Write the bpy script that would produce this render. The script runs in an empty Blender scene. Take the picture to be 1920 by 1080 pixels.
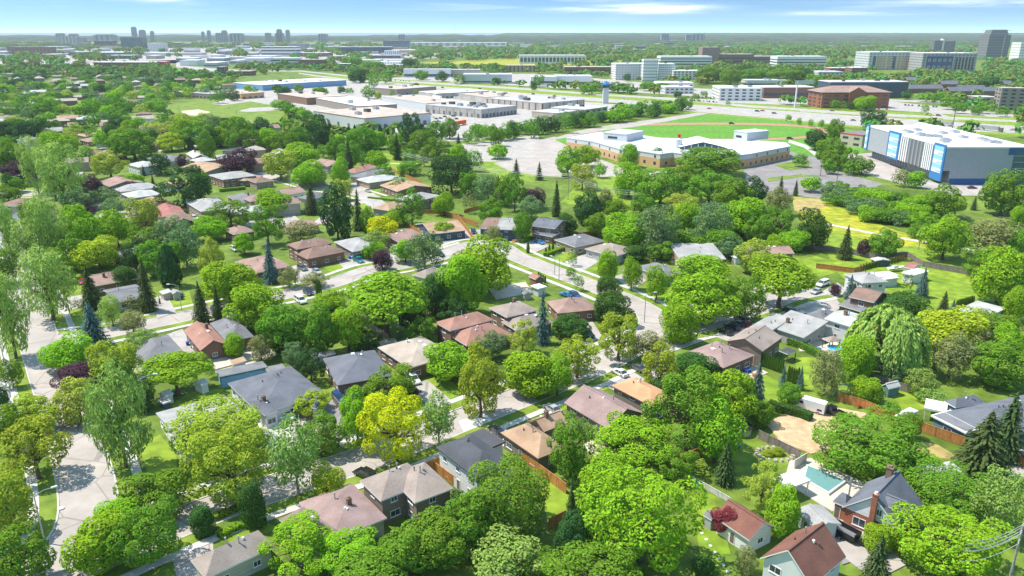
import bpy, math, random
import numpy as np
from mathutils import Vector, Matrix
R=math.radians
random.seed(7); rng=np.random.default_rng(7)
SC=bpy.context.scene; COL=SC.collection
# ---------------- camera ----------------
F=1430.0; HY=60.0; CH=75.0                      # focal length in photo pixels, horizon row, drone height
PIT=math.atan((540-HY)/F)
cam=bpy.data.cameras.new('camera'); camo=bpy.data.objects.new('camera',cam); COL.objects.link(camo)
camo.location=(0,0,CH); camo.rotation_euler=(math.pi/2-PIT,0,0)
cam.sensor_width=36; cam.lens=F/1920*36; cam.clip_start=1; cam.clip_end=90000; SC.camera=camo
cp,sp=math.cos(PIT),math.sin(PIT)
def G(x,y,z=0.0):                                # ground point seen at photo pixel
    dx=(x-960)/F; dz=-(y-540)/F
    D=(dx, cp+sp*dz, -sp+cp*dz)
    t=(z-CH)/D[2]
    return Vector((D[0]*t,D[1]*t,z))
def P(v):                                        # where a point shows in the photo
    X,Y,Z=v[0],v[1],v[2]-CH
    d=cp*Y-sp*Z; u=sp*Y+cp*Z
    return 960+F*X/d, 540-F*u/d, d
# ---------------- world ----------------
SUN_EL=R(61); SUN_DIR=Vector((-0.96,0.22,0)).normalized()   # where the sun stands
W=bpy.data.worlds.new('World'); SC.world=W; W.use_nodes=True
nt=W.node_tree; nt.nodes.clear()
def N(nt,t,**k):
    n=nt.nodes.new(t)
    for a,b in k.items(): setattr(n,a,b)
    return n
def L(nt,a,b): nt.links.new(a,b)
def mth(nt,op,a,b=None,clamp=False):
    n=N(nt,'ShaderNodeMath',operation=op,use_clamp=clamp)
    for i,v in enumerate((a,b)):
        if v is None: continue
        if isinstance(v,(int,float)): n.inputs[i].default_value=v
        else: L(nt,v,n.inputs[i])
    return n.outputs[0]
tc=N(nt,'ShaderNodeTexCoord'); sx=N(nt,'ShaderNodeSeparateXYZ'); L(nt,tc.outputs['Generated'],sx.inputs[0])
zz=mth(nt,'MAXIMUM',sx.outputs[2],0.0)
z8=mth(nt,'ADD',mth(nt,'MULTIPLY',zz,14.0),0.06)
cv=N(nt,'ShaderNodeCombineXYZ'); L(nt,sx.outputs[0],cv.inputs[0]); L(nt,sx.outputs[1],cv.inputs[1]); L(nt,z8,cv.inputs[2])
nv=N(nt,'ShaderNodeVectorMath',operation='NORMALIZE'); L(nt,cv.outputs[0],nv.inputs[0])
sky=N(nt,'ShaderNodeTexSky',sky_type='NISHITA'); sky.sun_disc=False
sky.sun_elevation=SUN_EL; sky.sun_rotation=math.atan2(SUN_DIR.x,SUN_DIR.y)
sky.air_density=1.0; sky.dust_density=0.5; sky.ozone_density=2.0
L(nt,nv.outputs[0],sky.inputs[0])
hs=N(nt,'ShaderNodeHueSaturation'); hs.inputs['Saturation'].default_value=1.12; hs.inputs['Value'].default_value=1.4; L(nt,sky.outputs[0],hs.inputs['Color'])
# thin wind-drawn cloud, by direction
mp=N(nt,'ShaderNodeMapping'); mp.inputs['Scale'].default_value=(5.0,5.0,95.0); mp.inputs['Location'].default_value=(1.3,0.4,0.6); mp.inputs['Rotation'].default_value=(0,R(-0.6),0); L(nt,tc.outputs['Generated'],mp.inputs[0])
n1=N(nt,'ShaderNodeTexNoise'); n1.inputs['Scale'].default_value=1.0; n1.inputs['Detail'].default_value=7; n1.inputs['Roughness'].default_value=0.55; n1.inputs['Distortion'].default_value=0.6; L(nt,mp.outputs[0],n1.inputs['Vector'])
mr=N(nt,'ShaderNodeMapRange'); mr.inputs[1].default_value=0.52; mr.inputs[2].default_value=0.78; L(nt,n1.outputs[0],mr.inputs[0])
fade=N(nt,'ShaderNodeMapRange'); fade.inputs[1].default_value=0.008; fade.inputs[2].default_value=0.03; L(nt,sx.outputs[2],fade.inputs[0])
cf=mth(nt,'MULTIPLY',mth(nt,'MULTIPLY',mr.outputs[0],.35),fade.outputs[0],True)
ux=mth(nt,'DIVIDE',sx.outputs[0],mth(nt,'MAXIMUM',sx.outputs[1],.05)); uz=mth(nt,'DIVIDE',sx.outputs[2],mth(nt,'MAXIMUM',sx.outputs[1],.05))
mp2=N(nt,'ShaderNodeMapping'); mp2.inputs['Scale'].default_value=(16,16,230); L(nt,tc.outputs['Generated'],mp2.inputs[0])
n2=N(nt,'ShaderNodeTexNoise'); n2.inputs['Scale'].default_value=1; n2.inputs['Detail'].default_value=8; n2.inputs['Roughness'].default_value=.62; L(nt,mp2.outputs[0],n2.inputs['Vector'])
for (a,e,wa,we,k) in ((.175,.0275,.062,.0048,2.3),(-.43,.0415,.03,.005,2.0),(.10,.043,.10,.003,1.5),(.095,.026,.05,.003,1.0),(.33,.043,.07,.003,1.3),(.62,.034,.16,.004,.9),(.40,.022,.10,.003,.7)):
    q=mth(nt,'ADD',mth(nt,'POWER',mth(nt,'ABSOLUTE',mth(nt,'DIVIDE',mth(nt,'SUBTRACT',ux,a),wa)),2.0),mth(nt,'POWER',mth(nt,'ABSOLUTE',mth(nt,'DIVIDE',mth(nt,'SUBTRACT',uz,e),we)),2.0))
    g_=mth(nt,'EXPONENT',mth(nt,'MULTIPLY',q,-1.0)); g_=mth(nt,'MULTIPLY',g_,mth(nt,'MULTIPLY',mth(nt,'MAXIMUM',mth(nt,'SUBTRACT',n2.outputs[0],.30),0.0),k*2.0),True)
    cf=mth(nt,'MAXIMUM',cf,g_)
mx=N(nt,'ShaderNodeMix',data_type='RGBA'); L(nt,cf,mx.inputs[0]); tint=N(nt,'ShaderNodeVectorMath',operation='MULTIPLY'); L(nt,hs.outputs[0],tint.inputs[0]); tint.inputs[1].default_value=(.86,1.08,.93); L(nt,tint.outputs[0],mx.inputs[6]); mx.inputs[7].default_value=(10.5,10.8,11.2,1)
bg=N(nt,'ShaderNodeBackground'); bg.inputs[1].default_value=0.135; L(nt,mx.outputs[2],bg.inputs[0])
wo=N(nt,'ShaderNodeOutputWorld'); L(nt,bg.outputs[0],wo.inputs[0])
# ---------------- sun ----------------
sl=bpy.data.lights.new('sun','SUN'); sl.energy=4.7; sl.angle=R(0.5); sl.color=(1,0.93,0.82)
so=bpy.data.objects.new('sun',sl); COL.objects.link(so)
sd=Vector((SUN_DIR.x*math.cos(SUN_EL),SUN_DIR.y*math.cos(SUN_EL),math.sin(SUN_EL)))
so.rotation_euler=sd.to_track_quat('Z','Y').to_euler(); so.location=(0,0,300)
SC.view_settings.view_transform='Standard'; SC.view_settings.look='None'; SC.view_settings.gamma=1
SC.view_settings.exposure=0.5
SC.cycles.max_bounces=5; SC.cycles.diffuse_bounces=3; SC.cycles.glossy_bounces=2; SC.cycles.transmission_bounces=3
SC.cycles.transparent_max_bounces=4; SC.cycles.volume_bounces=0
SC.cycles.use_denoising=True
# ---------------- helpers ----------------
def mat(name,col,rough=0.8,var=0.12,scale=1.5,kind=None,metal=0.0,col2=None,spec=0.3,coat=0.0):
    m=bpy.data.materials.new(name); m.use_nodes=True; t=m.node_tree; b=t.nodes['Principled BSDF']
    b.inputs['Roughness'].default_value=rough; b.inputs['Metallic'].default_value=metal
    b.inputs['Specular IOR Level'].default_value=spec; b.inputs['Coat Weight'].default_value=coat
    c=Vector(col)
    g=N(t,'ShaderNodeNewGeometry'); tx=N(t,'ShaderNodeTexNoise'); tx.inputs['Scale'].default_value=scale; tx.inputs['Detail'].default_value=5
    L(t,g.outputs['Position'],tx.inputs['Vector'])
    cr=N(t,'ShaderNodeValToRGB'); e=cr.color_ramp.elements
    c2=Vector(col2) if col2 else c*(1+var)
    e[0].position=0.32; e[1].position=0.68
    e[0].color=(*(c*(1-var)),1); e[1].color=(*c2,1)
    L(t,tx.outputs[0],cr.inputs[0]); out=cr.outputs[0]
    if kind in('shingle','siding','brick','pave','road','fence','lawn','flat'):
        tx2=N(t,'ShaderNodeTexNoise'); tx2.inputs['Detail'].default_value=3
        mp=N(t,'ShaderNodeMapping'); L(t,g.outputs['Position'],mp.inputs[0]); L(t,mp.outputs[0],tx2.inputs['Vector'])
        sc,amt={'shingle':((6,6,6),.22),'siding':((.3,.3,9),.22),'brick':((3,3,12),.35),'pave':((.35,.35,.35),.12),'road':((.12,.12,.1),.16),'fence':((5,5,.4),.35),'lawn':((.35,.35,.35),.35),'flat':((.15,.15,.15),.22)}[kind]
        mp.inputs['Scale'].default_value=sc; tx2.inputs['Scale'].default_value=1
        r2=N(t,'ShaderNodeMapRange'); r2.inputs[1].default_value=.3; r2.inputs[2].default_value=.7; r2.inputs[3].default_value=1-amt; r2.inputs[4].default_value=1+amt*.6
        L(t,tx2.outputs[0],r2.inputs[0])
        vm=N(t,'ShaderNodeVectorMath',operation='SCALE'); L(t,out,vm.inputs[0]); L(t,r2.outputs[0],vm.inputs['Scale']); out=vm.outputs[0]
        if kind=='road':      # sealed cracks and patches
            vo=N(t,'ShaderNodeTexVoronoi',feature='DISTANCE_TO_EDGE'); vo.inputs['Scale'].default_value=.09
            L(t,g.outputs['Position'],vo.inputs['Vector'])
            lt=mth(t,'LESS_THAN',vo.outputs['Distance'],.011); k=mth(t,'SUBTRACT',1.0,mth(t,'MULTIPLY',lt,.28))
            v3=N(t,'ShaderNodeVectorMath',operation='SCALE'); L(t,out,v3.inputs[0]); L(t,k,v3.inputs['Scale']); out=v3.outputs[0]
    L(t,out,b.inputs['Base Color'])
    return m
def leafmat(name,col,hv=.05,trans=.32):
    m=bpy.data.materials.new(name); m.use_nodes=True; t=m.node_tree; t.nodes.clear()
    g=N(t,'ShaderNodeNewGeometry'); oi=N(t,'ShaderNodeObjectInfo')
    c=N(t,'ShaderNodeRGB'); c.outputs[0].default_value=(*col,1)
    at=N(t,'ShaderNodeAttribute'); at.attribute_name='tone'
    ra=mth(t,'ADD',mth(t,'MULTIPLY',oi.outputs['Random'],.5),mth(t,'MULTIPLY',g.outputs['Random Per Island'],.5))
    ra=mth(t,'ADD',ra,at.outputs['Fac'])
    h=N(t,'ShaderNodeHueSaturation'); L(t,c.outputs[0],h.inputs['Color'])
    L(t,mth(t,'ADD',mth(t,'MULTIPLY',mth(t,'SUBTRACT',ra,.5),hv),.5),h.inputs['Hue'])
    L(t,mth(t,'ADD',mth(t,'MULTIPLY',g.outputs['Random Per Island'],.55),mth(t,'ADD',mth(t,'MULTIPLY',ra,.3),.55)),h.inputs['Value'])
    d=N(t,'ShaderNodeBsdfDiffuse'); tr=N(t,'ShaderNodeBsdfTranslucent'); L(t,h.outputs[0],d.inputs[0]); L(t,h.outputs[0],tr.inputs[0])
    ms=N(t,'ShaderNodeMixShader'); ms.inputs[0].default_value=trans; L(t,d.outputs[0],ms.inputs[1]); L(t,tr.outputs[0],ms.inputs[2])
    o=N(t,'ShaderNodeOutputMaterial'); L(t,ms.outputs[0],o.inputs[0])
    return m
class MB:
    def __init__(s): s.v=[];s.f=[];s.m=[]
    def face(s,pts,m=0):
        n=len(s.v); s.v+=[tuple(p) for p in pts]; s.f.append(tuple(range(n,n+len(pts)))); s.m.append(m); return s
    def box(s,x0,x1,y0,y1,z0,z1,m=0,M=None,tx=0,ty=0):      # tx/ty: top inset
        a=[(x0,y0,z0),(x1,y0,z0),(x1,y1,z0),(x0,y1,z0),(x0+tx,y0+ty,z1),(x1-tx,y0+ty,z1),(x1-tx,y1-ty,z1),(x0+tx,y1-ty,z1)]
        if M is not None: a=[tuple(M@Vector(p)) for p in a]
        n=len(s.v); s.v+=a
        for q in((0,3,2,1),(4,5,6,7),(0,1,5,4),(1,2,6,5),(2,3,7,6),(3,0,4,7)): s.f.append(tuple(n+i for i in q)); s.m.append(m)
        return s
    def tube(s,p0,p1,r0,r1,seg=8,m=0,cap=True):
        p0,p1=Vector(p0),Vector(p1); d=(p1-p0).normalized(); a=d.orthogonal().normalized(); b=d.cross(a); n=len(s.v)
        for p,r in((p0,r0),(p1,r1)):
            for i in range(seg):
                t=2*math.pi*i/seg; s.v.append(tuple(p+a*math.cos(t)*r+b*math.sin(t)*r))
        for i in range(seg):
            j=(i+1)%seg; s.f.append((n+i,n+j,n+seg+j,n+seg+i)); s.m.append(m)
        if cap: s.f.append(tuple(n+seg+i for i in range(seg))); s.m.append(m); s.f.append(tuple(n+seg-1-i for i in range(seg))); s.m.append(m)
        return s
    def prism(s,pts,z0,z1,m=0,mt=None):                      # vertical prism of a plan outline
        n=len(pts); k=len(s.v); s.v+=[(p[0],p[1],z0) for p in pts]+[(p[0],p[1],z1) for p in pts]
        for i in range(n):
            j=(i+1)%n; s.f.append((k+i,k+j,k+n+j,k+n+i)); s.m.append(m)
        s.f.append(tuple(k+n+i for i in range(n))); s.m.append(m if mt is None else mt)
        return s
    def mesh(s,name,mats,smooth=False):
        me=bpy.data.meshes.new(name); me.from_pydata(s.v,[],s.f)
        for q in (mats if isinstance(mats,(list,tuple)) else [mats]): me.materials.append(q)
        if any(s.m): me.polygons.foreach_set('material_index',s.m)
        if smooth: me.polygons.foreach_set('use_smooth',[True]*len(s.f))
        me.update(); return me
    def build(s,name,mats,parent=None,smooth=False):
        return put(name,s.mesh(name,mats,smooth),parent)
def put(name,me,parent=None,loc=None,rz=0,scale=None):
    o=bpy.data.objects.new(name,me); COL.objects.link(o)
    if parent is not None: o.parent=parent
    if loc is not None: o.location=loc
    if rz: o.rotation_euler=(0,0,rz)
    if scale is not None: o.scale=(scale,)*3 if isinstance(scale,(int,float)) else scale
    return o
TOP=[]; LAND=[]
def tag(o,label,cat,group=None,kind=None):
    if label: o['label']=label
    o['category']=cat
    if group: o['group']=group
    if kind: o['kind']=kind
    return o
def thing(name,label,cat,loc=(0,0,0),rz=0,group=None,land=None):
    o=bpy.data.objects.new(name,None); COL.objects.link(o); o.location=loc; o.rotation_euler=(0,0,rz); o.empty_display_size=.5
    tag(o,label,cat,group)
    if land: LAND.append((land,P((loc[0],loc[1],3))[:2]))
    return o
AUTO=[]
def auto(o,desc,x,y,cat,group=None,plural=None):     # labelled at the end, from what stands next to it
    o['category']=cat
    if group: o['group']=group
    AUTO.append((o,desc,x,y,plural or desc+'s')); return o
def struct(o): o['kind']='structure'; return o
def frame(A,B,C,z):
    a,b,c=G(*A,z),G(*B,z),G(*C,z)
    u=(b-a); Lx=u.length; u.normalize(); v=Vector((-u.y,u.x,0)); w=(c-b).dot(v)
    o=a
    if w<0: v=-v; w=-w; o=b; u=-u          # keep right-handed frame
    return Vector((o.x,o.y,0)),math.atan2(u.y,u.x),Lx,w
# ---------------- materials ----------------
M={}
def mk(n,*a,**k): M[n]=mat(n,*a,**k)
mk('ground',(.11,.185,.018),var=.3,scale=.05,kind='lawn',col2=(.19,.28,.03))
mk('lawn',(.14,.26,.02),var=.22,scale=.1,kind='lawn',col2=(.23,.30,.035))
mk('lawn_bright',(.19,.33,.018),var=.2,scale=.12,kind='lawn',col2=(.27,.36,.03))
mk('field',(.12,.30,.022),var=.1,scale=.05,kind='lawn')
mk('meadow',(.28,.38,.02),var=.2,scale=.12,kind='lawn',col2=(.50,.44,.03))
mk('dry_grass',(.42,.33,.12),var=.15,scale=.2,kind='lawn')
mk('road',(.43,.385,.355),var=.06,scale=.6,kind='road',rough=.9)
mk('asphalt',(.27,.25,.25),var=.09,scale=.5,kind='road',rough=.9)
mk('lot',(.43,.40,.375),var=.08,scale=.3,kind='road',rough=.9)
mk('concrete',(.56,.53,.49),var=.07,scale=1,kind='pave')
mk('white_pave',(.68,.68,.68),var=.05,scale=1,kind='pave')
mk('patio',(.58,.50,.42),var=.08,scale=1,kind='pave')
mk('gravel',(.55,.39,.23),var=.15,scale=.7,kind='pave')
mk('track',(.45,.23,.15),var=.08,scale=.5,kind='pave')
mk('sand',(.62,.47,.36),var=.08,scale=.5,kind='pave')
mk('paint',(.8,.8,.78),var=.05)
for n,c in dict(brown=(.26,.17,.135),pink=(.34,.225,.19),salmon=(.37,.20,.155),tan=(.43,.285,.19),orange=(.55,.31,.17),taupe=(.33,.27,.235),sand=(.45,.38,.32),grey=(.20,.20,.215),
    lgrey=(.36,.355,.35),slate=(.15,.16,.19),dark=(.085,.09,.105),mauve=(.32,.225,.21),red=(.38,.16,.14),rust=(.22,.10,.075),white=(.72,.72,.72),silver=(.46,.47,.46)).items():
    mk('roof_'+n,c,var=.17,scale=.3,kind='shingle',rough=.92)
for n,c,k in [('brick',(.27,.15,.11),'brick'),('brownbrick',(.25,.16,.12),'brick'),('tanbrick',(.42,.31,.22),'brick'),('greybrick',(.33,.29,.26),'brick'),('redbrick',(.38,.14,.08),'brick'),
    ('white',(.74,.75,.77),'siding'),('grey',(.42,.42,.42),'siding'),('beige',(.50,.44,.36),'siding'),('navy',(.07,.10,.14),'siding'),('blue',(.20,.38,.60),'siding'),('taupe',(.25,.2,.165),'siding'),
    ('orange',(.66,.42,.23),'brick'),('steel',(.30,.32,.36),'siding'),('block',(.50,.47,.43),'flat'),('teal',(.13,.22,.25),'siding'),('sport',(.36,.38,.42),None),('palegrey',(.60,.62,.64),None)]:
    mk('wall_'+n,c,var=.06,scale=.7,kind=k,rough=.85)
mk('flat_white',(.80,.80,.80),var=.03,scale=.1); mk('flat_tan',(.52,.43,.37),var=.08,scale=.1,kind='flat'); mk('flat_grey',(.47,.46,.46),var=.08,scale=.1,kind='flat'); mk('flat_pale',(.54,.56,.58),var=.05,scale=.08)
mk('trim',(.78,.78,.78),var=.03); mk('trim_dark',(.10,.09,.085),var=.05); mk('trim_brown',(.2,.13,.1),var=.05)
mk('glass',(.045,.06,.075),rough=.08,spec=.6,var=.3,scale=.4); mk('glass_blue',(.05,.11,.17),rough=.1,spec=.6,var=.25,scale=.1); mk('glass_teal',(.03,.09,.12),rough=.15,spec=.6,var=.3,scale=.05)
mk('panel_blue',(.04,.20,.46),var=.05); mk('panel_sky',(.28,.58,.74),var=.05); mk('stripe_dark',(.16,.17,.19),var=.04); mk('deep_blue',(.03,.11,.28),var=.05)
mk('metal',(.45,.46,.48),rough=.45,metal=.6,var=.05); mk('black',(.02,.02,.022),rough=.5,var=.1); mk('tyre',(.018,.018,.018),rough=.9)
mk('wood_fence',(.50,.22,.07),var=.12,scale=1,kind='fence'); mk('grey_fence',(.23,.20,.18),var=.15,scale=1,kind='fence'); mk('white_fence',(.62,.60,.57),var=.06,scale=1,kind='fence')
mk('bark',(.14,.10,.075),var=.3,scale=3,rough=.95); mk('bark_pale',(.33,.30,.27),var=.3,scale=3,rough=.95)
mk('pool_water',(.15,.31,.30),rough=.05,var=.08,spec=.5); mk('pool_blue',(.02,.35,.65),rough=.05,var=.08,spec=.5); mk('tarp_blue',(.03,.12,.5),var=.1); mk('orange_paint',(.8,.13,.02),var=.05); mk('red_paint',(.6,.03,.03),var=.08)
mk('lamp_glass',(.75,.75,.72),var=.02); mk('green_bin',(.02,.16,.09),var=.1); mk('stone',(.42,.38,.33),var=.2,scale=1.5); mk('lake',(.30,.42,.48),rough=.3,var=.05,scale=.001)
for n,c in dict(white=(.80,.80,.80),black=(.012,.013,.016),grey=(.12,.125,.13),silver=(.42,.43,.45),red=(.45,.015,.02),blue=(.02,.07,.22),navy=(.015,.025,.06),teal=(.01,.22,.22),sky=(.02,.22,.55),maroon=(.14,.012,.02),orange=(.8,.12,.015)).items():
    mk('car_'+n,c,rough=.25,var=.02,spec=.5,coat=.6)
LM={'b':(.28,.49,.028),'m':(.175,.335,.032),'d':(0.084,0.186,0.037),'y':(.36,.46,.045),'g':(.60,.66,.02),'p':(0.116,0.060,0.084),'o':(0.290,0.313,0.116),'l':(0.290,0.429,0.093),'w':(0.383,0.534,0.116),
    's':(0.151,0.255,0.232),'c':(0.116,0.174,0.058),'a':(0.128,0.244,0.035),'v':(0.186,0.302,0.116),'q':(.265,.46,.03),'z':(.44,.57,.04),'r':(0.278,0.058,0.081),'e':(0.418,0.510,0.070),'k':(0.064,0.151,0.042)}
LEAF={k:leafmat('leaf_'+k,c) for k,c in LM.items()}
def lod_name(k): return k
def inside(x,y,poly):
    c=False; n=len(poly); j=n-1
    for i in range(n):
        xi,yi=poly[i]; xj,yj=poly[j]
        if (yi>y)!=(yj>y) and x<(xj-xi)*(y-yi)/(yj-yi)+xi: c=not c
        j=i
    return c
def inside_np(x,y,poly):
    c=np.zeros(len(x),bool); n=len(poly); j=n-1
    for i in range(n):
        xi,yi=poly[i]; xj,yj=poly[j]
        if yi!=yj: c^=((yi>y)!=(yj>y))&(x<(xj-xi)*(y-yi)/(yj-yi)+xi)
        j=i
    return c
# ---------------- foliage meshes (unit crown: radius 1, centred) ----------------
def quads_mesh(name,c,n,u,s,asp,mats,tone=None,extra=None):
    # c centres, n normals, u preferred direction, s sizes -> rhombic leaf sprays
    k=len(c); n=n/np.linalg.norm(n,axis=1,keepdims=True)
    t=u-n*np.sum(u*n,axis=1,keepdims=True); t/=np.maximum(np.linalg.norm(t,axis=1,keepdims=True),1e-6)
    b=np.cross(n,t); s=s[:,None]
    v=np.stack([c-t*s*asp,c+b*s*.62+n*s*.12,c+t*s*asp,c-b*s*.62+n*s*.12],1).reshape(-1,3)
    me=bpy.data.meshes.new(name); me.vertices.add(4*k); me.vertices.foreach_set('co',v.ravel())
    me.loops.add(4*k); me.loops.foreach_set('vertex_index',np.arange(4*k)); me.polygons.add(k)
    me.polygons.foreach_set('loop_start',np.arange(k)*4); me.polygons.foreach_set('loop_total',np.full(k,4))
    for q in mats: me.materials.append(q)
    if tone is not None:
        at=me.attributes.new('tone','FLOAT','FACE'); at.data.foreach_set('value',tone.astype(np.float32))
    me.update(calc_edges=True); me.validate(); return me
def unit(k,r): 
    d=r.normal(size=(k,3)); return d/np.linalg.norm(d,axis=1,keepdims=True)
def crown_round(seed,nl=34,lr=.36,per=480,leaf=.043,dist=.68,zmin=-.75,flat=1.0,loose=.25,inner=500):
    r=np.random.default_rng(seed); L0=[]
    d=unit(nl*6,r); d=d[d[:,2]>zmin]
    keep=[]
    for q in d:                                  # spread the limbs' leaf masses apart
        if all(np.dot(q,p)<.84 for p in keep): keep.append(q)
        if len(keep)>=nl: break
    cs,ns=[],[]
    for q in keep:
        rr=lr*r.uniform(.62,1.38); cc=q*(dist*r.uniform(.74,1.2)); 
        if q[2]>.2: cc[2]*=flat
        m=int(per*(rr/lr)**2*r.uniform(.7,1.1)); e=unit(m*2,r)
        e=e[(e@q>-.35)|(e[:,2]>.3)][:m]
        # sub-clumps on each mass
        sub=unit(14,r); near=np.max(e@sub.T,axis=1)
        rad=rr*(.78+.26*near+r.normal(size=len(e))*.06*loose*4)
        cs.append(cc+e*rad[:,None]*[1,1,.85]); ns.append(e+q*.35+[0,0,.35])
    e=unit(inner,r); cs.append(e*(r.random((inner,1))**.5)*.72*[1,1,.8]); ns.append(e)
    c=np.concatenate(cs); n=np.concatenate(ns); c=c*[1,1,1]
    n=n/np.linalg.norm(n,axis=1,keepdims=True)+r.normal(size=c.shape)*.4+[0,0,.2]
    u=unit(len(c),r)+[0,0,-.3]
    m=np.percentile(np.abs(c),98,axis=0); c=c/np.array([m[:2].max()]*2+[m[2]])
    return c,n,u,leaf*r.uniform(.6,1.35,len(c)),1.15
def crown_birch(seed): return crown_round(seed,nl=56,lr=.23,per=140,leaf=.046,dist=.74,zmin=-.8,loose=.6,inner=1100)
def crown_umbrella(seed):
    c,n,u,s,a=crown_round(seed,nl=40,lr=.34,per=420,leaf=.042,dist=.72,zmin=-.2,flat=.85,inner=350)
    c[:,2]-=.1; return c,n,u,s,a
def crown_willow(seed,up=False):
    r=np.random.default_rng(seed); cs,ns,us=[],[],[]
    k=430
    d=unit(k*3,r); d=d[d[:,2]>(-.05 if not up else -.75)][:k]
    heads=unit(14,r); heads[:,2]=np.abs(heads[:,2])*.9
    for q in d:
        h=heads[np.argmax(heads@q)]; st=q*.62+h*.26; st=st*(1.0 if not up else r.uniform(.75,1.05))
        ln=r.uniform(.45,1.15)*(1.0 if not up else .45)*(1-.35*max(0,q[2])); m=int(44*ln/.8)+8; t=np.linspace(0,1,m)[:,None]
        out=np.array([q[0],q[1],0]); 
        p=st+out*(.30*np.sqrt(t))*(1 if not up else .4)+np.array([0,0,1])*(.12*np.sin(t*2.2)-ln*t**1.4)
        p=p+r.normal(size=p.shape)*.03
        cs.append(p); nn=np.tile(out+[0,0,.45],(m,1)); ns.append(nn+r.normal(size=p.shape)*.3); us.append(np.tile([0,0,-1.],(m,1))+out*.3*(1-t))
    e=unit(500,r); cs.append(e*(r.random((500,1))**.5)*.6); ns.append(e+[0,0,.4]); us.append(e)
    c=np.concatenate(cs); m=np.abs(c[:,:2]).max(); z0,z1=c[:,2].min(),c[:,2].max()
    c=np.column_stack([c[:,:2]/m,(c[:,2]-z0)/(z1-z0)*2-1])
    return c,np.concatenate(ns),np.concatenate(us),.03*r.uniform(.7,1.4,len(c)),1.9
def crown_soft(seed):
    c,n,u,s,a=crown_round(seed,nl=70,lr=.24,per=150,leaf=.05,dist=.76,zmin=-.9,loose=.7,inner=1200)
    r=np.random.default_rng(seed+5); k=np.sin(c[:,0]*9+c[:,1]*7)*.5+.5
    c[:,2]-=.10*k*r.random(len(c)); u=np.tile([0,0,-1.],(len(c),1))+r.normal(size=c.shape)*.5
    return c,n,u,s*.8,1.6
def crown_cone(seed,dens=1.0,rag=.18):
    r=np.random.default_rng(seed); cs,ns,us,ss=[],[],[],[]
    lev=28
    for i in range(lev):
        f=i/(lev-1); z=-1+2*f; rad=(1-f)**.74+.03
        if f<.08: rad*=.8
        nb=max(4,int((6+15*(1-f))*dens))
        for j in range(nb):
            a=2*math.pi*(j+r.random())/nb; rr=rad*r.uniform(1-rag*1.6,1+rag*.5); m=max(3,int(16*rr)+3)
            t=(np.arange(m)+.6)/m; px=np.cos(a)*t*rr; py=np.sin(a)*t*rr; pz=z-.16*t**1.3*rr+r.normal(size=m)*.012+r.uniform(-.04,.04)
            cs.append(np.column_stack([px,py,pz])+r.normal(size=(m,3))*.015); ns.append(np.tile([np.cos(a)*.45,np.sin(a)*.45,.8],(m,1))+r.normal(size=(m,3))*.25)
            us.append(np.tile([np.cos(a),np.sin(a),-.3],(m,1))+r.normal(size=(m,3))*.35); ss.append(np.full(m,.075)*(1-.25*t)*r.uniform(.75,1.25,m))
    c=np.concatenate(cs); return c,np.concatenate(ns),np.concatenate(us),np.concatenate(ss),1.3
def crown_column(seed):
    r=np.random.default_rng(seed); k=1500; z=r.uniform(-1,1,k); a=r.uniform(0,2*math.pi,k)
    prof=np.clip(np.sqrt(np.clip(1-((z+.35)/1.36)**2,0,1)),0.05,1); prof=np.where(z<-.35,np.sqrt(np.clip(1-((z+.35)/.9)**2,0.1,1)),prof)
    rr=prof*(.84+.12*np.sin(a*5+z*7)+r.normal(size=k)*.05)
    c=np.column_stack([np.cos(a)*rr,np.sin(a)*rr,z]); n=np.column_stack([np.cos(a),np.sin(a),.35+0*z])+r.normal(size=(k,3))*.3
    return c,n,np.tile([0,0,1.],(k,1))+r.normal(size=(k,3))*.2,.11*r.uniform(.7,1.2,k),1.2
CROWNS={'R':[crown_round(s) for s in (11,12,13,14,15)]+[crown_round(s,nl=24,lr=.42,per=560,dist=.62) for s in (16,17)],'T':[crown_round(s,nl=46,lr=.29,per=330,dist=.72,leaf=.042) for s in (21,22,23,24)]+[crown_round(s,nl=70,lr=.23,per=260,dist=.78,leaf=.04,loose=.5) for s in (25,26)],
 'H':[crown_round(s,nl=60,lr=.27,per=520,dist=.76,leaf=.030,inner=900) for s in (91,92,93)],'B':[crown_birch(s) for s in (31,32)],'U':[crown_umbrella(s) for s in (41,42)],'W':[crown_willow(s) for s in (51,52)],'X':[crown_soft(s) for s in (61,62,63)],
 'C':[crown_cone(71),crown_cone(72),crown_cone(73,.8,.35)],'K':[crown_column(s) for s in (81,82)]}
_cm={}
def crown_mesh(shape,i,key=None):
    i%=len(CROWNS[shape]); k=(shape,i)
    if k not in _cm:
        c,n,u,s,a=CROWNS[shape][i]; _cm[k]=quads_mesh('crown',c,n,u,s,a,[LEAF['m']])
    return _cm[k]
def paint(o,key):                                   # one crown shape, each tree its own leaf colour
    o.material_slots[0].link='OBJECT'; o.material_slots[0].material=LEAF[key]; return o
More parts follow.
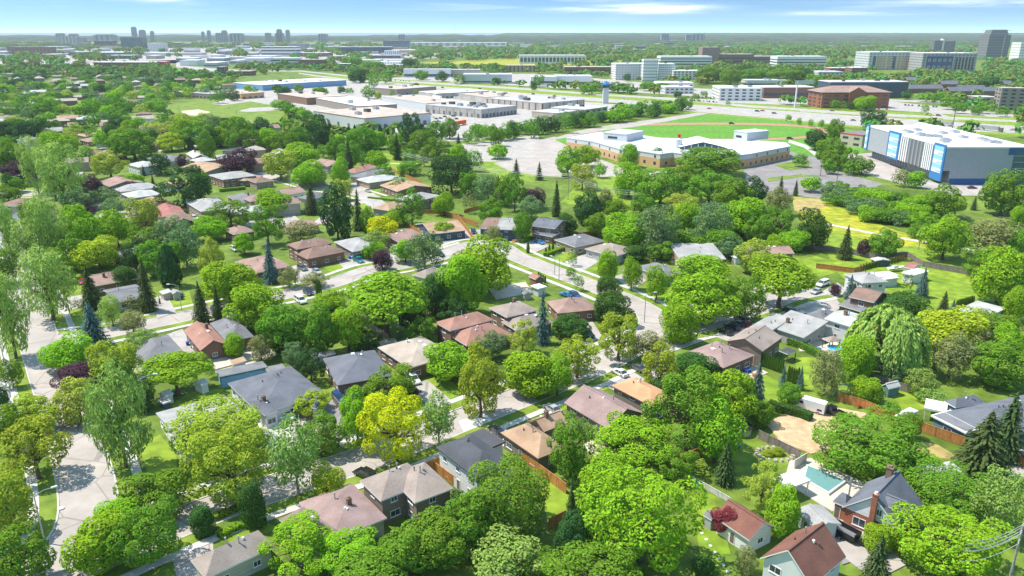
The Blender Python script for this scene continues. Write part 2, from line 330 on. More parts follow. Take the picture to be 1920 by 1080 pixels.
def trunk_mb(seed,kind,m=0):
    r=random.Random(seed); t=MB()
    if kind=='C': t.tube((0,0,0),(0,0,.97),.05,.012,7,m); return t
    top=.55; px=py=0.0; z=0; rad=.085
    for k in range(4):
        nx,ny=px+r.uniform(-.03,.03),py+r.uniform(-.03,.03); nz=z+top/4; t.tube((px,py,z),(nx,ny,nz),rad,rad*.82,8,m,False); px,py,z=nx,ny,nz; rad*=.82
    for k in range(9):
        a=k*2.4+r.random(); ln=r.uniform(.5,.8); zz=r.uniform(.3,.55); e=(math.cos(a)*ln*.55,math.sin(a)*ln*.55,zz+ln*.32); f=(math.cos(a)*ln,math.sin(a)*ln,zz+ln*.42)
        t.tube((px*zz/.55,py*zz/.55,zz),e,.042,.026,6,m,False); t.tube(e,f,.026,.010,5,m,False)
    t.tube((px,py,z),(px+.03,py,.95),rad,.012,6,m,False); return t
TR={'T':[trunk_mb(i,'T').mesh('trunk',M['bark']) for i in range(3)],'P':[trunk_mb(9,'T').mesh('trunk',M['bark_pale'])],'C':[trunk_mb(1,'C').mesh('trunk',M['bark'])]}
KIND={ # leaf key -> (shape, crown height ratio default, bare trunk share, name, words, plural)
 'b':('R','broadleaf_tree','bright green leafy tree'),'m':('T','broadleaf_tree','mid green leafy tree'),'d':('R','broadleaf_tree','dark green dense tree'),'k':('T','broadleaf_tree','very dark round-headed tree'),
 'y':('T','linden_tree','yellow-green blossoming linden'),'e':('T','broadleaf_tree','yellowish green tree'),'g':('R','locust_tree','golden yellow locust tree'),'z':('R','broadleaf_tree','vivid lime yellow tree'),'p':('R','plum_tree','dark purple-leaved tree'),
 'o':('B','broadleaf_tree','thin olive-brown tree'),'l':('B','birch_tree','feathery light green tree'),'w':('W','weeping_willow','weeping willow'),'x':('X','willow_tree','tall soft pale green willow'),
 's':('C','blue_spruce','blue spruce'),'c':('C','spruce_tree','dark green spruce'),'a':('K','cedar_tree','slim green cedar'),'v':('B','broadleaf_tree','grey-green tree'),'q':('U','locust_tree','broad spreading bright green tree'),'r':('R','maple_tree','maroon-leaved maple')}
TGROUP={'shrub':'bushes in front of the big blue building','broadleaf_tree':'broadleaf trees of the neighbourhood','linden_tree':'lindens in blossom','locust_tree':'locust trees','plum_tree':'purple-leaved trees','birch_tree':'feathery light trees','weeping_willow':'willows','willow_tree':'willows','blue_spruce':'blue spruces','spruce_tree':'dark spruces','cedar_tree':'slim cedars','maple_tree':'maples'}
trees=[]; SMALL=1010; SMALLT=[]; THICK=[]
def small_trees(SMALLT,nm,label,cat,frac=7,ls=2.1):
    # the smallest of the broadleaf crowns, past three hundred: one object
    r=np.random.default_rng(3); keys=sorted({s[5] for s in SMALLT}); C,Nn,U,S,K=[],[],[],[],[]
    for (x,y,zc,R_,V,leaf,shape) in SMALLT:
        c,n,u,s,a=CROWNS[shape][int(r.integers(len(CROWNS[shape])))]; i=r.choice(len(c),len(c)//frac,replace=False)
        C.append(c[i]*[R_,R_,V]+[x,y,zc]); Nn.append(n[i]); U.append(u[i]); S.append(s[i]*R_*ls); K.append(np.full(len(i),keys.index(leaf)))
    me=quads_mesh(nm,np.concatenate(C),np.concatenate(Nn),np.concatenate(U),np.concatenate(S),1.1,[LEAF[k] for k in keys]); me.polygons.foreach_set('material_index',np.concatenate(K).astype(np.int32))
    o=put(nm,me); tag(o,label,cat,kind='stuff')
def tree(k,x,y,w,h,desc=None,label=None,leaf=None,group=None):
    """k kind, crown centre x,y and crown width,height in photo pixels: solved to a ground spot, radius and height"""
    shape,name,words=KIND[k]; leaf=leaf or {'x':'w'}.get(k,k)
    zc=6.0
    for it in range(6):
        g=G(x,y,zc); d=P(g)[2]; Rr=w*d/(2*F); dep=math.atan2(CH-zc,math.hypot(g.x,g.y)); hh=h*d/(2*F)
        V=math.sqrt(max(hh*hh-(Rr*math.sin(dep))**2,(.38*Rr)**2))/math.cos(dep); V=min(V,1.6*Rr if shape not in 'CKX' else 2.6*Rr)
        clear={'C':.06,'K':.04,'W':.12,'X':.3,'U':.8,'B':.25}.get(shape,.18)*V
        if k in 'dk': clear*=.4
        clear=min(clear,3.5)
        zc=V+clear
    g=G(x,y,zc); loc=(g.x,g.y,0); i=len(trees); trees.append((k,g.x,g.y,Rr))
    if desc=='low rounded bush': THICK.append((g.x,g.y,zc*.9,Rr,V,leaf,shape)); return None
    if name=='broadleaf_tree' and w*h<SMALL: SMALLT.append((g.x,g.y,zc,Rr,V,leaf,shape)); return None
    t=thing(name,None,'tree',loc,random.random()*6.28)
    tag(t,label,'tree',group or TGROUP[name])
    cr=paint(put('crown',crown_mesh('H' if w>125 and shape in 'RT' else shape,random.randrange(7)),t,(0,0,zc),random.random()*6,(Rr*random.uniform(.9,1.06),Rr*random.uniform(.9,1.06),V*1.03)),leaf)
    H=zc+V*.7; ts='C' if shape in 'CK' else ('P' if k in 'lv' else 'T')
    put('trunk',TR[ts][i%len(TR[ts])],t,(0,0,-.05),0,(Rr*(.9 if ts!='C' else .8),Rr*(.9 if ts!='C' else .8),H*(.9 if ts!='C' else 1.05)))
    if not label: auto(t,desc or words,x,y,'tree',group or TGROUP[name])
    return t
def cone(k,x,yt,yb,w,**kw):
    """tree given by its tip row and foot row"""
    g=G(x,yb,0); lo,hi=1,60
    for _ in range(30):
        mi=(lo+hi)/2
        if P((g.x,g.y,mi))[1]>yt: lo=mi
        else: hi=mi
    H=lo; d=P((g.x,g.y,H/2))[2]; Rr=w*d/(2*F); shape,name,words=KIND[k]; g=Vector((g.x,g.y,0))
    t=thing(name,None,'tree',g,random.random()*6.28,kw.get('group') or TGROUP[name]); c0=H*.03; V=(H-c0)/2
    if kw.get('label'): t['label']=kw['label']
    paint(put('crown',crown_mesh(shape,random.randrange(3)),t,(0,0,c0+V),random.random()*6,(Rr,Rr,V)),k)
    if shape in 'CK': put('trunk',TR['C'][0],t,(0,0,-.05),0,(Rr*.7,Rr*.7,H))
    else: put('trunk',TR['T'][0],t,(0,0,-.05),0,(Rr,Rr,H*.8))
    trees.append((k,g.x,g.y,Rr))
    if not kw.get('label'): auto(t,kw.get('desc') or words,x,(yt+yb)/2,'tree',kw.get('group') or TGROUP[name])
    return t
# ---------------- ground, roads, lawns ----------------
g=MB(); g.face([(-9000,-60,0),(9000,-60,0),(9000,12000,0),(-9000,12000,0)]); struct(g.build('ground',M['ground']))
LV=[.0]
def sheet(name,px,m,z=None,thick=None):
    pts=[G(*p,0) for p in px]
    a=sum(pts[i].x*pts[(i+1)%len(pts)].y-pts[(i+1)%len(pts)].x*pts[i].y for i in range(len(pts)))
    if a<0: pts=pts[::-1]
    b=MB(); b.prism([(p.x,p.y) for p in pts],-.3,z,0); b.m=[0]*len(b.m)
    from mathutils.geometry import tessellate_polygon
    top=b.f.pop(); b.m.pop(); n=len(pts)
    for t in tessellate_polygon([[Vector((p.x,p.y,0)) for p in pts]]):
        q=[b.v[top[i]] for i in t]
        ar=(q[1][0]-q[0][0])*(q[2][1]-q[0][1])-(q[2][0]-q[0][0])*(q[1][1]-q[0][1])
        b.f.append(tuple(top[i] for i in (t if ar>0 else t[::-1]))); b.m.append(0)
    return struct(b.build(name,M[m]))
def smooth(pts,k=6):
    out=[]; n=len(pts)
    for i in range(n-1):
        p0,p1,p2,p3=pts[max(i-1,0)],pts[i],pts[i+1],pts[min(i+2,n-1)]
        for j in range(k):
            t=j/k; out.append(.5*((2*p1)+(p2-p0)*t+(2*p0-5*p1+4*p2-p3)*t*t+(3*p1-p0-3*p2+p3)*t**3))
    out.append(pts[-1]); return out
def ribbon(name,c,w,z,m,off=0.0,sk=True):
    """strip of width w along world line c, shifted sideways by off"""
    b=MB(); l,r=[],[]
    for i,p in enumerate(c):
        d=(c[min(i+1,len(c)-1)]-c[max(i-1,0)]).normalized(); nn=Vector((-d.y,d.x,0))
        l.append(p+nn*(off+w/2)); r.append(p+nn*(off-w/2))
    for i in range(len(c)-1):
        b.face([(r[i].x,r[i].y,z),(r[i+1].x,r[i+1].y,z),(l[i+1].x,l[i+1].y,z),(l[i].x,l[i].y,z)])
        if sk:
            for s in (l,r): b.face([(s[i].x,s[i].y,z),(s[i+1].x,s[i+1].y,z),(s[i+1].x,s[i+1].y,-.2),(s[i].x,s[i].y,-.2)])
    return struct(b.build(name,M[m]))
STREETS=[]
def street(px,w,walk=True,name='road',m='road',verge=True,z=.02):
    z=.02+.0045*len(STREETS); c=smooth([G(*p,0) for p in px],14); STREETS.append((c,w,walk,name,m,verge,z)); return c
def side_strip(name,c,w,z,m,off,own):
    """kerb, verge or pavement beside a street, broken off where another street runs through"""
    b=MB(); l,r=[],[]
    for i,p in enumerate(c):
        d=(c[min(i+1,len(c)-1)]-c[max(i-1,0)]).normalized(); nn=Vector((-d.y,d.x,0)); l.append(p+nn*(off+w/2)); r.append(p+nn*(off-w/2))
    others=[(np.array([(q.x,q.y) for q in s[0]]),s[1]) for k,s in enumerate(STREETS) if k!=own]
    for i in range(len(c)-1):
        mid=(l[i]+r[i+1])/2
        if any(np.min(np.hypot(o[:,0]-mid.x,o[:,1]-mid.y))<ww/2+.5 for o,ww in others): continue
        b.face([(r[i].x,r[i].y,z),(r[i+1].x,r[i+1].y,z),(l[i+1].x,l[i+1].y,z),(l[i].x,l[i].y,z)])
        for s in (l,r): b.face([(s[i].x,s[i].y,z),(s[i+1].x,s[i+1].y,z),(s[i+1].x,s[i+1].y,-.2),(s[i].x,s[i].y,-.2)])
    if b.f: return struct(b.build(name,M[m]))
def build_streets():
    for k,(c,w,walk,name,m,verge,z) in enumerate(STREETS):
        if walk:
            for s in (1,-1):
                side_strip('curb',c,.28,z+.13,'concrete',s*(w/2+.14),k); side_strip('verge',c,2.6,z+.10,'lawn',s*(w/2+.28+1.3),k); side_strip('pavement',c,1.6,z+.115,'concrete',s*(w/2+.28+2.6+.8),k)
        ribbon(name,c,w,z,m)
# sports field, park, lots first (lowest layers)
sheet('meadow',[(1485,368),(1545,375),(1600,402),(1680,432),(1755,452),(1765,475),(1690,478),(1600,470),(1540,455),(1500,410)],'meadow',.008)
sheet('dry_ground',[(1485,372),(1535,372),(1552,385),(1530,398),(1490,396)],'dry_grass',.014)
sheet('park_lawn',[(1545,428),(1620,448),(1760,470),(1830,520),(1740,600),(1640,580),(1560,500),(1540,440)],'lawn_bright',.012)
sheet('park_lawn',[(1120,330),(1200,325),(1260,375),(1210,400),(1120,390),(1050,380),(1080,350)],'lawn_bright',.012)
sheet('park_lawn',[(715,288),(755,284),(762,310),(745,325),(700,320)],'lawn_bright',.012)
sheet('park_lawn',[(905,298),(970,305),(1010,330),(960,350),(915,330)],'lawn_bright',.012)
sheet('park_lawn',[(300,197),(380,188),(480,190),(560,205),(605,222),(540,240),(440,238),(330,225)],'lawn',.012)
sheet('sandlot',[(340,208),(372,205),(395,210),(380,217),(345,216)],'sand',.03)
sheet('parking_lot',[(448,208),(470,202),(525,200),(548,204),(500,208),(462,210)],'lot',.03)
sheet('parking_lot',[(395,195),(420,186),(500,180),(545,200),(520,199),(470,190),(420,197)],'lot',.03)
sheet('field',[(310,130),(380,128),(400,140),(330,142)],'field',.02)
# school yard
sheet('park_lawn',[(1035,262),(1120,236),(1300,216),(1400,214),(1480,224),(1600,244),(1640,268),(1600,300),(1500,300),(1280,262),(1060,275)],'field',.02)
def ellipse(cx,cy,rx,ry,k=64,sq=.8):
    return [(cx+rx*math.copysign(abs(math.cos(2*math.pi*i/k))**sq,math.cos(2*math.pi*i/k)),cy+ry*math.copysign(abs(math.sin(2*math.pi*i/k))**sq,math.sin(2*math.pi*i/k))) for i in range(k)]
sheet('running_track',ellipse(1328,247,224,17),'track',.05); sheet('sports_field',ellipse(1332,247,203,13.2),'field',.08)
sheet('running_track',[(1110,246),(1150,247),(1175,258),(1150,262),(1118,255)],'track',.07)
sheet('parking_lot',[(860,270),(905,266),(955,260),(1008,252),(1012,262),(998,290),(988,298),(930,303),(870,303)],'lot',.03)
sheet('road',[(1010,262),(1042,256),(1038,280),(1052,300),(1054,332),(1000,328),(955,320),(925,306),(960,300),(990,297)],'road',.04)
sheet('school_yard',[(1040,262),(1100,290),(1200,325),(1130,332),(1050,320),(1035,285)],'road',.045)
sheet('school_yard',[(1395,318),(1480,284),(1535,296),(1560,318),(1655,345),(1610,365),(1560,374),(1500,368),(1430,362),(1400,345)],'asphalt',.03)
sheet('lawn_island',[(1452,310),(1490,302),(1520,302),(1515,314),(1480,320)],'lawn',.16)
sheet('lawn_island',[(1440,334),(1500,327),(1550,330),(1500,332),(1440,341)],'lawn',.16)
sheet('forecourt',[(1588,305),(1590,290),(1640,286),(1700,325),(1770,346),(1850,345),(1860,362),(1850,367),(1780,366),(1735,352),(1665,338),(1615,325)],'road',.035)
sheet('running_path',[(1480,262),(1512,272),(1536,290),(1528,292),(1508,277),(1478,267)],'concrete',.09)
# industrial ground, highway
sheet('industrial_paving',[(440,168),(500,150),(640,150),(760,160),(960,181),(1140,194),(1260,205),(1100,214),(1050,226),(1000,240),(870,262),(800,262),(720,242),(590,230),(520,195)],'lot',.02)
sheet('verge',[(750,262),(900,243),(1090,215),(1100,219),(900,262),(760,270)],'lot',.05)
sheet('industrial_paving',[(860,140),(1000,138),(1160,150),(1300,165),(1560,178),(1900,215),(1900,222),(1600,202),(1270,178),(960,160),(700,147)],'lot',.02)
sheet('verge',[(640,141),(760,150),(960,161),(1140,175),(1280,186),(1500,200),(1920,222),(1920,255),(1700,246),(1590,238),(1460,226),(1310,213),(1140,194),(960,180),(760,162),(560,142)],'lawn_bright',.03)
sheet('highway',[(560,136.5),(640,147),(760,157),(960,172.5),(1140,185),(1290,195.5),(1600,217),(1920,237),(1920,250),(1700,242),(1590,235),(1460,223),(1310,210),(1140,191.5),(960,178.5),(760,161),(640,149.5),(560,138.5)],'lot',.06)
sheet('highway',[(560,132),(760,151.5),(960,163.5),(1140,177),(1277,184),(1400,197),(1600,210),(1920,226),(1920,230),(1600,214),(1400,201),(1277,188),(1140,180),(960,167),(760,154.5),(560,134)],'lot',.06)
sheet('ramp',[(1160,232),(1240,222),(1310,211),(1330,213),(1260,226),(1190,238),(1120,246),(1042,262),(1030,262),(1080,246)],'road',.10)
sheet('ramp',[(1740,205),(1760,212),(1800,226),(1770,224),(1745,212)],'road',.08)
for x0,x1,y,c in [(1240,1500,183,'lot'),(1500,1700,205,'lot'),(1640,1920,185,'lot')]:
    sheet('parking_lot',[(x0,y),(x1,y+10),(x1,y+15),(x0,y+4)],c,.05)
sheet('highway',[(330,118),(360,108),(372,112),(352,124),(420,130),(560,132.5),(560,134),(400,134),(330,126)],'lot',.06)
for p,mm in [([(0,95),(300,90),(620,86),(950,92),(1250,92),(1250,97),(900,102),(700,118),(500,122),(250,118),(120,125),(0,120)],'lot'),([(170,118),(340,112),(370,118),(250,124)],'lot'),([(120,101),(330,96),(330,101),(140,107)],'dry_grass'),([(900,120),(1080,128),(1100,134),(940,133)],'lawn'),([(780,118),(1000,108),(1250,112),(1200,120),(950,124)],'meadow')]:
    sheet('far_ground',p,mm,.05)
# streets of the neighbourhood
cA=street([(-130,1130),(60,1075),(165,960),(128,790),(92,690),(68,620),(52,560),(35,500),(22,455),(14,420)],8.6)
cB=street([(88,640),(180,628),(277,608),(370,588),(450,570),(532,553),(620,532),(690,508),(750,498),(830,480),(890,462)],8.4)
cD=street([(110,1075),(250,1015),(400,955),(545,905),(700,855),(860,790),(1000,735),(1110,690),(1190,650),(1265,622),(1340,603),(1410,580),(1470,557),(1530,545)],8.4,z=.028)
cC=street([(830,478),(890,458),(935,462),(970,482),(1060,517),(1120,540),(1185,568),(1222,592),(1226,618),(1205,645)],8.2,z=.034)
street([(470,322),(540,336),(600,352),(660,360),(700,372)],8,z=.02); street([(0,362),(70,365),(110,360)],8,z=.02); street([(560,395),(500,400),(540,420),(530,360)],4,False)
street([(700,372),(640,390),(600,420)],7,False)
build_streets()
ribbon('path',smooth([G(*p) for p in [(1540,418),(1600,430),(1660,442),(1760,458),(1830,470)]]),2.6,.05,'concrete')
ribbon('path',smooth([G(*p) for p in [(1150,330),(1200,332),(1240,322),(1290,330)]]),3,.05,'concrete')
ribbon('path',smooth([G(*p) for p in [(700,305),(760,307),(800,306)]]),2.5,.05,'concrete')
for p in [(500,258),(540,264)],[(0,440),(90,470),(140,468)]: pass
# turning circle at the street end
b=MB(); c0=G(885,446); b.prism([(c0.x+13*math.cos(a/24*6.283),c0.y+13*math.sin(a/24*6.283)) for a in range(24)],-.2,.090); struct(b.build('road',M['road']))
c0=G(1480,562); b=MB(); b.prism([(c0.x+14*math.cos(a/24*6.283),c0.y+14*math.sin(a/24*6.283)) for a in range(24)],-.2,.095); struct(b.build('road',M['road']))
# side street / bare earth yards / driveways: photo outlines on the ground
DR="""lot 205 1040 330 985 330 1010 220 1070|road 318 1010 400 985 400 1080 330 1080|road 500 765 560 745 620 800 580 850 510 800|asphalt 598 765 650 735 690 800 645 845 590 800|concrete 480 790 520 775 555 830 520 860
white_pave 860 790 908 776 960 812 935 850 880 830|lot 770 728 800 712 845 750 815 775|lot 1112 700 1160 680 1210 712 1180 745 1120 718|lot 1190 680 1215 668 1250 700 1225 712|road 1062 612 1110 602 1130 632 1095 650|lot 1335 630 1380 600 1440 640 1380 645
concrete 1500 590 1530 575 1570 592 1545 605|lot 1520 560 1570 530 1590 545 1545 575|lot 632 490 690 478 712 500 660 520|lot 545 500 590 492 600 515 560 530|road 690 465 735 458 750 485 715 492|lot 876 432 965 430 975 452 900 462|lot 968 452 1000 444 1030 462 1000 476
lot 1058 492 1100 475 1125 490 1088 512|lot 1150 520 1190 505 1215 525 1185 545|lot 282 562 312 552 330 585 296 598|lot 105 562 155 553 155 575 110 590|lot 312 628 342 618 385 660 340 668|road 0 715 8 690 22 700 20 760 0 780
lot 668 372 700 362 728 385 700 392|lot 655 345 690 338 700 352 670 362|lot 410 390 432 385 440 405 415 410|lot 200 395 250 385 262 400 215 408|patio 1090 840 1120 815 1150 830 1120 860|patio 1375 690 1405 682 1440 700 1410 712|patio 1480 865 1520 860 1660 925 1640 975 1560 960 1470 905
gravel 1436 795 1490 768 1560 764 1625 776 1590 845 1520 852 1462 828|asphalt 1560 1000 1600 985 1640 1040 1580 1060|road 1530 985 1600 970 1700 1060 1640 1090 1560 1030|patio 1540 650 1565 640 1590 660 1560 672|patio 1490 640 1545 640 1548 660 1500 660|road 1870 760 1925 745 1925 840 1890 850
lot 755 435 800 440 790 455 740 450|road 470 660 500 650 520 668 480 676|patio 380 672 470 655 475 675 400 695|patio 705 640 740 635 760 665 720 680|patio 915 540 985 530 1000 550 930 562|lot 840 492 870 486 890 510 850 515|white_pave 0 720 15 712 30 800 0 800
lot 725 478 745 470 770 482 745 495|lot 245 690 270 680 290 700 260 715|concrete 412 695 480 678 484 694 420 712|road 1850 850 1925 800 1925 900 1870 890|lot 470 330 500 325 520 340 490 350|lot 0 440 40 445 40 470 0 470|lot 120 465 150 455 160 480 130 490"""
zz_=.05
for q in DR.replace('\n','|').split('|'):
    t=q.split(); v=list(map(float,t[1:])); zz_+=.0045
    sheet('driveway' if t[0] in('lot','road','asphalt','concrete','white_pave') else 'yard_paving',list(zip(v[::2],v[1::2])),t[0],zz_)
LW="""lawn_bright 262 835 300 815 330 850 335 905 300 915 275 885|lawn_bright 395 985 470 965 520 990 440 1025|lawn_bright 300 770 360 735 420 730 400 755 330 775|lawn_bright 605 500 640 492 665 508 630 516|lawn_bright 315 560 355 545 362 572 325 582
lawn_bright 1080 485 1120 478 1150 500 1100 512|lawn_bright 1030 490 1065 470 1075 482 1035 500|lawn_bright 1200 545 1260 535 1320 580 1260 590|lawn_bright 1510 555 1545 545 1575 560 1530 580|lawn_bright 1740 510 1830 510 1845 565 1760 580 1730 550|lawn_bright 1660 545 1760 545 1740 590 1660 560
lawn_bright 1490 670 1530 670 1550 720 1500 740|lawn_bright 1430 700 1470 720 1480 780 1430 790|lawn 1360 830 1440 828 1500 860 1400 910 1280 880 1290 860|lawn_bright 1290 910 1340 930 1360 1080 1320 1080|lawn_bright 1090 712 1130 702 1150 725 1100 745|lawn_bright 780 715 830 700 870 735 820 760
lawn_bright 700 320 740 318 760 335 720 340|lawn_bright 1010 900 1060 905 1070 960 1030 990|lawn_bright 1640 730 1720 710 1760 760 1700 775|lawn_bright 640 390 690 380 700 395|lawn_bright 690 440 720 435 700 450|lawn_bright 25 685 45 685 48 715 30 718|lawn_bright 130 520 155 515 160 540 130 545
lawn_bright 130 580 158 575 160 610 135 625|lawn 735 650 800 640 790 665 740 690|lawn_bright 1000 740 1060 730 1080 760 1030 780|lawn 850 830 900 850 870 900 800 890|lawn_bright 1440 498 1530 480 1600 500 1540 520|lawn_bright 1270 590 1340 585 1330 600 1280 610|dry_grass 1690 820 1760 835 1800 860 1740 860
lawn 600 720 640 700 650 740 610 750|lawn_bright 720 350 760 350 740 362|lawn_bright 270 310 300 300 330 310 300 320|lawn_bright 965 455 990 448 1000 462 970 470|lawn_bright 1305 940 1350 960 1370 1040 1330 1040|lawn_bright 40 350 70 352 66 358 36 358|lawn_bright 955 530 985 525 1000 545 965 548"""
zz_=.30*0+.012
for q in LW.replace('\n','|').split('|'):
    t=q.split(); v=list(map(float,t[1:])); zz_+=.0011
    sheet('lawn',list(zip(v[::2],v[1::2])),t[0],zz_)
# wooded hills that close the view, and the pale lake beyond them
def ridge(name,y,x0,x1,h,seed,m,dep=500):
    r=np.random.default_rng(seed); n=160; xs=np.linspace(x0,x1,n); b=MB(); ph=r.uniform(0,6,8); fr=r.uniform(3,40,8)
    hh=h*(.72+.09*sum(np.sin(fr[k]*np.linspace(0,1,n)*6.28+ph[k])/(1+k*.5) for k in range(8)))+r.normal(size=n)*1.8
    e=np.clip(np.minimum(np.arange(n),np.arange(n)[::-1])/10,0,1); hh=hh*e
    for i in range(n-1):
        for k,(ya,za,yb,zb) in enumerate([(y,-.5,y+dep*.15,.75),(y+dep*.15,.75,y+dep*.5,1),(y+dep*.5,1,y+dep,.9),(y+dep,.9,y+dep*1.6,-.5)]):
            f=lambda z,i: hh[i]*z if z>0 else -2
            b.face([(xs[i],ya,f(za,i)),(xs[i+1],ya,f(za,i+1)),(xs[i+1],yb,f(zb,i+1)),(xs[i],yb,f(zb,i))])
    return struct(b.build(name,m,smooth=True))
hm=mat('hill_wood',(.028,.062,.02),var=.6,scale=.02,rough=1); M['hill_wood']=hm
ridge('hills',3900,-3100,-1600,17,13,hm,300); ridge('hills',4300,-700,900,15,15,hm,300); ridge('hills',4100,800,3600,22,14,hm,400); ridge('hills',5200,-900,5200,30,3,hm); ridge('hills',6600,-5500,5500,46,4,hm,700); ridge('hills',8000,-1500,7000,62,5,hm,900); ridge('hills',7400,-7000,-500,34,6,hm,700); ridge('hills',9200,-8500,8500,50,8,hm,900)
b=MB(); b.face([(-60000,12500,1),(-500,12500,1),(-500,88000,1),(-60000,88000,1)]); b.build('lake',M['lake']); struct(bpy.data.objects['lake'])  # distance haze is put into the water's pale colour
b=MB(); b.face([(-500,12500,.5),(60000,12500,.5),(60000,88000,.5),(-500,88000,.5)]); struct(b.build('far_plain',hm))
# ---------------- buildings ----------------
def roofmesh(b,x0,y0,x1,y1,z,typ,axis,h,t=.22,m=0,mf=1):
    if typ=='flat':
        b.box(x0,x1,y0,y1,z-t,z+.12,mf); b.box(x0+.3,x1-.3,y0+.3,y1-.3,z+.02,z+.135,m); return
    if typ=='shed':          # high along y1 (or x1)
        a=[(x0,y0,z),(x1,y0,z),(x1,y1,z),(x0,y1,z)]; up=(lambda p:(p[0],p[1],p[2]+h*((p[1]-y0)/(y1-y0) if axis=='x' else (p[0]-x0)/(x1-x0))))
        a=[up(p) for p in a]; lo=[(p[0],p[1],p[2]-t) for p in a]
        b.face(a,m); b.face(lo[::-1],mf)
        for i in range(4): j=(i+1)%4; b.face([lo[i],lo[j],a[j],a[i]],mf)
        return
    if axis is None: axis='x' if x1-x0>=y1-y0 else 'y'
    if typ=='hip':
        if axis=='x': k=min((y1-y0)/2,(x1-x0)/2-.3); r0,r1=(x0+k,(y0+y1)/2,z+h),(x1-k,(y0+y1)/2,z+h)
        else: k=min((x1-x0)/2,(y1-y0)/2-.3); r0,r1=((x0+x1)/2,y0+k,z+h),((x0+x1)/2,y1-k,z+h)
        c=[(x0,y0,z),(x1,y0,z),(x1,y1,z),(x0,y1,z)]
        fs=[(c[0],c[1],r1,r0),(c[1],c[2],r1),(c[2],c[3],r0,r1),(c[3],c[0],r0)] if axis=='x' else [(c[0],c[1],r0),(c[1],c[2],r1,r0),(c[2],c[3],r1),(c[3],c[0],r0,r1)]
        for f in fs: b.face(f,m)
        for i in range(4): j=(i+1)%4; b.face([(c[i][0],c[i][1],z-t),(c[j][0],c[j][1],z-t),c[j],c[i]],mf)
        b.face([(x0,y0,z-t),(x0,y1,z-t),(x1,y1,z-t),(x1,y0,z-t)],mf)
    else:
        if axis=='x': P_=[(y0,z),((y0+y1)/2,z+h),(y1,z)]; E=lambda e,p:(e,p[0],p[1]); e0,e1=x0,x1
        else: P_=[(x1,z),((x0+x1)/2,z+h),(x0,z)]; E=lambda e,p:(p[0],e,p[1]); e0,e1=y0,y1
        Q=[(a,c-t) for a,c in P_]
        for i in (0,1):
            b.face([E(e0,P_[i]),E(e1,P_[i]),E(e1,P_[i+1]),E(e0,P_[i+1])],m)
            b.face([E(e0,Q[i+1]),E(e1,Q[i+1]),E(e1,Q[i]),E(e0,Q[i])],mf)
            b.face([E(e0,Q[i]),E(e0,P_[i]),E(e0,P_[i+1]),E(e0,Q[i+1])],mf); b.face([E(e1,Q[i+1]),E(e1,P_[i+1]),E(e1,P_[i]),E(e1,Q[i])],mf)
        b.face([E(e0,Q[0]),E(e1,Q[0]),E(e1,P_[0]),E(e0,P_[0])],mf); b.face([E(e1,Q[2]),E(e0,Q[2]),E(e0,P_[2]),E(e1,P_[2])],mf)
        s=.09; pk=P_[1]; b.box(*((e0,e1,pk[0]-.18,pk[0]+.18) if axis=='x' else (pk[0]-.18,pk[0]+.18,e0,e1)),pk[1]-.12,pk[1]+.04,m)
def wallmesh(b,x0,y0,x1,y1,z0,z,typ,axis,h,o,m=0):
    b.box(x0,x1,y0,y1,z0,z-.2,m)
    if typ=='gable':
        if axis=='x':
            hh=h*(y1-y0)/(y1-y0+2*o)
            for x in (x0,x1): b.face([(x,y0,z-.2),(x,y1,z-.2),(x,(y0+y1)/2,z+h-.3)],m)
        else:
            for y in (y0,y1): b.face([(x0,y,z-.2),(x1,y,z-.2),((x0+x1)/2,y,z+h-.3)],m)
    if typ=='shed':
        if axis=='x':
            for x in (x0,x1): b.face([(x,y0,z-.2),(x,y1,z-.2),(x,y1,z+h*.93)],m)
            b.face([(x0,y1,z-.2),(x1,y1,z-.2),(x1,y1,z+h*.93),(x0,y1,z+h*.93)],m)
        else:
            for y in (y0,y1): b.face([(x0,y,z-.2),(x1,y,z-.2),(x1,y,z+h*.93)],m)
_wm={}
def winmesh(w,h,kind='window',tr='trim'):
    k=(round(w,1),round(h,1),kind,tr)
    if k not in _wm:
        b=MB(); t=.09
        for a in ((-w/2,w/2,-h/2,-h/2+t),(-w/2,w/2,h/2-t,h/2),(-w/2,-w/2+t,-h/2+t,h/2-t),(w/2-t,w/2,-h/2+t,h/2-t)): b.box(a[0],a[1],-.07,.0,a[2],a[3])
        if kind=='window': b.box(-.03,.03,-.05,0,-h/2+t,h/2-t); b.box(-w/2-.06,w/2+.06,-.12,0,-h/2-.08,-h/2-.002)
        g=MB(); g.box(-w/2+t,w/2-t,-.03,.0,-h/2+t,h/2-t)
        if kind=='garage':
            for i in range(1,4): b.box(-w/2+t,w/2-t,-.045,-.03,-h/2+i*h/4-.02,-h/2+i*h/4+.02)
        _wm[k]=(b.mesh('frame',M[tr]),g.mesh('pane',M['glass'] if kind=='window' else M['trim' if kind=='garage' else 'trim_brown']))
    return _wm[k]
def opening(par,kind,x,y,z,ang,w,h,tr='trim'):
    f,p=winmesh(w,h,kind,tr); nm={'window':'window','door':'door','garage':'garage_door'}[kind]
    o=put(nm,f,par,(x,y,z),ang); put({'window':'pane','door':'door_leaf','garage':'door_panel'}[kind],p,o); return o
_vm={}
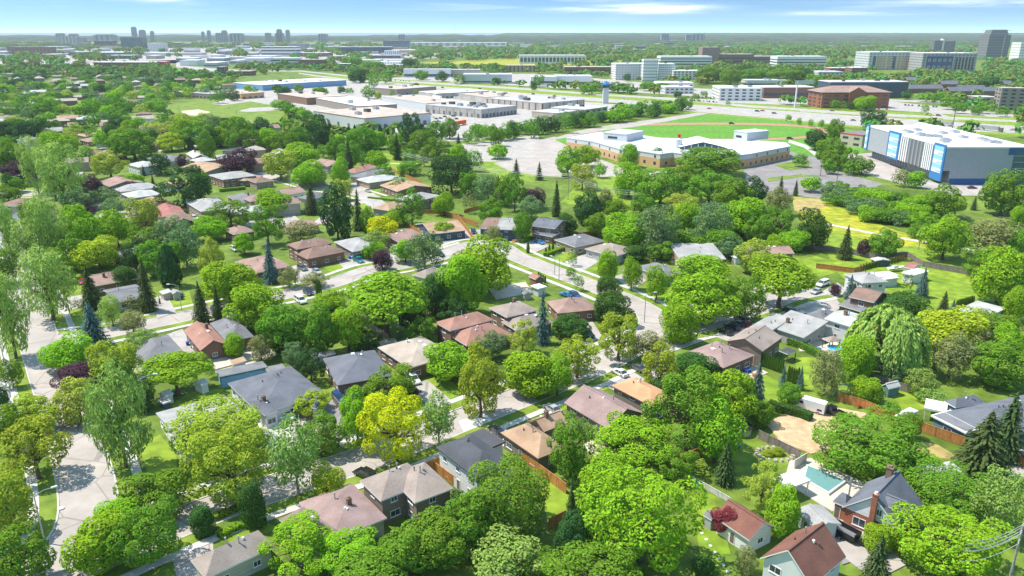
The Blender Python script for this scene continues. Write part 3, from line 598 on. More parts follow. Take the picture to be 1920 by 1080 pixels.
def smallmesh(k):
    if k in _vm: return _vm[k]
    b=MB()
    if k=='vent': b.tube((0,0,-.3),(0,0,.35),.09,.09,8); b.tube((0,0,.35),(0,0,.45),.17,.15,8); _vm[k]=b.mesh('vent',M['trim_dark'])
    if k=='vent_white': b.box(-.2,.2,-.2,.2,-.2,.22,tx=.04,ty=.04); _vm[k]=b.mesh('vent',M['trim'])
    if k=='chimney': b.box(-.35,.35,-.35,.35,-1,1.1); b.box(-.42,.42,-.42,.42,1.1,1.22); b.box(-.2,.2,-.2,.2,1.22,1.4); _vm[k]=b.mesh('chimney',M['wall_brownbrick'])
    if k=='pipe': b.tube((0,0,-.3),(0,0,1.0),.1,.1,8); b.tube((0,0,1.0),(0,0,1.15),.18,.14,8); _vm[k]=b.mesh('flue',M['metal'])
    if k=='skylight': b.box(-.5,.5,-.4,.4,-.1,.14); _vm[k]=b.mesh('skylight',[M['trim']])
    if k=='rooftop_unit': b.box(-1.6,1.6,-1.2,1.2,0,1.4); b.tube((-.7,0,1.4),(-.7,0,1.65),.5,.5,10); b.tube((.7,0,1.4),(.7,0,1.65),.5,.5,10); _vm[k]=b.mesh('rooftop_unit',M['metal'])
    if k=='dark_unit': b.box(-1.6,1.6,-1.2,1.2,0,1.5); _vm[k]=b.mesh('rooftop_unit',M['trim_dark'])
    return _vm[k]
HP=[]
def house(label,land,blocks,cat='house',name='house',fascia='trim',seed=0,vents=3,win=True,group=None,detail=True,desc=None):
    """blocks: (A,B,C,z,type,axis,h,roof,wall[,z0]) eave corners in photo pixels"""
    r=random.Random(seed or hash(label or str(blocks[0][0]))%9999 if False else (seed or int(blocks[0][0][0]*7+blocks[0][0][1]*13)))
    o0,a0,L0,W0=frame(*blocks[0][:4])
    t=thing(name,label,cat,o0,a0,group,land)
    c0=P(o0+Matrix.Rotation(a0,3,'Z')@Vector((L0/2,W0/2,2)))
    if land: LAND[-1]=(land,c0[:2])
    if not label: auto(t,desc,c0[0],c0[1],cat,group)
    for bi,bl in enumerate(blocks):
        A,B,C,z,typ,axis,h,rm,wm=bl[:9]; z0=bl[9] if len(bl)>9 else -.3
        z+=.03*bi
        o,a,Lx,Wy=frame(A,B,C,z)
        Mx=Matrix.Rotation(-a0,3,'Z')@(o-o0); ra=a-a0
        ov=min(.45,Lx*.1,Wy*.1) if z0<2 or True else .3
        axq=axis if axis else ('x' if Lx>=Wy else 'y')
        rb=MB(); roofmesh(rb,0,0,Lx,Wy,z,typ,axq,h); 
        ro=rb.build('roof' if bi==0 else 'wing_roof',[M['roof_'+rm] if 'roof_'+rm in M else M[rm],M[fascia]],t); ro.location=(Mx.x,Mx.y,0); ro.rotation_euler=(0,0,ra)
        if wm:
            wb=MB(); wallmesh(wb,ov,ov,Lx-ov,Wy-ov,z0,z,typ,axq,h,ov); wo_=wb.build('wall' if bi==0 else 'wing_wall',M['wall_'+wm],t); wo_.location=(Mx.x,Mx.y,0); wo_.rotation_euler=(0,0,ra)
        if wm and win:
            ca,sa=math.cos(a),math.sin(a)
            W_=lambda x,y: Vector((o.x+ca*x-sa*y,o.y+sa*x+ca*y,0))
            sides=[((ov,ov),(1,0),Lx-2*ov,0),((Lx-ov,ov),(0,1),Wy-2*ov,math.pi/2),((Lx-ov,Wy-ov),(-1,0),Lx-2*ov,math.pi),((ov,Wy-ov),(0,-1),Wy-2*ov,-math.pi/2)]
            hasdoor=bi>0
            for si,(p,d,ln,an) in enumerate(sides):
                mid=W_(p[0]+d[0]*ln/2,p[1]+d[1]*ln/2); nrm=Vector((math.sin(a+an),-math.cos(a+an),0))
                if (Vector((0,0,0))-mid).dot(nrm)<=0: continue        # the side away from the photographer keeps its own, unseen wall plain
                n=max(1,int(ln/3.4))
                for fl in range(2 if z-z0>4.6 else 1):
                    for k in range(n):
                        if not detail and k%2: continue
                        s=(k+.5)/n*ln+r.uniform(-.2,.2); zc=(1.45 if fl==0 else 4.1) if z<4.6 or True else 1.5
                        if z0>1 : zc=z0+1.3
                        kind='window'; w_,h_=r.choice([(1.2,1.0),(1.5,1.1),(1.8,1.2)])
                        if z<2.7: w_,h_=.9,.8
                        if fl==0 and not hasdoor and k==n//2 and detail: kind='door';w_,h_,zc=.95,2.05,1.05; hasdoor=True
                        if s<w_/2+.2 or s>ln-w_/2-.2: 
                            if ln<w_+.4: continue
                            s=min(max(s,w_/2+.2),ln-w_/2-.2)
                        x,y=p[0]+d[0]*s,p[1]+d[1]*s
                        v=Matrix.Rotation(ra,3,'Z')@Vector((x,y,0))
                        opening(t,kind,Mx.x+v.x,Mx.y+v.y,zc,ra+an,w_,h_)
        if detail and typ!='flat' and vents:
            for k in range(vents):
                fx,fy=r.uniform(.3,.7),r.uniform(.3,.7); x,y=fx*Lx,fy*Wy
                if typ=='hip': hz=min(x,Lx-x,y,Wy-y)/(min(Lx,Wy)/2)*h
                elif typ=='gable': hz=h*(1-abs((y/Wy if axq=='x' else x/Lx)-.5)*2)
                else: hz=h*(y/Wy if axq=='x' else x/Lx)
                kk=r.choice(['vent','vent','vent_white','vent_white','pipe','skylight' if z<4 else 'vent'] if k else ['chimney','pipe','pipe','vent','vent','pipe'])
                put({'vent':'vent','vent_white':'vent','pipe':'flue','skylight':'skylight','chimney':'chimney'}[kk],smallmesh(kk),ro,(x,y,z+hz))
    return t
H=house
# name, landmark phrase, blocks
H('large grey hip-roofed semi-detached house with wings, white siding, between linden and purple tree','the large grey hip-roofed semi',[((427,718),(545,686),(612,738),3.2,'hip',None,2.6,'slate','white'),((462,752),(497,779),(523,771),3.2,'hip','y',1.3,'slate','white'),((585,764),(596,757),(623,746),3.15,'hip',None,1.0,'slate','grey')],vents=4)
H('square grey hip-roofed brick house with a front porch above two parked blue cars','the grey house with the porch',[((605,672),(632,723),(725,688),3.5,'hip',None,2.8,'slate','brick')],fascia='trim_dark',vents=4)
H('tan hip-roofed bungalow with a skylight, white SUV parked in its drive','the tan-roofed bungalow',[((708,651),(767,690),(850,664),3.4,'hip',None,2.4,'sand','brownbrick')],vents=4)
H('salmon-roofed split-level house in brown brick in the middle of the picture','the salmon-roofed split-level',[((815,604),(844,620),(922,597),5.3,'hip',None,1.7,'salmon','brownbrick'),((842,628),(875,648),(956,624),3.3,'hip',None,2.6,'salmon','brownbrick')],vents=3)
H('pale taupe two-level house just left of a tall blue spruce','the pale taupe two-level house',[((916,577),(950,595),(1003,578),5.0,'hip',None,1.6,'taupe','brownbrick'),((940,603),(968,620),(1030,600),3.2,'hip',None,2.0,'taupe','brownbrick')])
H('pinkish hip-roofed bungalow right of the tall blue spruce, blue cars behind it','the pinkish bungalow by the spruce',[((1023,565),(1046,588),(1114,574),3.2,'hip',None,2.4,'pink','brownbrick')],fascia='trim_brown')
H('big mauve-brown gabled house with a long ridge, beside the orange-roofed house','the mauve gabled house',[((1128,731),(1211,776),(1152,812),4.6,'gable','x',2.6,'mauve','taupe')],fascia='trim_dark')
H('house with a bright orange low roof and taupe siding walls','the orange-roofed house',[((1146,723),(1220,761),(1262,741),4.6,'hip',None,1.4,'orange','taupe')],fascia='trim_brown')
H('low tan-roofed L-shaped bungalow beside a new wooden fence','the tan L-shaped bungalow',[((938,811),(1009,860),(1062,838),3.3,'hip',None,2.2,'tan','taupe'),((988,790),(1020,810),(1065,792),3.3,'gable','y',1.6,'tan','taupe')],fascia='trim_brown')
H('tall new white-sided house with a dark charcoal roof and flat-roofed garage','the white house with the charcoal roof',[((817,838),(893,897),(966,869),5.6,'hip','x',1.9,'dark','white'),((873,817),(915,843),(948,828),4.2,'flat',None,0,'dark','white')],vents=2,fascia='trim_dark')
H('two-storey taupe house with a tan-grey roof in two hipped parts, bottom centre','the taupe two-storey house',[((674,901),(714,939),(806,902),5.0,'hip',None,2.0,'taupe','taupe'),((726,890),(778,943),(848,913),5.0,'hip','y',2.0,'taupe','taupe')],fascia='trim',vents=4)
H('low bungalow with a broad dusty pink-brown roof left of the taupe two-storey house','the dusty pink bungalow',[((726,971),(660,905),(562,944),3.2,'hip',None,1.6,'mauve','beige'),((523,974),(600,1025),(650,1000),3.2,'hip',None,1.4,'mauve','beige')],fascia='trim',vents=4)
H('bungalow with a beige-brown roof at the bottom edge, flue pipes on top','the beige bungalow at the bottom',[((357,1050),(385,1085),(515,1025),3.2,'hip',None,2.0,'taupe','beige')],fascia='trim')
H('low grey gable-roofed bungalow half hidden by lindens at left','the low grey bungalow at left',[((419,740),(292,774),(336,845),3.2,'gable','x',1.4,'lgrey','white')],vents=2)
H('semi-detached house, half brown and half grey roof, by the upper street','the half brown, half grey semi',[((344,620),(375,658),(424,642),3.3,'gable','x',1.9,'salmon','brick'),((393,606),(425,642),(472,626),3.34,'hip',None,1.9,'grey','brick')],vents=3,fascia='trim_brown')
H('plain grey-roofed house between feathery tree and umbrella-crowned tree at left','the plain grey house at left',[((315,627),(347,662),(268,686),3.2,'hip',None,1.8,'grey','grey')],vents=1)
H('brown brick bungalow with a long pinkish roof by the willow-lined street','the long pinkish bungalow',[((174,537),(263,521),(250,502),3.2,'gable','x',1.6,'pink','brick')],fascia='trim')
H('low grey-roofed bungalow just below the long pinkish bungalow','the low grey-roofed bungalow',[((214,568),(277,556),(264,531),3.0,'gable','x',1.2,'grey','beige')],vents=1)
H('pink-roofed house left of a dark spruce, partly hidden by leaves','the pink house behind the spruce',[((440,490),(480,512),(538,494),3.3,'hip',None,2.0,'pink','brick')])
H('big brown-roofed two-level brick house with a white front porch','the big brown two-level house',[((537,458),(557,468),(622,455),5.0,'hip',None,1.7,'brown','brick'),((553,475),(576,486),(645,470),3.4,'hip',None,2.4,'brown','brick')],vents=3,fascia='trim_brown')
H('light grey hip-roofed bungalow next to the teal pickup truck','the light grey bungalow',[((626,453),(661,472),(716,460),3.2,'hip',None,2.0,'lgrey','greybrick')])
H('pinkish brown gabled bungalow right of the small golden tree','the bungalow by the golden tree',[((795,441),(749,455),(722,439),3.2,'gable','x',1.7,'pink','brick')])
H('bungalow with an orange-tan roof and navy gable end beside a wooden fence','the orange-tan roofed bungalow',[((779,420),(808,439),(876,432),3.3,'gable','y',2.2,'tan','navy')],fascia='trim')
H('two-storey semi with navy walls, roof half brown and half pale grey','the navy semi-detached house',[((898,428),(930,430),(933,408),4.6,'gable','x',1.8,'brown','navy'),((931,430),(966,431),(966,409),4.6,'gable','x',1.8,'lgrey','navy')],fascia='trim')
H('two-storey brown house with a slate grey roof at the bend of the street','the two-storey slate-roofed house',[((994,423),(1041,429),(1065,414),5.4,'gable','x',1.8,'slate','brownbrick'),((998,437),(1036,444),(1046,438),3.0,'shed','x',.6,'slate','brownbrick')],fascia='trim')
H('bungalow with a grey hipped roof and orange brick sides behind clipped hedges','the hedged grey bungalow',[((1039,449),(1078,463),(1131,450),3.2,'hip',None,2.3,'grey','tanbrick')],fascia='trim')
H('taupe hip-roofed bungalow with pale walls behind a big lawn','the taupe lawn bungalow',[((1096,466),(1152,481),(1196,467),3.2,'hip',None,2.0,'taupe','grey')])
H('grey-brown bungalow mostly hidden behind three bright street trees','the hidden grey-brown bungalow',[((1190,500),(1244,520),(1264,503),3.2,'hip',None,1.9,'grey','beige')])
H('house with a large pale grey single-slope roof and pink brick end wall','the pale grey sloping-roof house',[((1275,487),(1362,486),(1352,462),4.2,'shed','x',1.3,'lgrey','tanbrick')],fascia='trim')
H('low pink-roofed house behind the yellow-green tree near the back fence','the low pink back-fence house',[((1400,477),(1490,475),(1484,461),3.2,'gable','x',1.4,'pink','brick')])
H('two-storey light grey house beside parked boat and white garages','the two-storey light grey house',[((1582,513),(1617,531),(1662,526),5.4,'hip',None,1.7,'lgrey','palegrey')],fascia='trim')
H('two-storey house with a brown roof and brown walls stepping down to grey','the brown stepped house',[((1591,556),(1639,567),(1660,548),5.6,'gable','x',1.6,'brown','brownbrick'),((1570,571),(1614,584),(1638,572),3.2,'shed','x',.7,'grey','brownbrick')],fascia='trim')
H('long grey gabled bungalow with a wide roof plane facing the gardens','the long grey gabled bungalow',[((1437,610),(1508,633),(1546,612),3.3,'shed','x',1.7,'lgrey','grey'),((1405,613),(1440,624),(1470,600),3.2,'shed','x',1.2,'lgrey','grey')],fascia='trim')
H('grey house with two-storey white block and white-edged flat gable behind the long bungalow','the grey and white block house',[((1545,597),(1594,612),(1628,594),5.3,'gable','x',.9,'silver','palegrey'),((1505,593),(1547,605),(1580,589),3.5,'hip',None,1.4,'grey','grey')],fascia='trim')
H('taupe house with a gable end facing left and a black gazebo in its yard','the taupe gabled house',[((1360,640),(1430,659),(1482,636),4.2,'gable','y',2.0,'taupe','taupe')],fascia='trim_brown')
H('mauve-roofed bungalow with a line of white roof vents','the mauve-roofed bungalow',[((1285,661),(1357,690),(1411,664),3.3,'hip',None,2.0,'mauve','brownbrick')],vents=6,fascia='trim_brown')
H('flat pale grey outbuilding on a big lawn at the right','the flat pale outbuilding',[((1796,580),(1851,595),(1877,577),3.0,'shed','x',.3,'silver','palegrey')],vents=0)
H('wide dark grey complex-roofed house with teal-grey garage at the right edge','the wide dark grey house',[((1772,772),(1868,822),(1990,772),3.3,'hip',None,2.4,'slate','teal'),((1745,779),(1811,812),(1838,796),3.0,'flat',None,0,'grey','teal'),((1770,752),(1792,764),(1835,748),3.2,'hip',None,1.2,'slate','teal')],vents=4)
H('low garage with a faded red-brown gabled roof and white walls, maroon tree beside','the red-brown garage',[((1338,968),(1405,1013),(1447,982),3.0,'gable','x',2.0,'rust','white')],name='garage',cat='garage',fascia='trim',vents=0)
H('steep rust-red-roofed white house with round chimney at the bottom right','the steep rust-red house',[((1492,995),(1425,1046),(1512,1108),5.0,'gable','x',3.6,'rust','palegrey')],fascia='trim',vents=4)
H('grey hip-roofed bungalow under the canopy of the spreading tree by the street','the grey bungalow across the street',[((772,515),(800,522),(826,505),3.2,'hip',None,1.6,'taupe','beige')],vents=1)
H('pink-roofed bungalow almost hidden under the giant spreading tree','the pink bungalow under the big tree',[((665,590),(700,599),(722,578),3.2,'hip',None,1.8,'pink','brick')],vents=1)
H('white-walled grey garage beside the turquoise swimming pool','the garage by the pool',[((1492,954),(1527,990),(1557,962),2.9,'gable','x',.6,'lgrey','palegrey')],name='garage',cat='garage',vents=0)
UP="""pink 185 341 205 350 268 341|lgrey 207 351 226 360 296 349|silver 226 363 246 372 302 363|tan 256 376 280 385 317 377|red 284 391 298 410 350 402|lgrey 346 378 377 397 428 382|grey 425 368 450 381 490 372|tan 417 336 460 339 502 330|tan 340 313 385 323 437 312|grey 274 296 310 304 338 294|silver 238 308 260 314 284 304|dark 415 282 470 285 475 272
silver 349 288 362 297 377 286|pink 176 286 200 292 228 285|lgrey 18 330 55 335 60 316|brown -12 386 44 387 40 372|pink 15 405 55 409 60 392|brown 133 290 165 293 172 281|pink 419 431 439 440 472 430|grey 210 478 240 483 249 461|pink 583 306 615 312 633 302|grey 655 330 690 334 713 318|salmon 645 322 668 324 690 311|silver 666 336 692 343 734 328
tan 712 347 745 359 794 345|lgrey 736 372 775 379 807 363|tan 697 390 730 395 743 380|pink 530 420 545 429 588 415|pink 512 360 535 366 552 354|brown 465 338 480 343 500 334|lgrey 390 328 418 337 455 321|pink 148 262 165 266 180 257|brown 80 272 100 276 120 268|grey 560 370 580 374 600 364|tan 300 345 320 349 338 341|pink 455 372 470 378 500 370
brown 238 275 255 279 275 271|pink 320 244 345 249 372 240|lgrey 284 248 300 252 322 244|tan 372 250 400 254 425 244|grey 30 262 50 266 66 257|tan 140 252 160 256 178 248|silver 355 300 372 304 392 296"""
WL=['brick','brownbrick','greybrick','beige','white','tanbrick']
RW={'mauve':'mauve','sand':'sandy','pink':'pinkish','lgrey':'light grey','silver':'near-white','tan':'tan','red':'dusty red','grey':'mid grey','dark':'dark blue-grey','brown':'brown','salmon':'salmon pink'}
for i,q in enumerate(UP.replace('\n','|').split('|')):
    t=q.split(); c=t[0]; v=list(map(float,t[1:]))
    house(None,None,[((v[0],v[1]),(v[2],v[3]),(v[4],v[5]),3.3 if i%5 else 4.6,'hip' if i%4 else 'gable',None,1.9,c,WL[i%6])],vents=2,detail=True,group='houses of the leafy suburb',desc=RW[c]+'-roofed house')
# the suburb further off: small in the photo, still one thing per house
r=random.Random(21)
FARPTS=[]
def farhouse(x,y,sc=1.12,grp='houses of the far suburb'):
    g=G(x,y,0); a=R(r.choice([28,118,28,30,25])+r.uniform(-6,6)); l,w,z,h=r.uniform(12,17)*sc,r.uniform(9,12)*sc,r.choice([3.2,3.2,5.2]),r.uniform(1.6,2.6)
    c=r.choice(['pink','pink','mauve','lgrey','tan','brown','sand','silver','taupe'])
    t=thing('house',None,'house',(g.x,g.y,0),a,grp)
    b=MB(); roofmesh(b,-l/2,-w/2,l/2,w/2,z,r.choice(['hip','gable']),'x',h); b.build('roof',[M['roof_'+c],M['trim']],t)
    b=MB(); b.box(-l/2+.4,l/2-.4,-w/2+.4,w/2-.4,-.2,z-.2); b.build('wall',M['wall_'+r.choice(WL)],t)
    FARPTS.append((x,y)); auto(t,('distant ' if y<262 or x>640 else '')+RW.get(c,'taupe')+'-roofed house',x,y,'house',grp)
pts=[]
for _ in range(4000):
    if len(pts)>=95: break
    x=r.uniform(-10,520); y=r.uniform(140,262)
    if x>300 and 183<y<238: continue
    if x>430 and y<240: continue
    if x>250 and y<150: continue
    s=(y-60)/10
    if any(abs(x-a)<s*1.9 and abs(y-b)<s*.55 for a,b in pts): continue
    pts.append((x,y)); farhouse(x,y)
HC=[P((o.location.x,o.location.y,2))[:2] for o in bpy.data.objects if o.parent is None and o.name.startswith('house')]
k=0; poly=[(120,262),(470,258),(600,300),(640,350),(560,450),(250,440),(140,380)]
for _ in range(3000):
    if k>=26: break
    x=r.uniform(120,640); y=r.uniform(258,450); s=(y-60)/10
    if not inside(x,y,poly) or any(abs(x-a)<s*2.0 and abs(y-b)<s*.72 for a,b in HC): continue
    HC.append((x,y)); k+=1; farhouse(x,y,.95,'houses of the leafy suburb')
    g=G(x,y); an=R(28); ln=9; b=MB(); b.box(-2.4,2.4,-16,0,-.2,.1+.004*k); o=struct(b.build('driveway',M['lot'])); o.location=(g.x,g.y,0); o.rotation_euler=(0,0,an)
for x,y in [(1120,92),(1150,93),(1165,94),(1190,94),(1205,95),(1390,92),(1480,86),(1492,85),(1530,85),(1550,82),(1720,79),(1830,83),(1905,80),(1000,96),(1360,93)]: farhouse(x,y,1.5)
# ---------------- larger and special buildings ----------------
def box_part(t,name,x0,x1,y0,y1,z0,z1,m,par=None):
    b=MB(); b.box(x0,x1,y0,y1,z0,z1); return b.build(name,M[m],par or t)
def flatb(label,land,A,B,C,z,wall,roof='flat_grey',bands=(),units=3,name='building',cat='building',edge=None,cols=0,colmat='trim',wins=0,doors=0,seed=1,z0=-.3,dims=None,group=None,desc=None,colw=.35,side_wins=True,win_mat='glass'):
    if dims: o,a,Lx,Wy=dims
    else: o,a,Lx,Wy=frame(A,B,C,z)
    r=random.Random(seed+int(o.x)); t=thing(name,label,cat,o,a,group,land)
    cx,cy,_=P(o+Matrix.Rotation(a,3,'Z')@Vector((Lx/2,Wy/2,z)))
    if land: LAND[-1]=(land,(cx,cy))
    if not label: auto(t,desc,cx,cy,cat,group)
    b=MB(); b.box(0,Lx,0,Wy,z0,z-.15); b.build('wall',M[wall],t)
    b=MB(); b.box(-.15,Lx+.15,-.15,Wy+.15,z-.15,z+.5,1); b.box(.35,Lx-.35,.35,Wy-.35,z+.4,z+.52,0); ro=b.build('roof',[M[roof],M[edge or wall]],t)
    ca,sa=math.cos(a),math.sin(a)
    W_=lambda x,y: Vector((o.x+ca*x-sa*y,o.y+sa*x+ca*y,0))
    vis=[]
    for si,(p,d,ln,an) in enumerate([((0,0),(1,0),Lx,0),((Lx,0),(0,1),Wy,math.pi/2),((Lx,Wy),(-1,0),Lx,math.pi),((0,Wy),(0,-1),Wy,-math.pi/2)]):
        mid=W_(p[0]+d[0]*ln/2,p[1]+d[1]*ln/2); nrm=Vector((math.sin(a+an),-math.cos(a+an),0))
        if (-mid).dot(nrm)>0: vis.append((p,d,ln,an,nrm))
    for (p,d,ln,an,nrm) in vis:
        def strip(nm,s0,s1,za,zb,m,th=.12):
            bb=MB(); bb.box(s0,s1,-th,0,za,zb); q=bb.build(nm,M[m],t); q.location=(p[0],p[1],0); q.rotation_euler=(0,0,an); return q
        for (za,zb,m) in bands: strip('window_band',.6,ln-.6,za,zb,m)
        if cols:
            n=max(2,int(ln/cols))
            for k in range(min(n,30)+1): s=k*(ln-colw)/min(n,30); strip('pilaster',s,s+colw,z0,z-.2,colmat,.45)
        if wins:
            n=max(1,min(14,int(ln/wins))); fl=max(1,min(7,int(z/3.4)))
            for f in range(fl):
                for k in range(n):
                    s=(k+.5)*ln/n; w_=ln/n*.5; strip('window',s-w_/2,s+w_/2,f*z/fl+.9,f*z/fl+2.5,win_mat,.06)
        if doors:
            n=min(doors,int(ln/5))
            for k in range(n): s=(k+.5)*ln/n; strip('loading_door',s-1.6,s+1.6,.1,3.6,'stripe_dark',.1)
    for k in range(units):
        put('rooftop_unit',smallmesh('rooftop_unit' if r.random()<.75 else 'dark_unit'),ro,(r.uniform(.12,.88)*Lx,r.uniform(.15,.85)*Wy,z+.5),0,[min(1.6,Lx/18)*r.uniform(.6,1.1)]*3)
    return t,o,a,Lx,Wy
def fb(label,land,x0,x1,yt,yb,dep,wall,yaw=0,**k):
    if label and not any(q in k for q in ('bands','wins','cols')) and 'windowless' not in label: k['wins']=6
    a,b=G(x0,yb),G(x1,yb); c=(a+b)/2; a=c+(a-c)*1.0; L_=(b-a).length; ang=math.atan2(b.y-a.y,b.x-a.x)+R(yaw)
    lo,hi=1,900
    for _ in range(30):
        mi=(lo+hi)/2
        if P((c.x,c.y,mi))[1]>yt: lo=mi
        else: hi=mi
    L_=L_/max(.6,math.cos(R(yaw))+abs(math.sin(R(yaw)))*dep/L_*.9) if yaw else L_
    o=c-Vector((math.cos(ang),math.sin(ang),0))*L_/2
    return flatb(label,land,None,None,None,lo,wall,dims=(o,ang,L_,dep),**k)
# the big grey and blue sports building
z=19.0; A,B_,C_=(1626,236),(1776,277),(1932,276)
o,a,Lx,Wy=frame(A,B_,C_,z)
t=thing('sports_centre','huge grey building with a white roof and blue and striped panels on its overhanging front','building',o,a,None,'the huge grey and blue building'); LAND[-1]=(LAND[-1][0],(1760,295))
b=MB(); b.box(4.5,Lx-.1,3.5,Wy,-.3,7.2); b.build('lower_wall',M['wall_steel'],t)
b=MB(); b.box(0,Lx,0,Wy,7.2,z-.2); b.build('upper_wall',M['wall_sport'],t)
b=MB(); b.box(Lx-.2,Lx+.15,4,Wy-1,0,3.2); b.build('plinth',M['deep_blue'],t)
b=MB(); b.box(Lx-.3,Lx+.05,3.5,Wy,3.2,7.25); b.build('side_wall',M['wall_sport'],t)
b=MB(); b.box(-.2,Lx+.2,-.2,Wy+.2,z-.2,z+.5,1); b.box(.4,Lx-.4,.4,Wy-.4,z+.3,z+.52,0); ro=b.build('roof',[M['flat_white'],M['trim']],t)
u=Vector((math.cos(a),math.sin(a),0))
def sx_(px): f=(px-1626)/150; return (G(px,236+41*f,z)-o).dot(u)
def fpanel(nm,x0,x1,z0,z1,m,th=.3,par=None): b=MB(); b.box(sx_(x0),sx_(x1),-th,0,z0,z1); return b.build(nm,M[m],par or t)
for (x0,x1) in ((1627,1632.5),(1669,1691),(1754,1776)):
    fr=fpanel('frame_panel',x0,x1,4.6 if x0<1700 else 1.5,z+1.2,'panel_blue',.6)
    w=sx_(x1)-sx_(x0); n=6
    for k in range(n):
        b=MB(); s0=sx_(x0)+w*.12; s1=sx_(x1)-w*.12; q0=5.6+k*(z-5.6)/n; b.box(s0,s1,-.75,-.6,q0,q0+(z-5.6)/n*.98); p=b.build('sky_panel',M['panel_sky' if k%2 else 'trim'],fr)
        if k%2==0: b=MB(); b.box(s0+w*.35,s1-.1,-.8,-.75,q0+.4,q0+(z-5.6)/n*.55); b.build('sky_panel',M['panel_sky'],fr)
for x0,n,st,wd,mm in ((1692,4,3.9,2.1,'trim'),(1708.5,4,7,2.6,'metal'),(1736,5,3.5,1.9,'trim')):
    for k in range(n): fpanel('rib',x0+k*st,x0+k*st+wd,5.2,z-.4,mm,.5)
fpanel('dark_panel',1691.5,1753,5.4,z-.5,'stripe_dark',.2)
fpanel('upper_overhang',1632.5,1669,5.0,7.2,'wall_sport',.05)
b=MB(); b.box(Lx,Lx+.35,Wy-9,Wy,2,z-1.5); gl=b.build('glass_wall',M['glass_blue'],t)
for k in range(5): b=MB(); b.box(Lx+.35,Lx+.45,Wy-9,Wy,2+k*3.2,2.25+k*3.2); b.build('mullion',M['metal'],gl)
b=MB(); b.box(Lx,Lx+.3,Wy-12,Wy,z-3.5,z); b.build('blue_band',M['deep_blue'],t)
for k in range(14):
    w=MB(); s=6+k*3.2; w.box(s,s+2.2,3.25,3.5,1,4.2); w.build('window',M['glass_blue'],t)
rr=random.Random(4)
for k in range(18): put('rooftop_unit',smallmesh('rooftop_unit'),ro,(Lx*rr.uniform(.25,.9),Wy*rr.uniform(.1,.85),z+.5),0,[1.5,1.5,.9])
b=MB(); b.box(Lx*.02,Lx*.3,Wy*.62,Wy*.8,z+.5,z+2.6,tx=1.5,ty=3); b.build('roof_canopy',M['flat_white'],ro)
# school
sp_=[(1062,259),(1111,266),(1168,282),(1200,284),(1238,290),(1262,287),(1290,291),(1330,289),(1384,292),(1404,290),(1482,275),(1472,268),(1380,262),(1300,262),(1235,259),(1180,251),(1120,249)]
pts=[G(x,y,7.5) for x,y in sp_]; o=Vector((pts[4].x,pts[4].y,0)); pts=[p-o for p in pts]
ar=sum(pts[i].x*pts[(i+1)%len(pts)].y-pts[(i+1)%len(pts)].x*pts[i].y for i in range(len(pts)))
t=thing('school','long low school with a white zigzag roof, orange brick walls and a gabled glass entrance','school',o,0,None,'the white-roofed school'); LAND[-1]=(LAND[-1][0],(1270,278))
pr=[(p.x,p.y) for p in pts]
if ar<0: pr=pr[::-1]
b=MB(); b.prism(pr,-.3,5.0); b.build('wall',M['wall_orange'],t)
cx=sum(p[0] for p in pr)/len(pr); cy=sum(p[1] for p in pr)/len(pr)
b=MB(); b.prism([(p[0]+(cx-p[0])*.002,p[1]+(cy-p[1])*.002) for p in pr],5.0,7.4,0); b.build('upper_wall',M['wall_palegrey'],t)
b=MB(); b.prism([(p[0]-(cx-p[0])*.004,p[1]-(cy-p[1])*.004) for p in pr],7.4,7.9,0); ro=b.build('roof',M['flat_pale'],t)
for (x0,y0,x1,y1,x2,y2,h) in ((1131,262,1175,266,1195,258,4.5),(1375,260,1400,264,1424,258,5)):
    oo,aa,l,w=frame((x0,y0),(x1,y1),(x2,y2),7.9); b=MB(); b.box(0,l,0,w,7.9,7.9+h); b.box(-.2,l+.2,-.2,w+.2,7.9+h,8.3+h); q=b.build('roof_block',M['wall_palegrey'],ro); q.location=(oo-o); q.rotation_euler=(0,0,aa)
    g=MB(); g.box(l*.2,l*.6,-.1,0,9.2,10.6); v=g.build('window',M['glass'],q)
oo=G(1276,281,7.5)-o; oo.z=0
b=MB(); q=[(0,0),(26,0)]; b.face([(0,0,8),(26,0,8),(26,0,9.5),(13,0,12.3),(0,0,9.5)],0); b.face([(-1,-1.2,9.3),(13,-1.2,12.7),(13,26,12.7),(-1,26,9.3)],1); b.face([(13,-1.2,12.7),(27,-1.2,9.3),(27,26,9.3),(13,26,12.7)],1); b.box(0,.4,0,25,7.9,9.5,0); b.box(25.6,26,0,25,7.9,9.5,0)
en=b.build('entrance_gable',[M['glass_blue'],M['flat_white']],ro); en.location=oo; en.rotation_euler=(0,0,R(-6))
for k in range(6): b=MB(); b.box(2+k*4,2.5+k*4,-.2,0,7.9,9.6+min(k,5-k)*.85); b.build('mullion',M['trim'],en)
oo=G(1272,278,7.5)-o; b=MB(); b.tube((0,0,7),(0,0,13),2.2,2.2,14); b.tube((0,0,13),(0,0,14),2.3,.3,14); q=b.build('round_tower',M['wall_palegrey'],ro); q.location=(oo.x,oo.y,0)
b=MB(); b.tube((0,0,14),(0,0,16),.9,.9,10); b.build('red_cap',M['red_paint'],q)
n=len(pr)
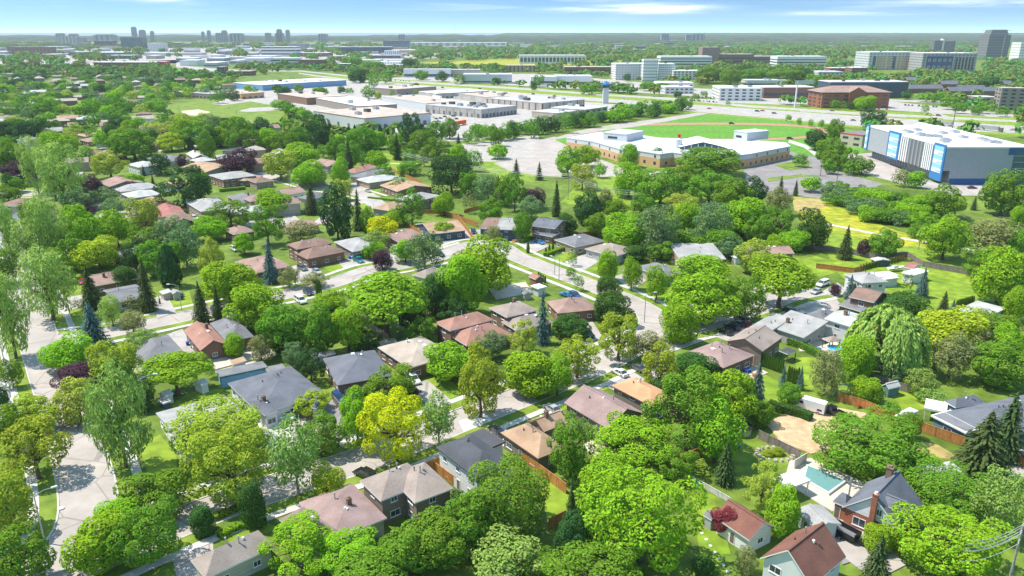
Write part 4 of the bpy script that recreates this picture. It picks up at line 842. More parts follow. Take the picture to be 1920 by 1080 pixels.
for i in range(n):
    p0,p1=Vector((*pr[i],0)),Vector((*pr[(i+1)%n],0)); d=p1-p0; l=d.length; nr=Vector((d.y,-d.x,0)).normalized()
    if nr.y>-.15: continue
    for k in range(min(9,max(1,int(l/6)))):
        s=(k+.5)/min(9,max(1,int(l/6))); p=p0+d*s; w=MB(); w.box(-.9,.9,-.08,.0,1.2,3.0); q=w.build('window',M['glass'],t); q.location=p; q.rotation_euler=(0,0,math.atan2(d.y,d.x))
        if k%2: w=MB(); w.box(-.6,.6,-.08,.0,5.4,6.8); q=w.build('window',M['glass'],t); q.location=p; q.rotation_euler=(0,0,math.atan2(d.y,d.x))
# warehouses and sheds of the industrial park
flatb('big pale warehouse with a tan roof and reddish roof edge, trees in front','the big pale warehouse',(588,209),(683,223),(804,212),9,'wall_palegrey','flat_tan',edge='roof_pink',doors=5,units=4)
flatb('grey industrial unit with a front row of concrete piers and dock bays','the piered industrial unit',(798,197),(902,206),(958,198),7.5,'wall_block','flat_grey',cols=9,colmat='concrete',units=12,doors=10,colw=1.0)
flatb('second piered industrial unit, set behind and right of the first','the rear piered unit',(913,184.5),(1017,194),(1056,184),7.5,'wall_block','flat_grey',cols=9,colmat='wall_brownbrick',units=8,colw=.8)
flatb('long white-roofed warehouse directly behind the big pale warehouse','the long white-roofed warehouse',(592,184.5),(672,200),(744,196),7,'wall_greybrick','flat_white',units=3)
flatb('pale blue-grey warehouse with a tan roof beside silver storage tanks','the pale blue-grey warehouse',(717,181),(800,194.5),(845,187),7.5,'wall_palegrey','flat_tan',units=3)
flatb('brown-walled warehouse with a wide tan roof at the left of the industrial park','the brown-walled warehouse',(520,176),(575,184.5),(634,178),7,'wall_brownbrick','flat_tan',units=3)
flatb('grey brick warehouse with two white doors by the highway','the grey brick warehouse',(700,165),(744,168),(800,161.5),8,'wall_greybrick','flat_tan',units=3,doors=2)
flatb('narrow white-roofed industrial unit by the highway','the narrow white-roofed unit',(784,172),(817,176),(890,168),6,'wall_block','flat_white',units=1,wins=6)
flatb('tan-roofed industrial unit behind the piered units','the tan-roofed unit',(860,176),(915,183),(975,176),6.5,'wall_block','flat_tan',units=6)
flatb('very long blue-walled warehouse with a white roof','the long blue warehouse',(437,155.5),(492,159.5),(660,151),7.5,'wall_blue','flat_white',units=6,edge='trim')
flatb('long low school with orange brick panels beside the park','the orange brick school',(395,172),(452,176.5),(462,171),6,'wall_orange','flat_tan',units=5,wins=7)
flatb('low grey school block behind the ball field','the grey school block',(325,172),(394,177),(400,171),5.5,'wall_greybrick','flat_grey',units=6,wins=7)
flatb('low beige building in two steps behind the dark belt of trees','the low beige building',(1033,202),(1097,206.5),(1124,199.5),7,'wall_block','flat_pale',units=3,wins=9)
flatb('lower beige block in front of the two-step beige building','the lower beige block',(997,209),(1045,213),(1064,206),5.5,'wall_beige','flat_pale',units=1)
flatb('small pinkish block with a red roof edge beside the running track','the red-edged block',(1576,250),(1618,255),(1634,248),8,'wall_beige','roof_grey',edge='red_paint',units=0,wins=6)
# campus and business district, from their foot rows in the photo
G_='glass'
fb('white office block wrapped in a pattern of slanted dark slots','the white slotted block',1152,1228,120,150,40,'trim',yaw=4,roof='flat_white',units=2,wins=3.2,name='office_block'); 
fb('white slotted tower rising at the right end of the slotted block','the white slotted tower',1205,1232,112,153,20,'trim',roof='flat_grey',units=1,wins=3,name='office_block')
fb('lower white slotted wing right of the slotted tower','the slotted wing',1233,1264,120,149,30,'trim',roof='flat_white',units=1,wins=3.2,name='office_block')
fb('windowless pinkish brick tower of the campus','the windowless pink tower',1315,1348,89,121,40,'roof_mauve',roof='flat_tan',units=1,name='campus_tower')
fb('long brown campus block right of the windowless tower','the long brown campus block',1347,1412,102,121,50,'wall_brownbrick',roof='flat_tan',bands=[(6,9,G_),(13,16,G_)],units=2,name='campus_building')
fb('dark brown campus block at the right end of the long one','the dark campus block',1410,1456,106,119,50,'roof_brown',roof='flat_grey',bands=[(9,12,G_)],units=2,name='campus_building')
fb('white banded office left of the windowless pink tower','the white banded office',1238,1334,106,124,50,'trim',roof='flat_white',bands=[(3,5.5,G_),(9,11.5,G_),(15,17,G_)],units=3,name='office_block')
fb('white banded office with two lift towers on the roof','the twin-lift office',1456,1548,106,126,50,'trim',roof='flat_white',bands=[(3,5.5,G_),(9,11.5,G_),(15,17,G_)],units=3,name='office_block')
t_,o_,a_,l_,w_=fb('grey student residence with tall orange-brown window bays','the orange-bay residence',1624,1722,98,131,60,'wall_palegrey',yaw=3,roof='flat_white',units=4,name='residence')
for k in range(9): box_part(t_,'bay',l_*.08+k*l_*.1,l_*.08+k*l_*.1+l_*.06,-.6,0,2,27,'wall_orange' if k%4 else 'glass_blue')
t_,o_,a_,l_,w_=fb('grey student residence with a dark blue front and round orange patterns','the blue-front residence',1726,1827,100,134,60,'wall_grey',yaw=-3,roof='flat_white',units=4,name='residence')
bp=box_part(t_,'front_panel',l_*.08,l_*.56,-.6,0,2,29,'deep_blue')
for k in range(5):
    for j in range(2):
        b=MB(); c=(l_*(.13+.095*k),8.5+13*j); b.tube((c[0],-.6,c[1]),(c[0],-.9,c[1]),3.2,3.2,18); b.tube((c[0],-.9,c[1]),(c[0],-.95,c[1]),1.5,1.5,12,1); b.build('roundel',[M['wall_orange'],M['deep_blue']],bp)
for k in range(6): box_part(t_,'window_bay',l_*(.62+.06*k),l_*(.65+.06*k),-.4,0,3,27,'glass')
fb('dark pair of slabs with a bright lift shaft between, left slab','the dark slab pair',1749,1764,76,100,25,'stripe_dark',roof='flat_grey',units=1,name='tower_block')
fb('dark pair of slabs with a bright lift shaft between, right slab','the right dark slab',1768,1788,77,100,25,'stripe_dark',roof='flat_grey',units=1,name='tower_block')
fb('narrow bright lift shaft standing between two dark slabs','the bright lift shaft',1764.5,1767.5,73,100,20,'trim',units=0,name='lift_tower')
t_,o_,a_,l_,w_=fb('tall dark glass tower near the right edge of the horizon','the tall dark tower',1847,1887,66,113,45,'stripe_dark',roof='flat_grey',units=0,name='tower_block',bands=[(8+i*7,9.0+i*7,'wall_steel') for i in range(11)])
b=MB(); P_h=lambda: 0; zt=max(v[2] for v in [c[:] for c in t_.children[0].bound_box]); b.box(l_*.08,l_*.92,w_*.1,w_*.9,zt,zt+14,tx=4,ty=3); b.build('crown_storey',M['stripe_dark'],t_)
box_part(t_,'light_strip',l_*.70,l_*.74,-.5,0,3,zt,'metal')
fb('white tower cut by the right edge of the picture','the white edge tower',1908,1925,80,116,40,'trim',units=0,name='tower_block',wins=6)
fb('dark blue-grey flats behind the red brick gabled building','the dark blue flats',1552,1702,154,184,35,'wall_navy',yaw=2,roof='flat_pale',units=4,name='flats',wins=8,win_mat='glass_blue',edge='trim')
t_,o_,a_,l_,w_=fb('red brick offices with a pink gabled roof facing the highway','the red brick offices',1537,1667,176,203,35,'wall_redbrick',yaw=2,roof='flat_tan',units=0,name='offices',wins=9,win_mat='glass_teal')
b=MB(); zt=max(v[2] for v in [c[:] for c in t_.children[0].bound_box]); roofmesh(b,-1.5,-1.5,l_+1.5,w_+1.5,zt+1.2,'hip','x',5.5); b.build('hipped_roof',[M['roof_pink'],M['trim']],t_)
b=MB(); roofmesh(b,l_/2-9,-3.5,l_/2+9,12,zt+1.4,'gable','y',5); wallmesh(b,l_/2-8.5,-3,l_/2+8.5,11,0,zt+1.4,'gable','y',5,.5,2); b.build('gable',[M['roof_pink'],M['trim'],M['wall_redbrick']],t_)
t_,*_=fb('long white two-storey office with square windows by the highway','the long white office',1347,1428,166,189,45,'trim',yaw=-3,roof='flat_white',units=5,name='offices',wins=7,edge='trim')
fb('brick and dark glass wing behind the long white office','the dark glass wing',1428,1528,164,184,35,'wall_brick',yaw=4,roof='flat_white',units=3,name='offices',bands=[(3,6,G_)],edge='trim')
fb('grey columned administration block above the wood','the columned block',974,1098,104,119,60,'wall_palegrey',roof='flat_pale',units=2,cols=9,colmat='trim',name='offices',bands=[(4,14,'glass_blue')],colw=2)
fb('curved-looking brown low block beyond the car parks','the low brown block',1058,1150,126,139,40,'wall_brownbrick',roof='flat_tan',units=2,bands=[(2,3.2,G_),(6,7.2,G_)],name='offices')
fb('low red and cream building beyond the highway','the red and cream building',948,1003,123,135,30,'wall_beige',units=1,cols=8,colmat='wall_redbrick',name='offices',colw=3)
fb('white and teal glass showroom beside the highway','the teal showroom',995,1043,144,160,25,'trim',roof='flat_white',bands=[(3,6,'glass_teal')],units=1,name='showroom')
fb('white low office with dark strip window next to the teal showroom','the strip-window office',1040,1110,143,158,35,'trim',roof='flat_white',bands=[(1.5,3.5,G_)],units=2,name='offices')
fb('silver-roofed hall with grey office front beside the highway','the silver-roofed hall',868,960,140,157,40,'wall_palegrey',roof='flat_pale',bands=[(2,4,G_)],units=4,name='hall')
fb('long office with a white canopy frame and blue glass middle','the canopy-framed office',757,845,130,145,20,'trim',roof='flat_pale',bands=[(1.5,5.5,'glass_blue')],units=1,name='offices')
fb('beige office wing at the end of the canopy-framed office','the beige office wing',840,900,131,144,25,'wall_beige',roof='flat_pale',bands=[(2,4,G_)],units=1,name='offices')
fb('low white building behind the dark round trees','the low white building',700,752,116,127,30,'trim',roof='flat_white',units=1,name='offices')
fb('white cube building with a dark entrance','the white cube',721,748,95,108,25,'trim',roof='flat_white',units=0,name='offices')
fb('wide dark glass office with white roof line','the wide dark glass office',640,735,88,101,40,'glass_blue',roof='flat_white',units=2,name='offices',edge='trim')
fb('black glass office block on the horizon left of centre','the black glass office',719,768,76,90,50,'glass_blue',roof='flat_grey',units=2,name='offices',bands=[(6,7,'metal'),(14,15,'metal')])
fb('very long white distribution hall on the horizon','the white distribution hall',768,950,80,88,120,'trim',roof='flat_white',units=0,name='hall')
fb('large teal glass tower block of the business district','the teal glass block',228,268,70,91,70,'glass_teal',yaw=6,units=1,name='office_block')
fb('smaller teal glass block left of the large one','the small teal block',178,210,77,89,60,'glass_teal',units=1,name='office_block')
fb('grey-blue slab with light stripes at left of the business district','the striped grey slab',110,144,68,82,40,'wall_steel',units=1,name='tower_block',cols=22,colmat='trim',colw=3)
fb('plain grey-blue slab beside the striped one','the plain grey slab',144,158,71,82,40,'wall_steel',units=1,name='tower_block')
fb('white arched hall right of the teal glass block','the white arched hall',278,304,81,96,60,'trim',roof='flat_white',units=0,name='hall')
fb('row of dark brown flats at the far left','the dark brown flats',15,95,88,101,40,'wall_brownbrick',units=2,name='flats',wins=12)
fb('red and white supermarket beyond the suburb','the red-ended supermarket',176,300,117,124,50,'wall_brownbrick',roof='flat_white',units=3,name='supermarket')
fb('bright red end block of the supermarket','the bright red block',295,311,116,124,25,'red_paint',roof='flat_white',units=0,name='shop')
fb('white factory offices with stacked window bands','the white factory offices',490,556,88,106,60,'trim',roof='flat_white',bands=[(6,10,G_),(16,20,G_),(26,29,G_)],units=2,name='offices')
fb('grey windowless block behind the white factory offices','the grey windowless block',540,575,82,96,50,'wall_steel',units=1,name='hall')
fb('white and brown two-level office above the wood','the two-level office',508,560,109,122,40,'trim',roof='flat_white',bands=[(3,6,G_),(9,12,G_)],units=1,name='offices')
fb('brown right half of the two-level office','the brown office half',560,608,112,124,35,'wall_brownbrick',roof='flat_grey',bands=[(3,6,G_)],units=1,name='offices')
fb('pair of brick flats towers among suburb trees','the brick flats pair',408,422,126,142,20,'wall_brownbrick',units=0,name='flats',wins=5)
fb('low brick block right of the flats pair','the low brick block',428,470,134,142,30,'wall_brownbrick',roof='flat_tan',units=1,name='flats',wins=7)
t_,o_,a_,l_,w_=fb('hotel slab at right edge with a white grid of small windows','the white grid hotel',1871,1918,166,207,18,'wall_greybrick',yaw=-14,roof='flat_tan',units=1,name='hotel',wins=6.5)
fb('long low annexe with sloping grey roof left of the hotel','the hotel annexe',1832,1872,183,196,25,'wall_greybrick',roof='flat_grey',units=0,name='annexe')
fb('grey-white campus halls among trees, left of the dark flats','the grey campus hall',1533,1580,135,150,40,'wall_palegrey',roof='flat_pale',units=1,name='hall')
fb('brown-roofed campus hall beside the orange-bay residence','the brown campus hall',1556,1600,128,138,40,'wall_redbrick',roof='flat_pale',units=1,name='hall')
fb('white and brown building with round roof in front of residences','the white round-roofed building',1596,1626,127,141,30,'wall_brick',roof='flat_white',units=1,name='hall',edge='trim')
fb('pale building among trees near the parked cars of the campus','the pale campus building',1400,1478,151,162,30,'wall_palegrey',roof='flat_pale',bands=[(2,4,G_)],units=3,name='hall')
fb('low white hall at the left end of the campus car park','the low white campus hall',1235,1300,156,170,40,'trim',roof='flat_white',units=1,name='hall')
fb('low white building on the far side of the belt of trees','the low white roadside building',1247,1300,164,176,35,'wall_palegrey',roof='flat_pale',units=1,name='hall')
fb('white flat building left of the campus parking','the white campus flat',1262,1318,133,150,30,'trim',roof='flat_white',units=1,name='hall')
for i,(x0,x1,yt,yb) in enumerate([(1702,1770,163,175),(1765,1800,158,166),(1800,1850,163,176),(1830,1880,168,180),(1850,1900,158,166),(1700,1722,152,158),(1780,1830,168,180)]):
    a0,b0=G(x0,yb),G(x1,yb); l=(b0-a0).length; t=thing('terrace_row',None,'houses',a0,math.atan2(b0.y-a0.y,b0.x-a0.x)+R(3),'dark-roofed terrace rows behind the lawns')
    b=MB(); b.box(.5,l-.5,.5,13.5,-.2,5.8); b.build('wall',M['wall_brick'],t); b=MB(); roofmesh(b,0,0,l,14,6,'gable','x',4.5); b.build('roof',[M['roof_slate'],M['trim']],t); auto(t,'dark grey-roofed terrace row',(x0+x1)/2,yb,'houses','dark-roofed terrace rows behind the lawns')
# far skyline
SKY=[(283,291,51,6),(296,306,56,6),(316,322,58,6),(407,412,59,6),(417,423,57,6),(432,442,61,6),(443,452,57,6),(456,478,62,6),(520,530,61,6),(541,550,55,6),(557,564,56,6),(538,552,61,6),(147,160,62,6),(170,184,63,6),(214,246,64,6),(614,630,63,6),(1226,1240,63,6),(1270,1280,64,6),(1280,1304,63,6),(757,770,64,6)]
for x0,x1,yt,_ in SKY:
    d=6000; s=d/F; c=((x0+x1)/2-960)*s; w=(x1-x0)*s; h=CH+(HY-yt)*s
    t=thing('tower_block',None,'tower',(c-w/2,d,0),0,'towers on the horizon')
    b=MB(); b.box(0,w,0,w*.7,-1,h*.93); b.build('wall',M['wall_steel'],t); b=MB(); b.box(w*.12,w*.88,w*.1,w*.6,h*.93,h); b.build('crown_storey',M['wall_steel'],t)
    for k in range(3): b=MB(); b.box(w*(.12+.3*k),w*(.24+.3*k),-.8,0,8,h*.9); b.build('window_strip',M['glass_blue'],t)
    auto(t,'hazy tower on the horizon',(x0+x1)/2,yt,'tower','towers on the horizon',plural='hazy towers on the horizon')
t=thing('radio_mast','thin radio mast standing alone on the horizon left of centre','mast',(G(853,76).x,G(853,76).y,0)); b=MB(); b.tube((0,0,0),(0,0,150),2.2,.8,6); b.build('mast',M['metal'],t)
# low industry of the plain, sized from the photo band
r=random.Random(33); pts=[]
wl=['trim','wall_palegrey','wall_block','wall_beige','wall_brownbrick','wall_steel','glass_blue']; dn={'trim':'white','wall_palegrey':'pale grey','wall_block':'grey-beige','wall_beige':'beige','wall_brownbrick':'brown','wall_steel':'dark grey','glass_blue':'dark glass'}
for _ in range(6000):
    if len(pts)>=170: break
    x=r.uniform(-20,1280) if len(pts)<150 else r.uniform(1280,1900); y=r.uniform(78,128) if x<800 else r.uniform(77,92)
    w=(r.uniform(14,52) if len(pts)<90 else r.uniform(8,22))*(y-50)/45
    if x<330 and y>112: continue
    if any(abs(x-a)<(w+c)*.5 and abs(y-b)<(y-60)*.10 for a,b,c in pts): continue
    if 210<x<320 and 84<y<100: continue
    pts.append((x,y,w)); d=P(G(x,y))[2]; hp=r.uniform(7,13)/d*F; m=r.choice(wl[:2]*2+wl)
    fb(None,None,x-w/2,x+w/2,y-hp,y,r.uniform(40,90),m,roof=r.choice(['flat_white','flat_white','flat_tan','flat_pale','flat_grey']),units=0,name='industrial_building',cat='building',bands=[(3,5,'glass')] if r.random()<.5 else (),group='buildings of the industrial plain',desc=dn[m]+' low industrial building')
# small observation tower by the highway
g=G(1135,194); t=thing('control_tower','slim white tower with a blue capped lookout beside the highway','tower',(g.x,g.y,0),0,None,'the slim white lookout tower')
b=MB(); b.box(-3,3,-3,3,0,17); b.build('shaft',M['wall_palegrey'],t); b=MB(); b.tube((0,0,17),(0,0,20),4.6,5,8); b.build('lookout',M['glass'],t); b=MB(); b.tube((0,0,20),(0,0,21),5.4,5.2,8); b.tube((0,0,21),(0,0,24),4,1.0,10); b.build('cap',M['panel_blue'],t)
# brick house with white gable, dormer and two chimneys
o,a,Lx,Wy=frame((1584,950),(1684,992),(1728,944),3.2)
t=thing('house','red brick house with a white-sided steep gable, tall brick chimney and grey roof','house',o,a,None,'the red brick house'); LAND[-1]=(LAND[-1][0],(1650,940))
h=Lx*.5
b=MB(); roofmesh(b,-.3,-.3,Lx+.3,Wy+.3,3.2,'gable','y',h,.25); ro=b.build('roof',[M['roof_slate'],M['trim']],t)
b=MB(); b.box(.1,Lx-.1,.1,Wy-.1,-.3,3.0); b.build('wall',M['wall_redbrick'],t)
b=MB(); b.face([(.1,.05,3.0),(Lx-.1,.05,3.0),(Lx/2,.05,3.0+h*.93)]); b.face([(Lx-.1,Wy-.05,3.0),(.1,Wy-.05,3.0),(Lx/2,Wy-.05,3.0+h*.93)]); b.face([(Lx-.1,.25,3.0),(.1,.25,3.0),(Lx/2,.25,3.0+h*.93)]); b.build('gable_siding',M['wall_white'],t)
opening(t,'window',Lx*.30,0.1,1.5,0,2.0,1.5); opening(t,'window',Lx*.63,0.03,4.6,0,.9,1.2); opening(t,'window',Lx*.8,.1,1.5,0,1.2,1.1)
b=MB(); b.box(Lx*.47+.12,Lx*.47+.88,-.62,.05,-.3,3.2+h+.35); b.box(Lx*.47+.04,Lx*.47+.96,-.7,.13,3.2+h+.35,3.2+h+.5); c=b.build('chimney',M['wall_redbrick'],t)
b=MB(); b.tube((Lx*.47+.5,-.3,3.2+h+.5),(Lx*.47+.5,-.3,3.2+h+.85),.28,.22,10); b.build('chimney_pot',M['trim'],c)
put('chimney',smallmesh('chimney'),ro,(Lx*.40,Wy*.86,3.2+h*.8),0,(1.3,1.3,1.5)); 
b=MB(); roofmesh(b,Lx*.62,Wy*.12,Lx*.99,Wy*.38,5.6,'gable','x',1.2,.2); b.build('dormer_roof',[M['roof_slate'],M['trim']],t); b=MB(); b.box(Lx*.64,Lx*.95,Wy*.14,Wy*.36,3.3,5.5); dm=b.build('dormer',M['wall_white'],t); opening(t,'window',Lx*.95,Wy*.25,4.6,math.pi/2,1.2,1.1)
wl_=Lx*.26
b=MB(); roofmesh(b,-wl_,.4,.0,Wy*.38,3.0,'hip','x',1.3); b.build('wing_roof',[M['roof_slate'],M['trim']],t); b=MB(); b.box(-wl_+.3,.05,.7,Wy*.38-.3,-.3,2.85); b.build('wing_wall',M['wall_redbrick'],t); opening(t,'door',-wl_*.6,.7,1.1,0,1.0,2.1)
b=MB(); b.tube((-wl_*.3,Wy*.3,2.8),(-wl_*.3,Wy*.3,6.4),.13,.13,8); b.tube((-wl_*.3,Wy*.3,6.4),(-wl_*.3,Wy*.3,6.9),.22,.18,8); b.build('flue',M['metal'],t)
TT="""y 50 775 105 70;y 62 842 122 112;y 12 945 112 112;m 30 1045 125 115;d 2 745 30 50;e 145 750 92 80;y 415 800 185 118;y 432 868 155 140;d 475 945 54 78
m 290 925 125 95;b 190 1018 125 104;m 275 1000 130 118;b 228 965 90 70;d 380 975 50 54;p 150 705 95 50;b 130 660 92 62;y 212 678 84 76;l 262 642 66 48;d 262 742 62 54;b 393 690 22 36
x 85 527 98 120;x 10 580 80 150;x 207 580 42 52;o 248 603 54 44;o 247 566 32 24;o 145 570 20 24;e 397 488 50 76;b 428 532 106 78;b 480 577 102 78;m 532 617 90 86;m 598 618 72 88;b 652 615 78 78;b 620 562 56 36
d 815 556 62 78;b 862 535 95 100;b 905 497 118 92;v 552 664 42 42;k 582 686 50 62;o 488 652 46 46;b 437 648 42 42;b 845 678 96 74;y 900 715 92 122;v 918 645 64 50;m 732 718 92 66;p 770 736 40 22
b 668 782 66 100;g 742 797 128 128;l 822 783 66 92;y 583 755 76 48;l 552 850 92 150;m 606 812 86 76;z 614 903 60 66;b 560 1020 152 112;b 652 1030 130 92;m 762 1030 112 92;m 950 930 152 136;m 882 975 100 104;l 950 1045 142 92
m 1088 960 50 110;b 1190 826 152 90;m 1072 835 86 112;b 1205 965 222 190;b 1135 895 110 90;m 1110 1065 180 60;m 1290 768 162 150;b 1372 742 92 90;b 1345 808 104 112;b 995 700 116 82;b 1045 704 60 70;y 1083 668 84 76
d 1070 612 68 46;e 980 632 56 58;d 1140 537 50 36;d 1148 577 80 60;y 1162 630 82 84;o 1220 650 80 55;b 1137 498 42 52;b 1185 513 38 54;b 1232 530 46 60;m 1072 485 20 26;m 1070 512 18 20;m 1085 530 20 28
b 1320 560 122 90;b 1272 602 72 72;m 1400 560 76 80;b 1318 506 112 55;e 1415 480 66 60;y 1240 690 76 82;d 1302 685 80 50;d 1690 572 112 50;z 1790 615 122 76;o 1785 665 82 80;m 1872 680 112 80;m 1860 610 90 52
b 1605 672 76 80;o 1551 697 62 76;k 1702 530 20 32;p 1566 543 22 20;b 1880 520 102 100;b 1905 570 50 60;r 1592 627 26 20;v 1676 697 50 36;l 1730 715 56 46;m 1672 767 28 30;l 1750 742 56 30
b 1625 729 56 44;e 1430 910 60 82;b 1468 958 76 86;m 1780 915 152 84;l 1880 940 90 110;b 1780 1010 192 132;r 1364 975 60 52;d 1322 1062 50 40;o 1400 1050 40 50;b 1650 1010 60 50
x 62 305 46 92;x 112 325 82 106;b 155 432 76 86;b 217 427 66 62;z 182 475 82 56;x 85 425 62 112;x 53 450 70 76;x 12 430 40 104;v 195 370 52 36;v 145 375 58 40;v 213 387 52 30;p 152 394 46 20;p 172 348 40 36;y 268 402 54 60;k 342 352 94 74
m 376 345 36 50;k 300 308 38 38;e 205 308 66 46;z 320 266 50 30;m 248 270 96 52;b 108 275 66 50;b 189 262 30 30;m 386 272 36 50;k 410 258 42 32;m 450 252 66 58;p 448 303 72 42;p 340 302 20 24;m 164 290 26 30;m 25 290 62 50;k 55 245 56 42
p 30 325 52 40;d 14 343 24 36;m 270 450 70 52;v 320 440 72 60;m 300 482 82 60;v 345 457 60 72;k 252 480 46 52;b 392 428 66 42;m 430 400 82 48;b 457 457 38 36;b 560 290 76 38;e 525 308 76 50;b 580 326 66 44;b 638 322 36 46
k 630 397 62 102;e 642 355 34 36;m 690 415 32 56;b 510 378 72 42;m 500 423 58 66;o 563 432 60 36;o 541 518 38 36;o 590 525 50 28;g 715 430 66 42;l 700 450 56 36;b 738 408 42 28;m 772 388 66 60;b 832 382 38 38;o 881 378 28 36
k 845 328 78 68;v 915 350 56 46;m 945 357 42 50;m 890 300 28 36;b 934 284 40 24;b 706 300 40 30;m 680 295 24 24;m 767 292 26 28;m 768 315 46 24;l 795 293 20 30;m 680 268 52 54;o 925 440 32 32;b 830 430 46 28;v 795 468 66 60;p 716 487 38 34;b 707 470 40 28
b 500 262 50 38;m 535 268 46 40;k 600 252 42 60;m 628 280 40 46;m 560 255 44 34;k 1103 390 58 56;p 1000 372 50 36;v 997 388 56 40;m 965 360 40 72;e 1092 330 44 44;b 1065 303 48 48;b 1100 292 54 36;o 1108 350 28 32;b 1124 318 24 26
o 1135 375 28 38;b 1180 337 62 56;b 1180 291 40 38;d 1231 292 26 28;m 1240 350 86 62;m 1330 302 112 46;m 1330 350 92 56;m 1372 365 70 56;k 1410 362 60 56;e 1277 382 62 38;b 1172 435 82 62;v 1232 430 78 82;b 1285 410 62 56;v 1335 420 72 74;b 1395 407 92 66
m 1155 392 42 36;m 980 425 36 48;m 1770 378 82 56;b 1775 445 88 76;o 1860 445 96 66;m 1885 360 86 76;b 1910 405 30 34;m 1460 420 60 60;d 1525 430 62 70;p 1620 464 24 28;m 1660 455 58 48;b 1522 345 38 26;o 1460 376 46 46
m 1557 311 30 26;k 1530 262 40 36;m 1558 285 52 46;m 1590 300 32 42;m 1566 243 36 36;k 1637 222 50 32;m 1600 314 36 26;m 1617 310 40 30;o 1690 332 34 28;b 1718 336 36 28;b 1478 221 12 12;b 1498 227 10 12;b 1520 230 11 12;b 1540 232 12 14
m 1285 330 60 40;m 1205 385 50 40;m 1120 420 50 40;d 1060 420 46 36;m 920 395 50 40;m 878 345 40 44;k 870 320 40 44;m 820 285 50 50;b 860 290 44 34;m 790 270 46 46;m 745 275 40 40;k 775 245 46 60;m 815 250 40 40;m 843 240 36 34;m 720 325 36 30;m 655 290 44 44
m 1290 455 80 40;m 1355 452 70 46;m 1425 430 60 50;b 1490 450 60 36;m 1240 470 60 36;d 1190 475 50 30;m 745 345 30 26;m 1560 300 40 30;m 1500 300 26 22;m 1910 460 50 60;m 1845 490 70 50;b 1890 640 70 60;o 1840 640 60 50
m 700 470 44 30;b 760 470 50 40;m 600 590 50 40;k 690 640 50 40;k 770 590 60 60;m 790 620 60 50;k 850 585 60 50;m 225 705 50 40;d 540 640 60 50;m 1000 1060 90 60;m 822 1012 112 96;k 868 955 70 60;m 700 1075 120 70;k 1075 1010 70 90;m 1080 880 40 70;b 1140 970 90 110;m 1270 870 70 60;k 1250 730 60 50
m 130 470 70 60;m 110 500 60 50;d 235 520 50 40;m 60 400 50 50;m 10 500 50 60;m 20 700 36 50;m 20 800 60 80;m 100 350 40 40;b 250 340 40 26;m 1700 800 50 50;b 1740 870 60 40;m 1590 785 40 24;m 1480 740 40 40;m 1430 775 46 46"""
for q in TT.replace('\n',';').split(';'):
    k,x,y,w,h=q.split(); x,y,w,h=map(float,(x,y,w,h))
    if (k,x,y)==('g',742,797): tree(k,x,y,w,h,label='big golden yellow honey locust over the street, glowing brighter than all its neighbours')
    else: tree(k,x,y,w,h)
t=tree('w',1665,632,152,124,label='huge weeping willow with hanging light green curtains behind the grey gabled bungalow')
tree('q',722,560,166,108,label='giant spreading umbrella-headed tree in the middle of the picture above the tan-roofed bungalow')
tree('q',1467,520,136,82,label='broad flat-topped shade tree with a bare dark trunk beside the light road end at right')
tree('q',327,692,122,72,label='wide bright green umbrella-crowned tree over the small white garden shed at left')
tree('k',1620,826,192,96,leaf='m',label='very large dome-shaped tree between the bare gravel yard and the turquoise swimming pool')
tree('x',218,775,106,168,leaf='l',label='tall soft feathery tree with a bare trunk on the verge of the wide left street')
# conifers: kind x tip foot width
CT="""s 178 567 647 62;c 174 502 578 48;c 279 488 584 44;c 380 530 607 42;c 411 537 603 30;k 322 462 537 44;s 1017 548 644 40;s 1592 516 560 28;s 1727 504 557 31;c 1767 547 588 26;s 1786 562 583 16;s 1467 685 726 21;s 1499 688 731 19
c 1358 830 906 50;c 1836 775 892 126;c 1880 742 862 84;c 1640 1005 1090 66;c 1748 678 706 18;c 1583 425 486 36;c 1825 368 394 16;c 1463 330 362 16;c 1491 337 367 13;c 968 298 329 20;c 1011 304 338 20;c 1043 340 406 23;c 358 249 281 18
c 585 345 402 36;c 673 356 432 32;s 509 452 531 38;c 820 285 345 26;c 655 262 320 24;c 690 250 300 24;k 667 235 270 9;k 714 234 272 9;k 655 238 262 11;k 728 236 252 9;k 640 240 262 9;c 1070 893 1006 30;s 1415 680 775 46;s 1395 700 760 30;c 1780 1020 1085 60
k 620 232 258 12;c 745 250 300 20;c 1240 285 312 18;c 860 250 285 18;s 1300 300 330 16;c 935 330 380 24;c 1815 620 660 20;c 300 555 570 5;c 270 310 330 9;c 287 327 345 8"""
for q in CT.replace('\n',';').split(';'):
    k,x,a,b,w=q.split(); x,a,b,w=map(float,(x,a,b,w))
    if k=='k':
        KIND['k']=('K','cedar_tree','dark slender upright cedar'); t=cone('k',x,a,b,w,group='slim cedars'); KIND['k']=('T','broadleaf_tree','very dark round-headed tree')
    else: cone(k,x,a,b,w)
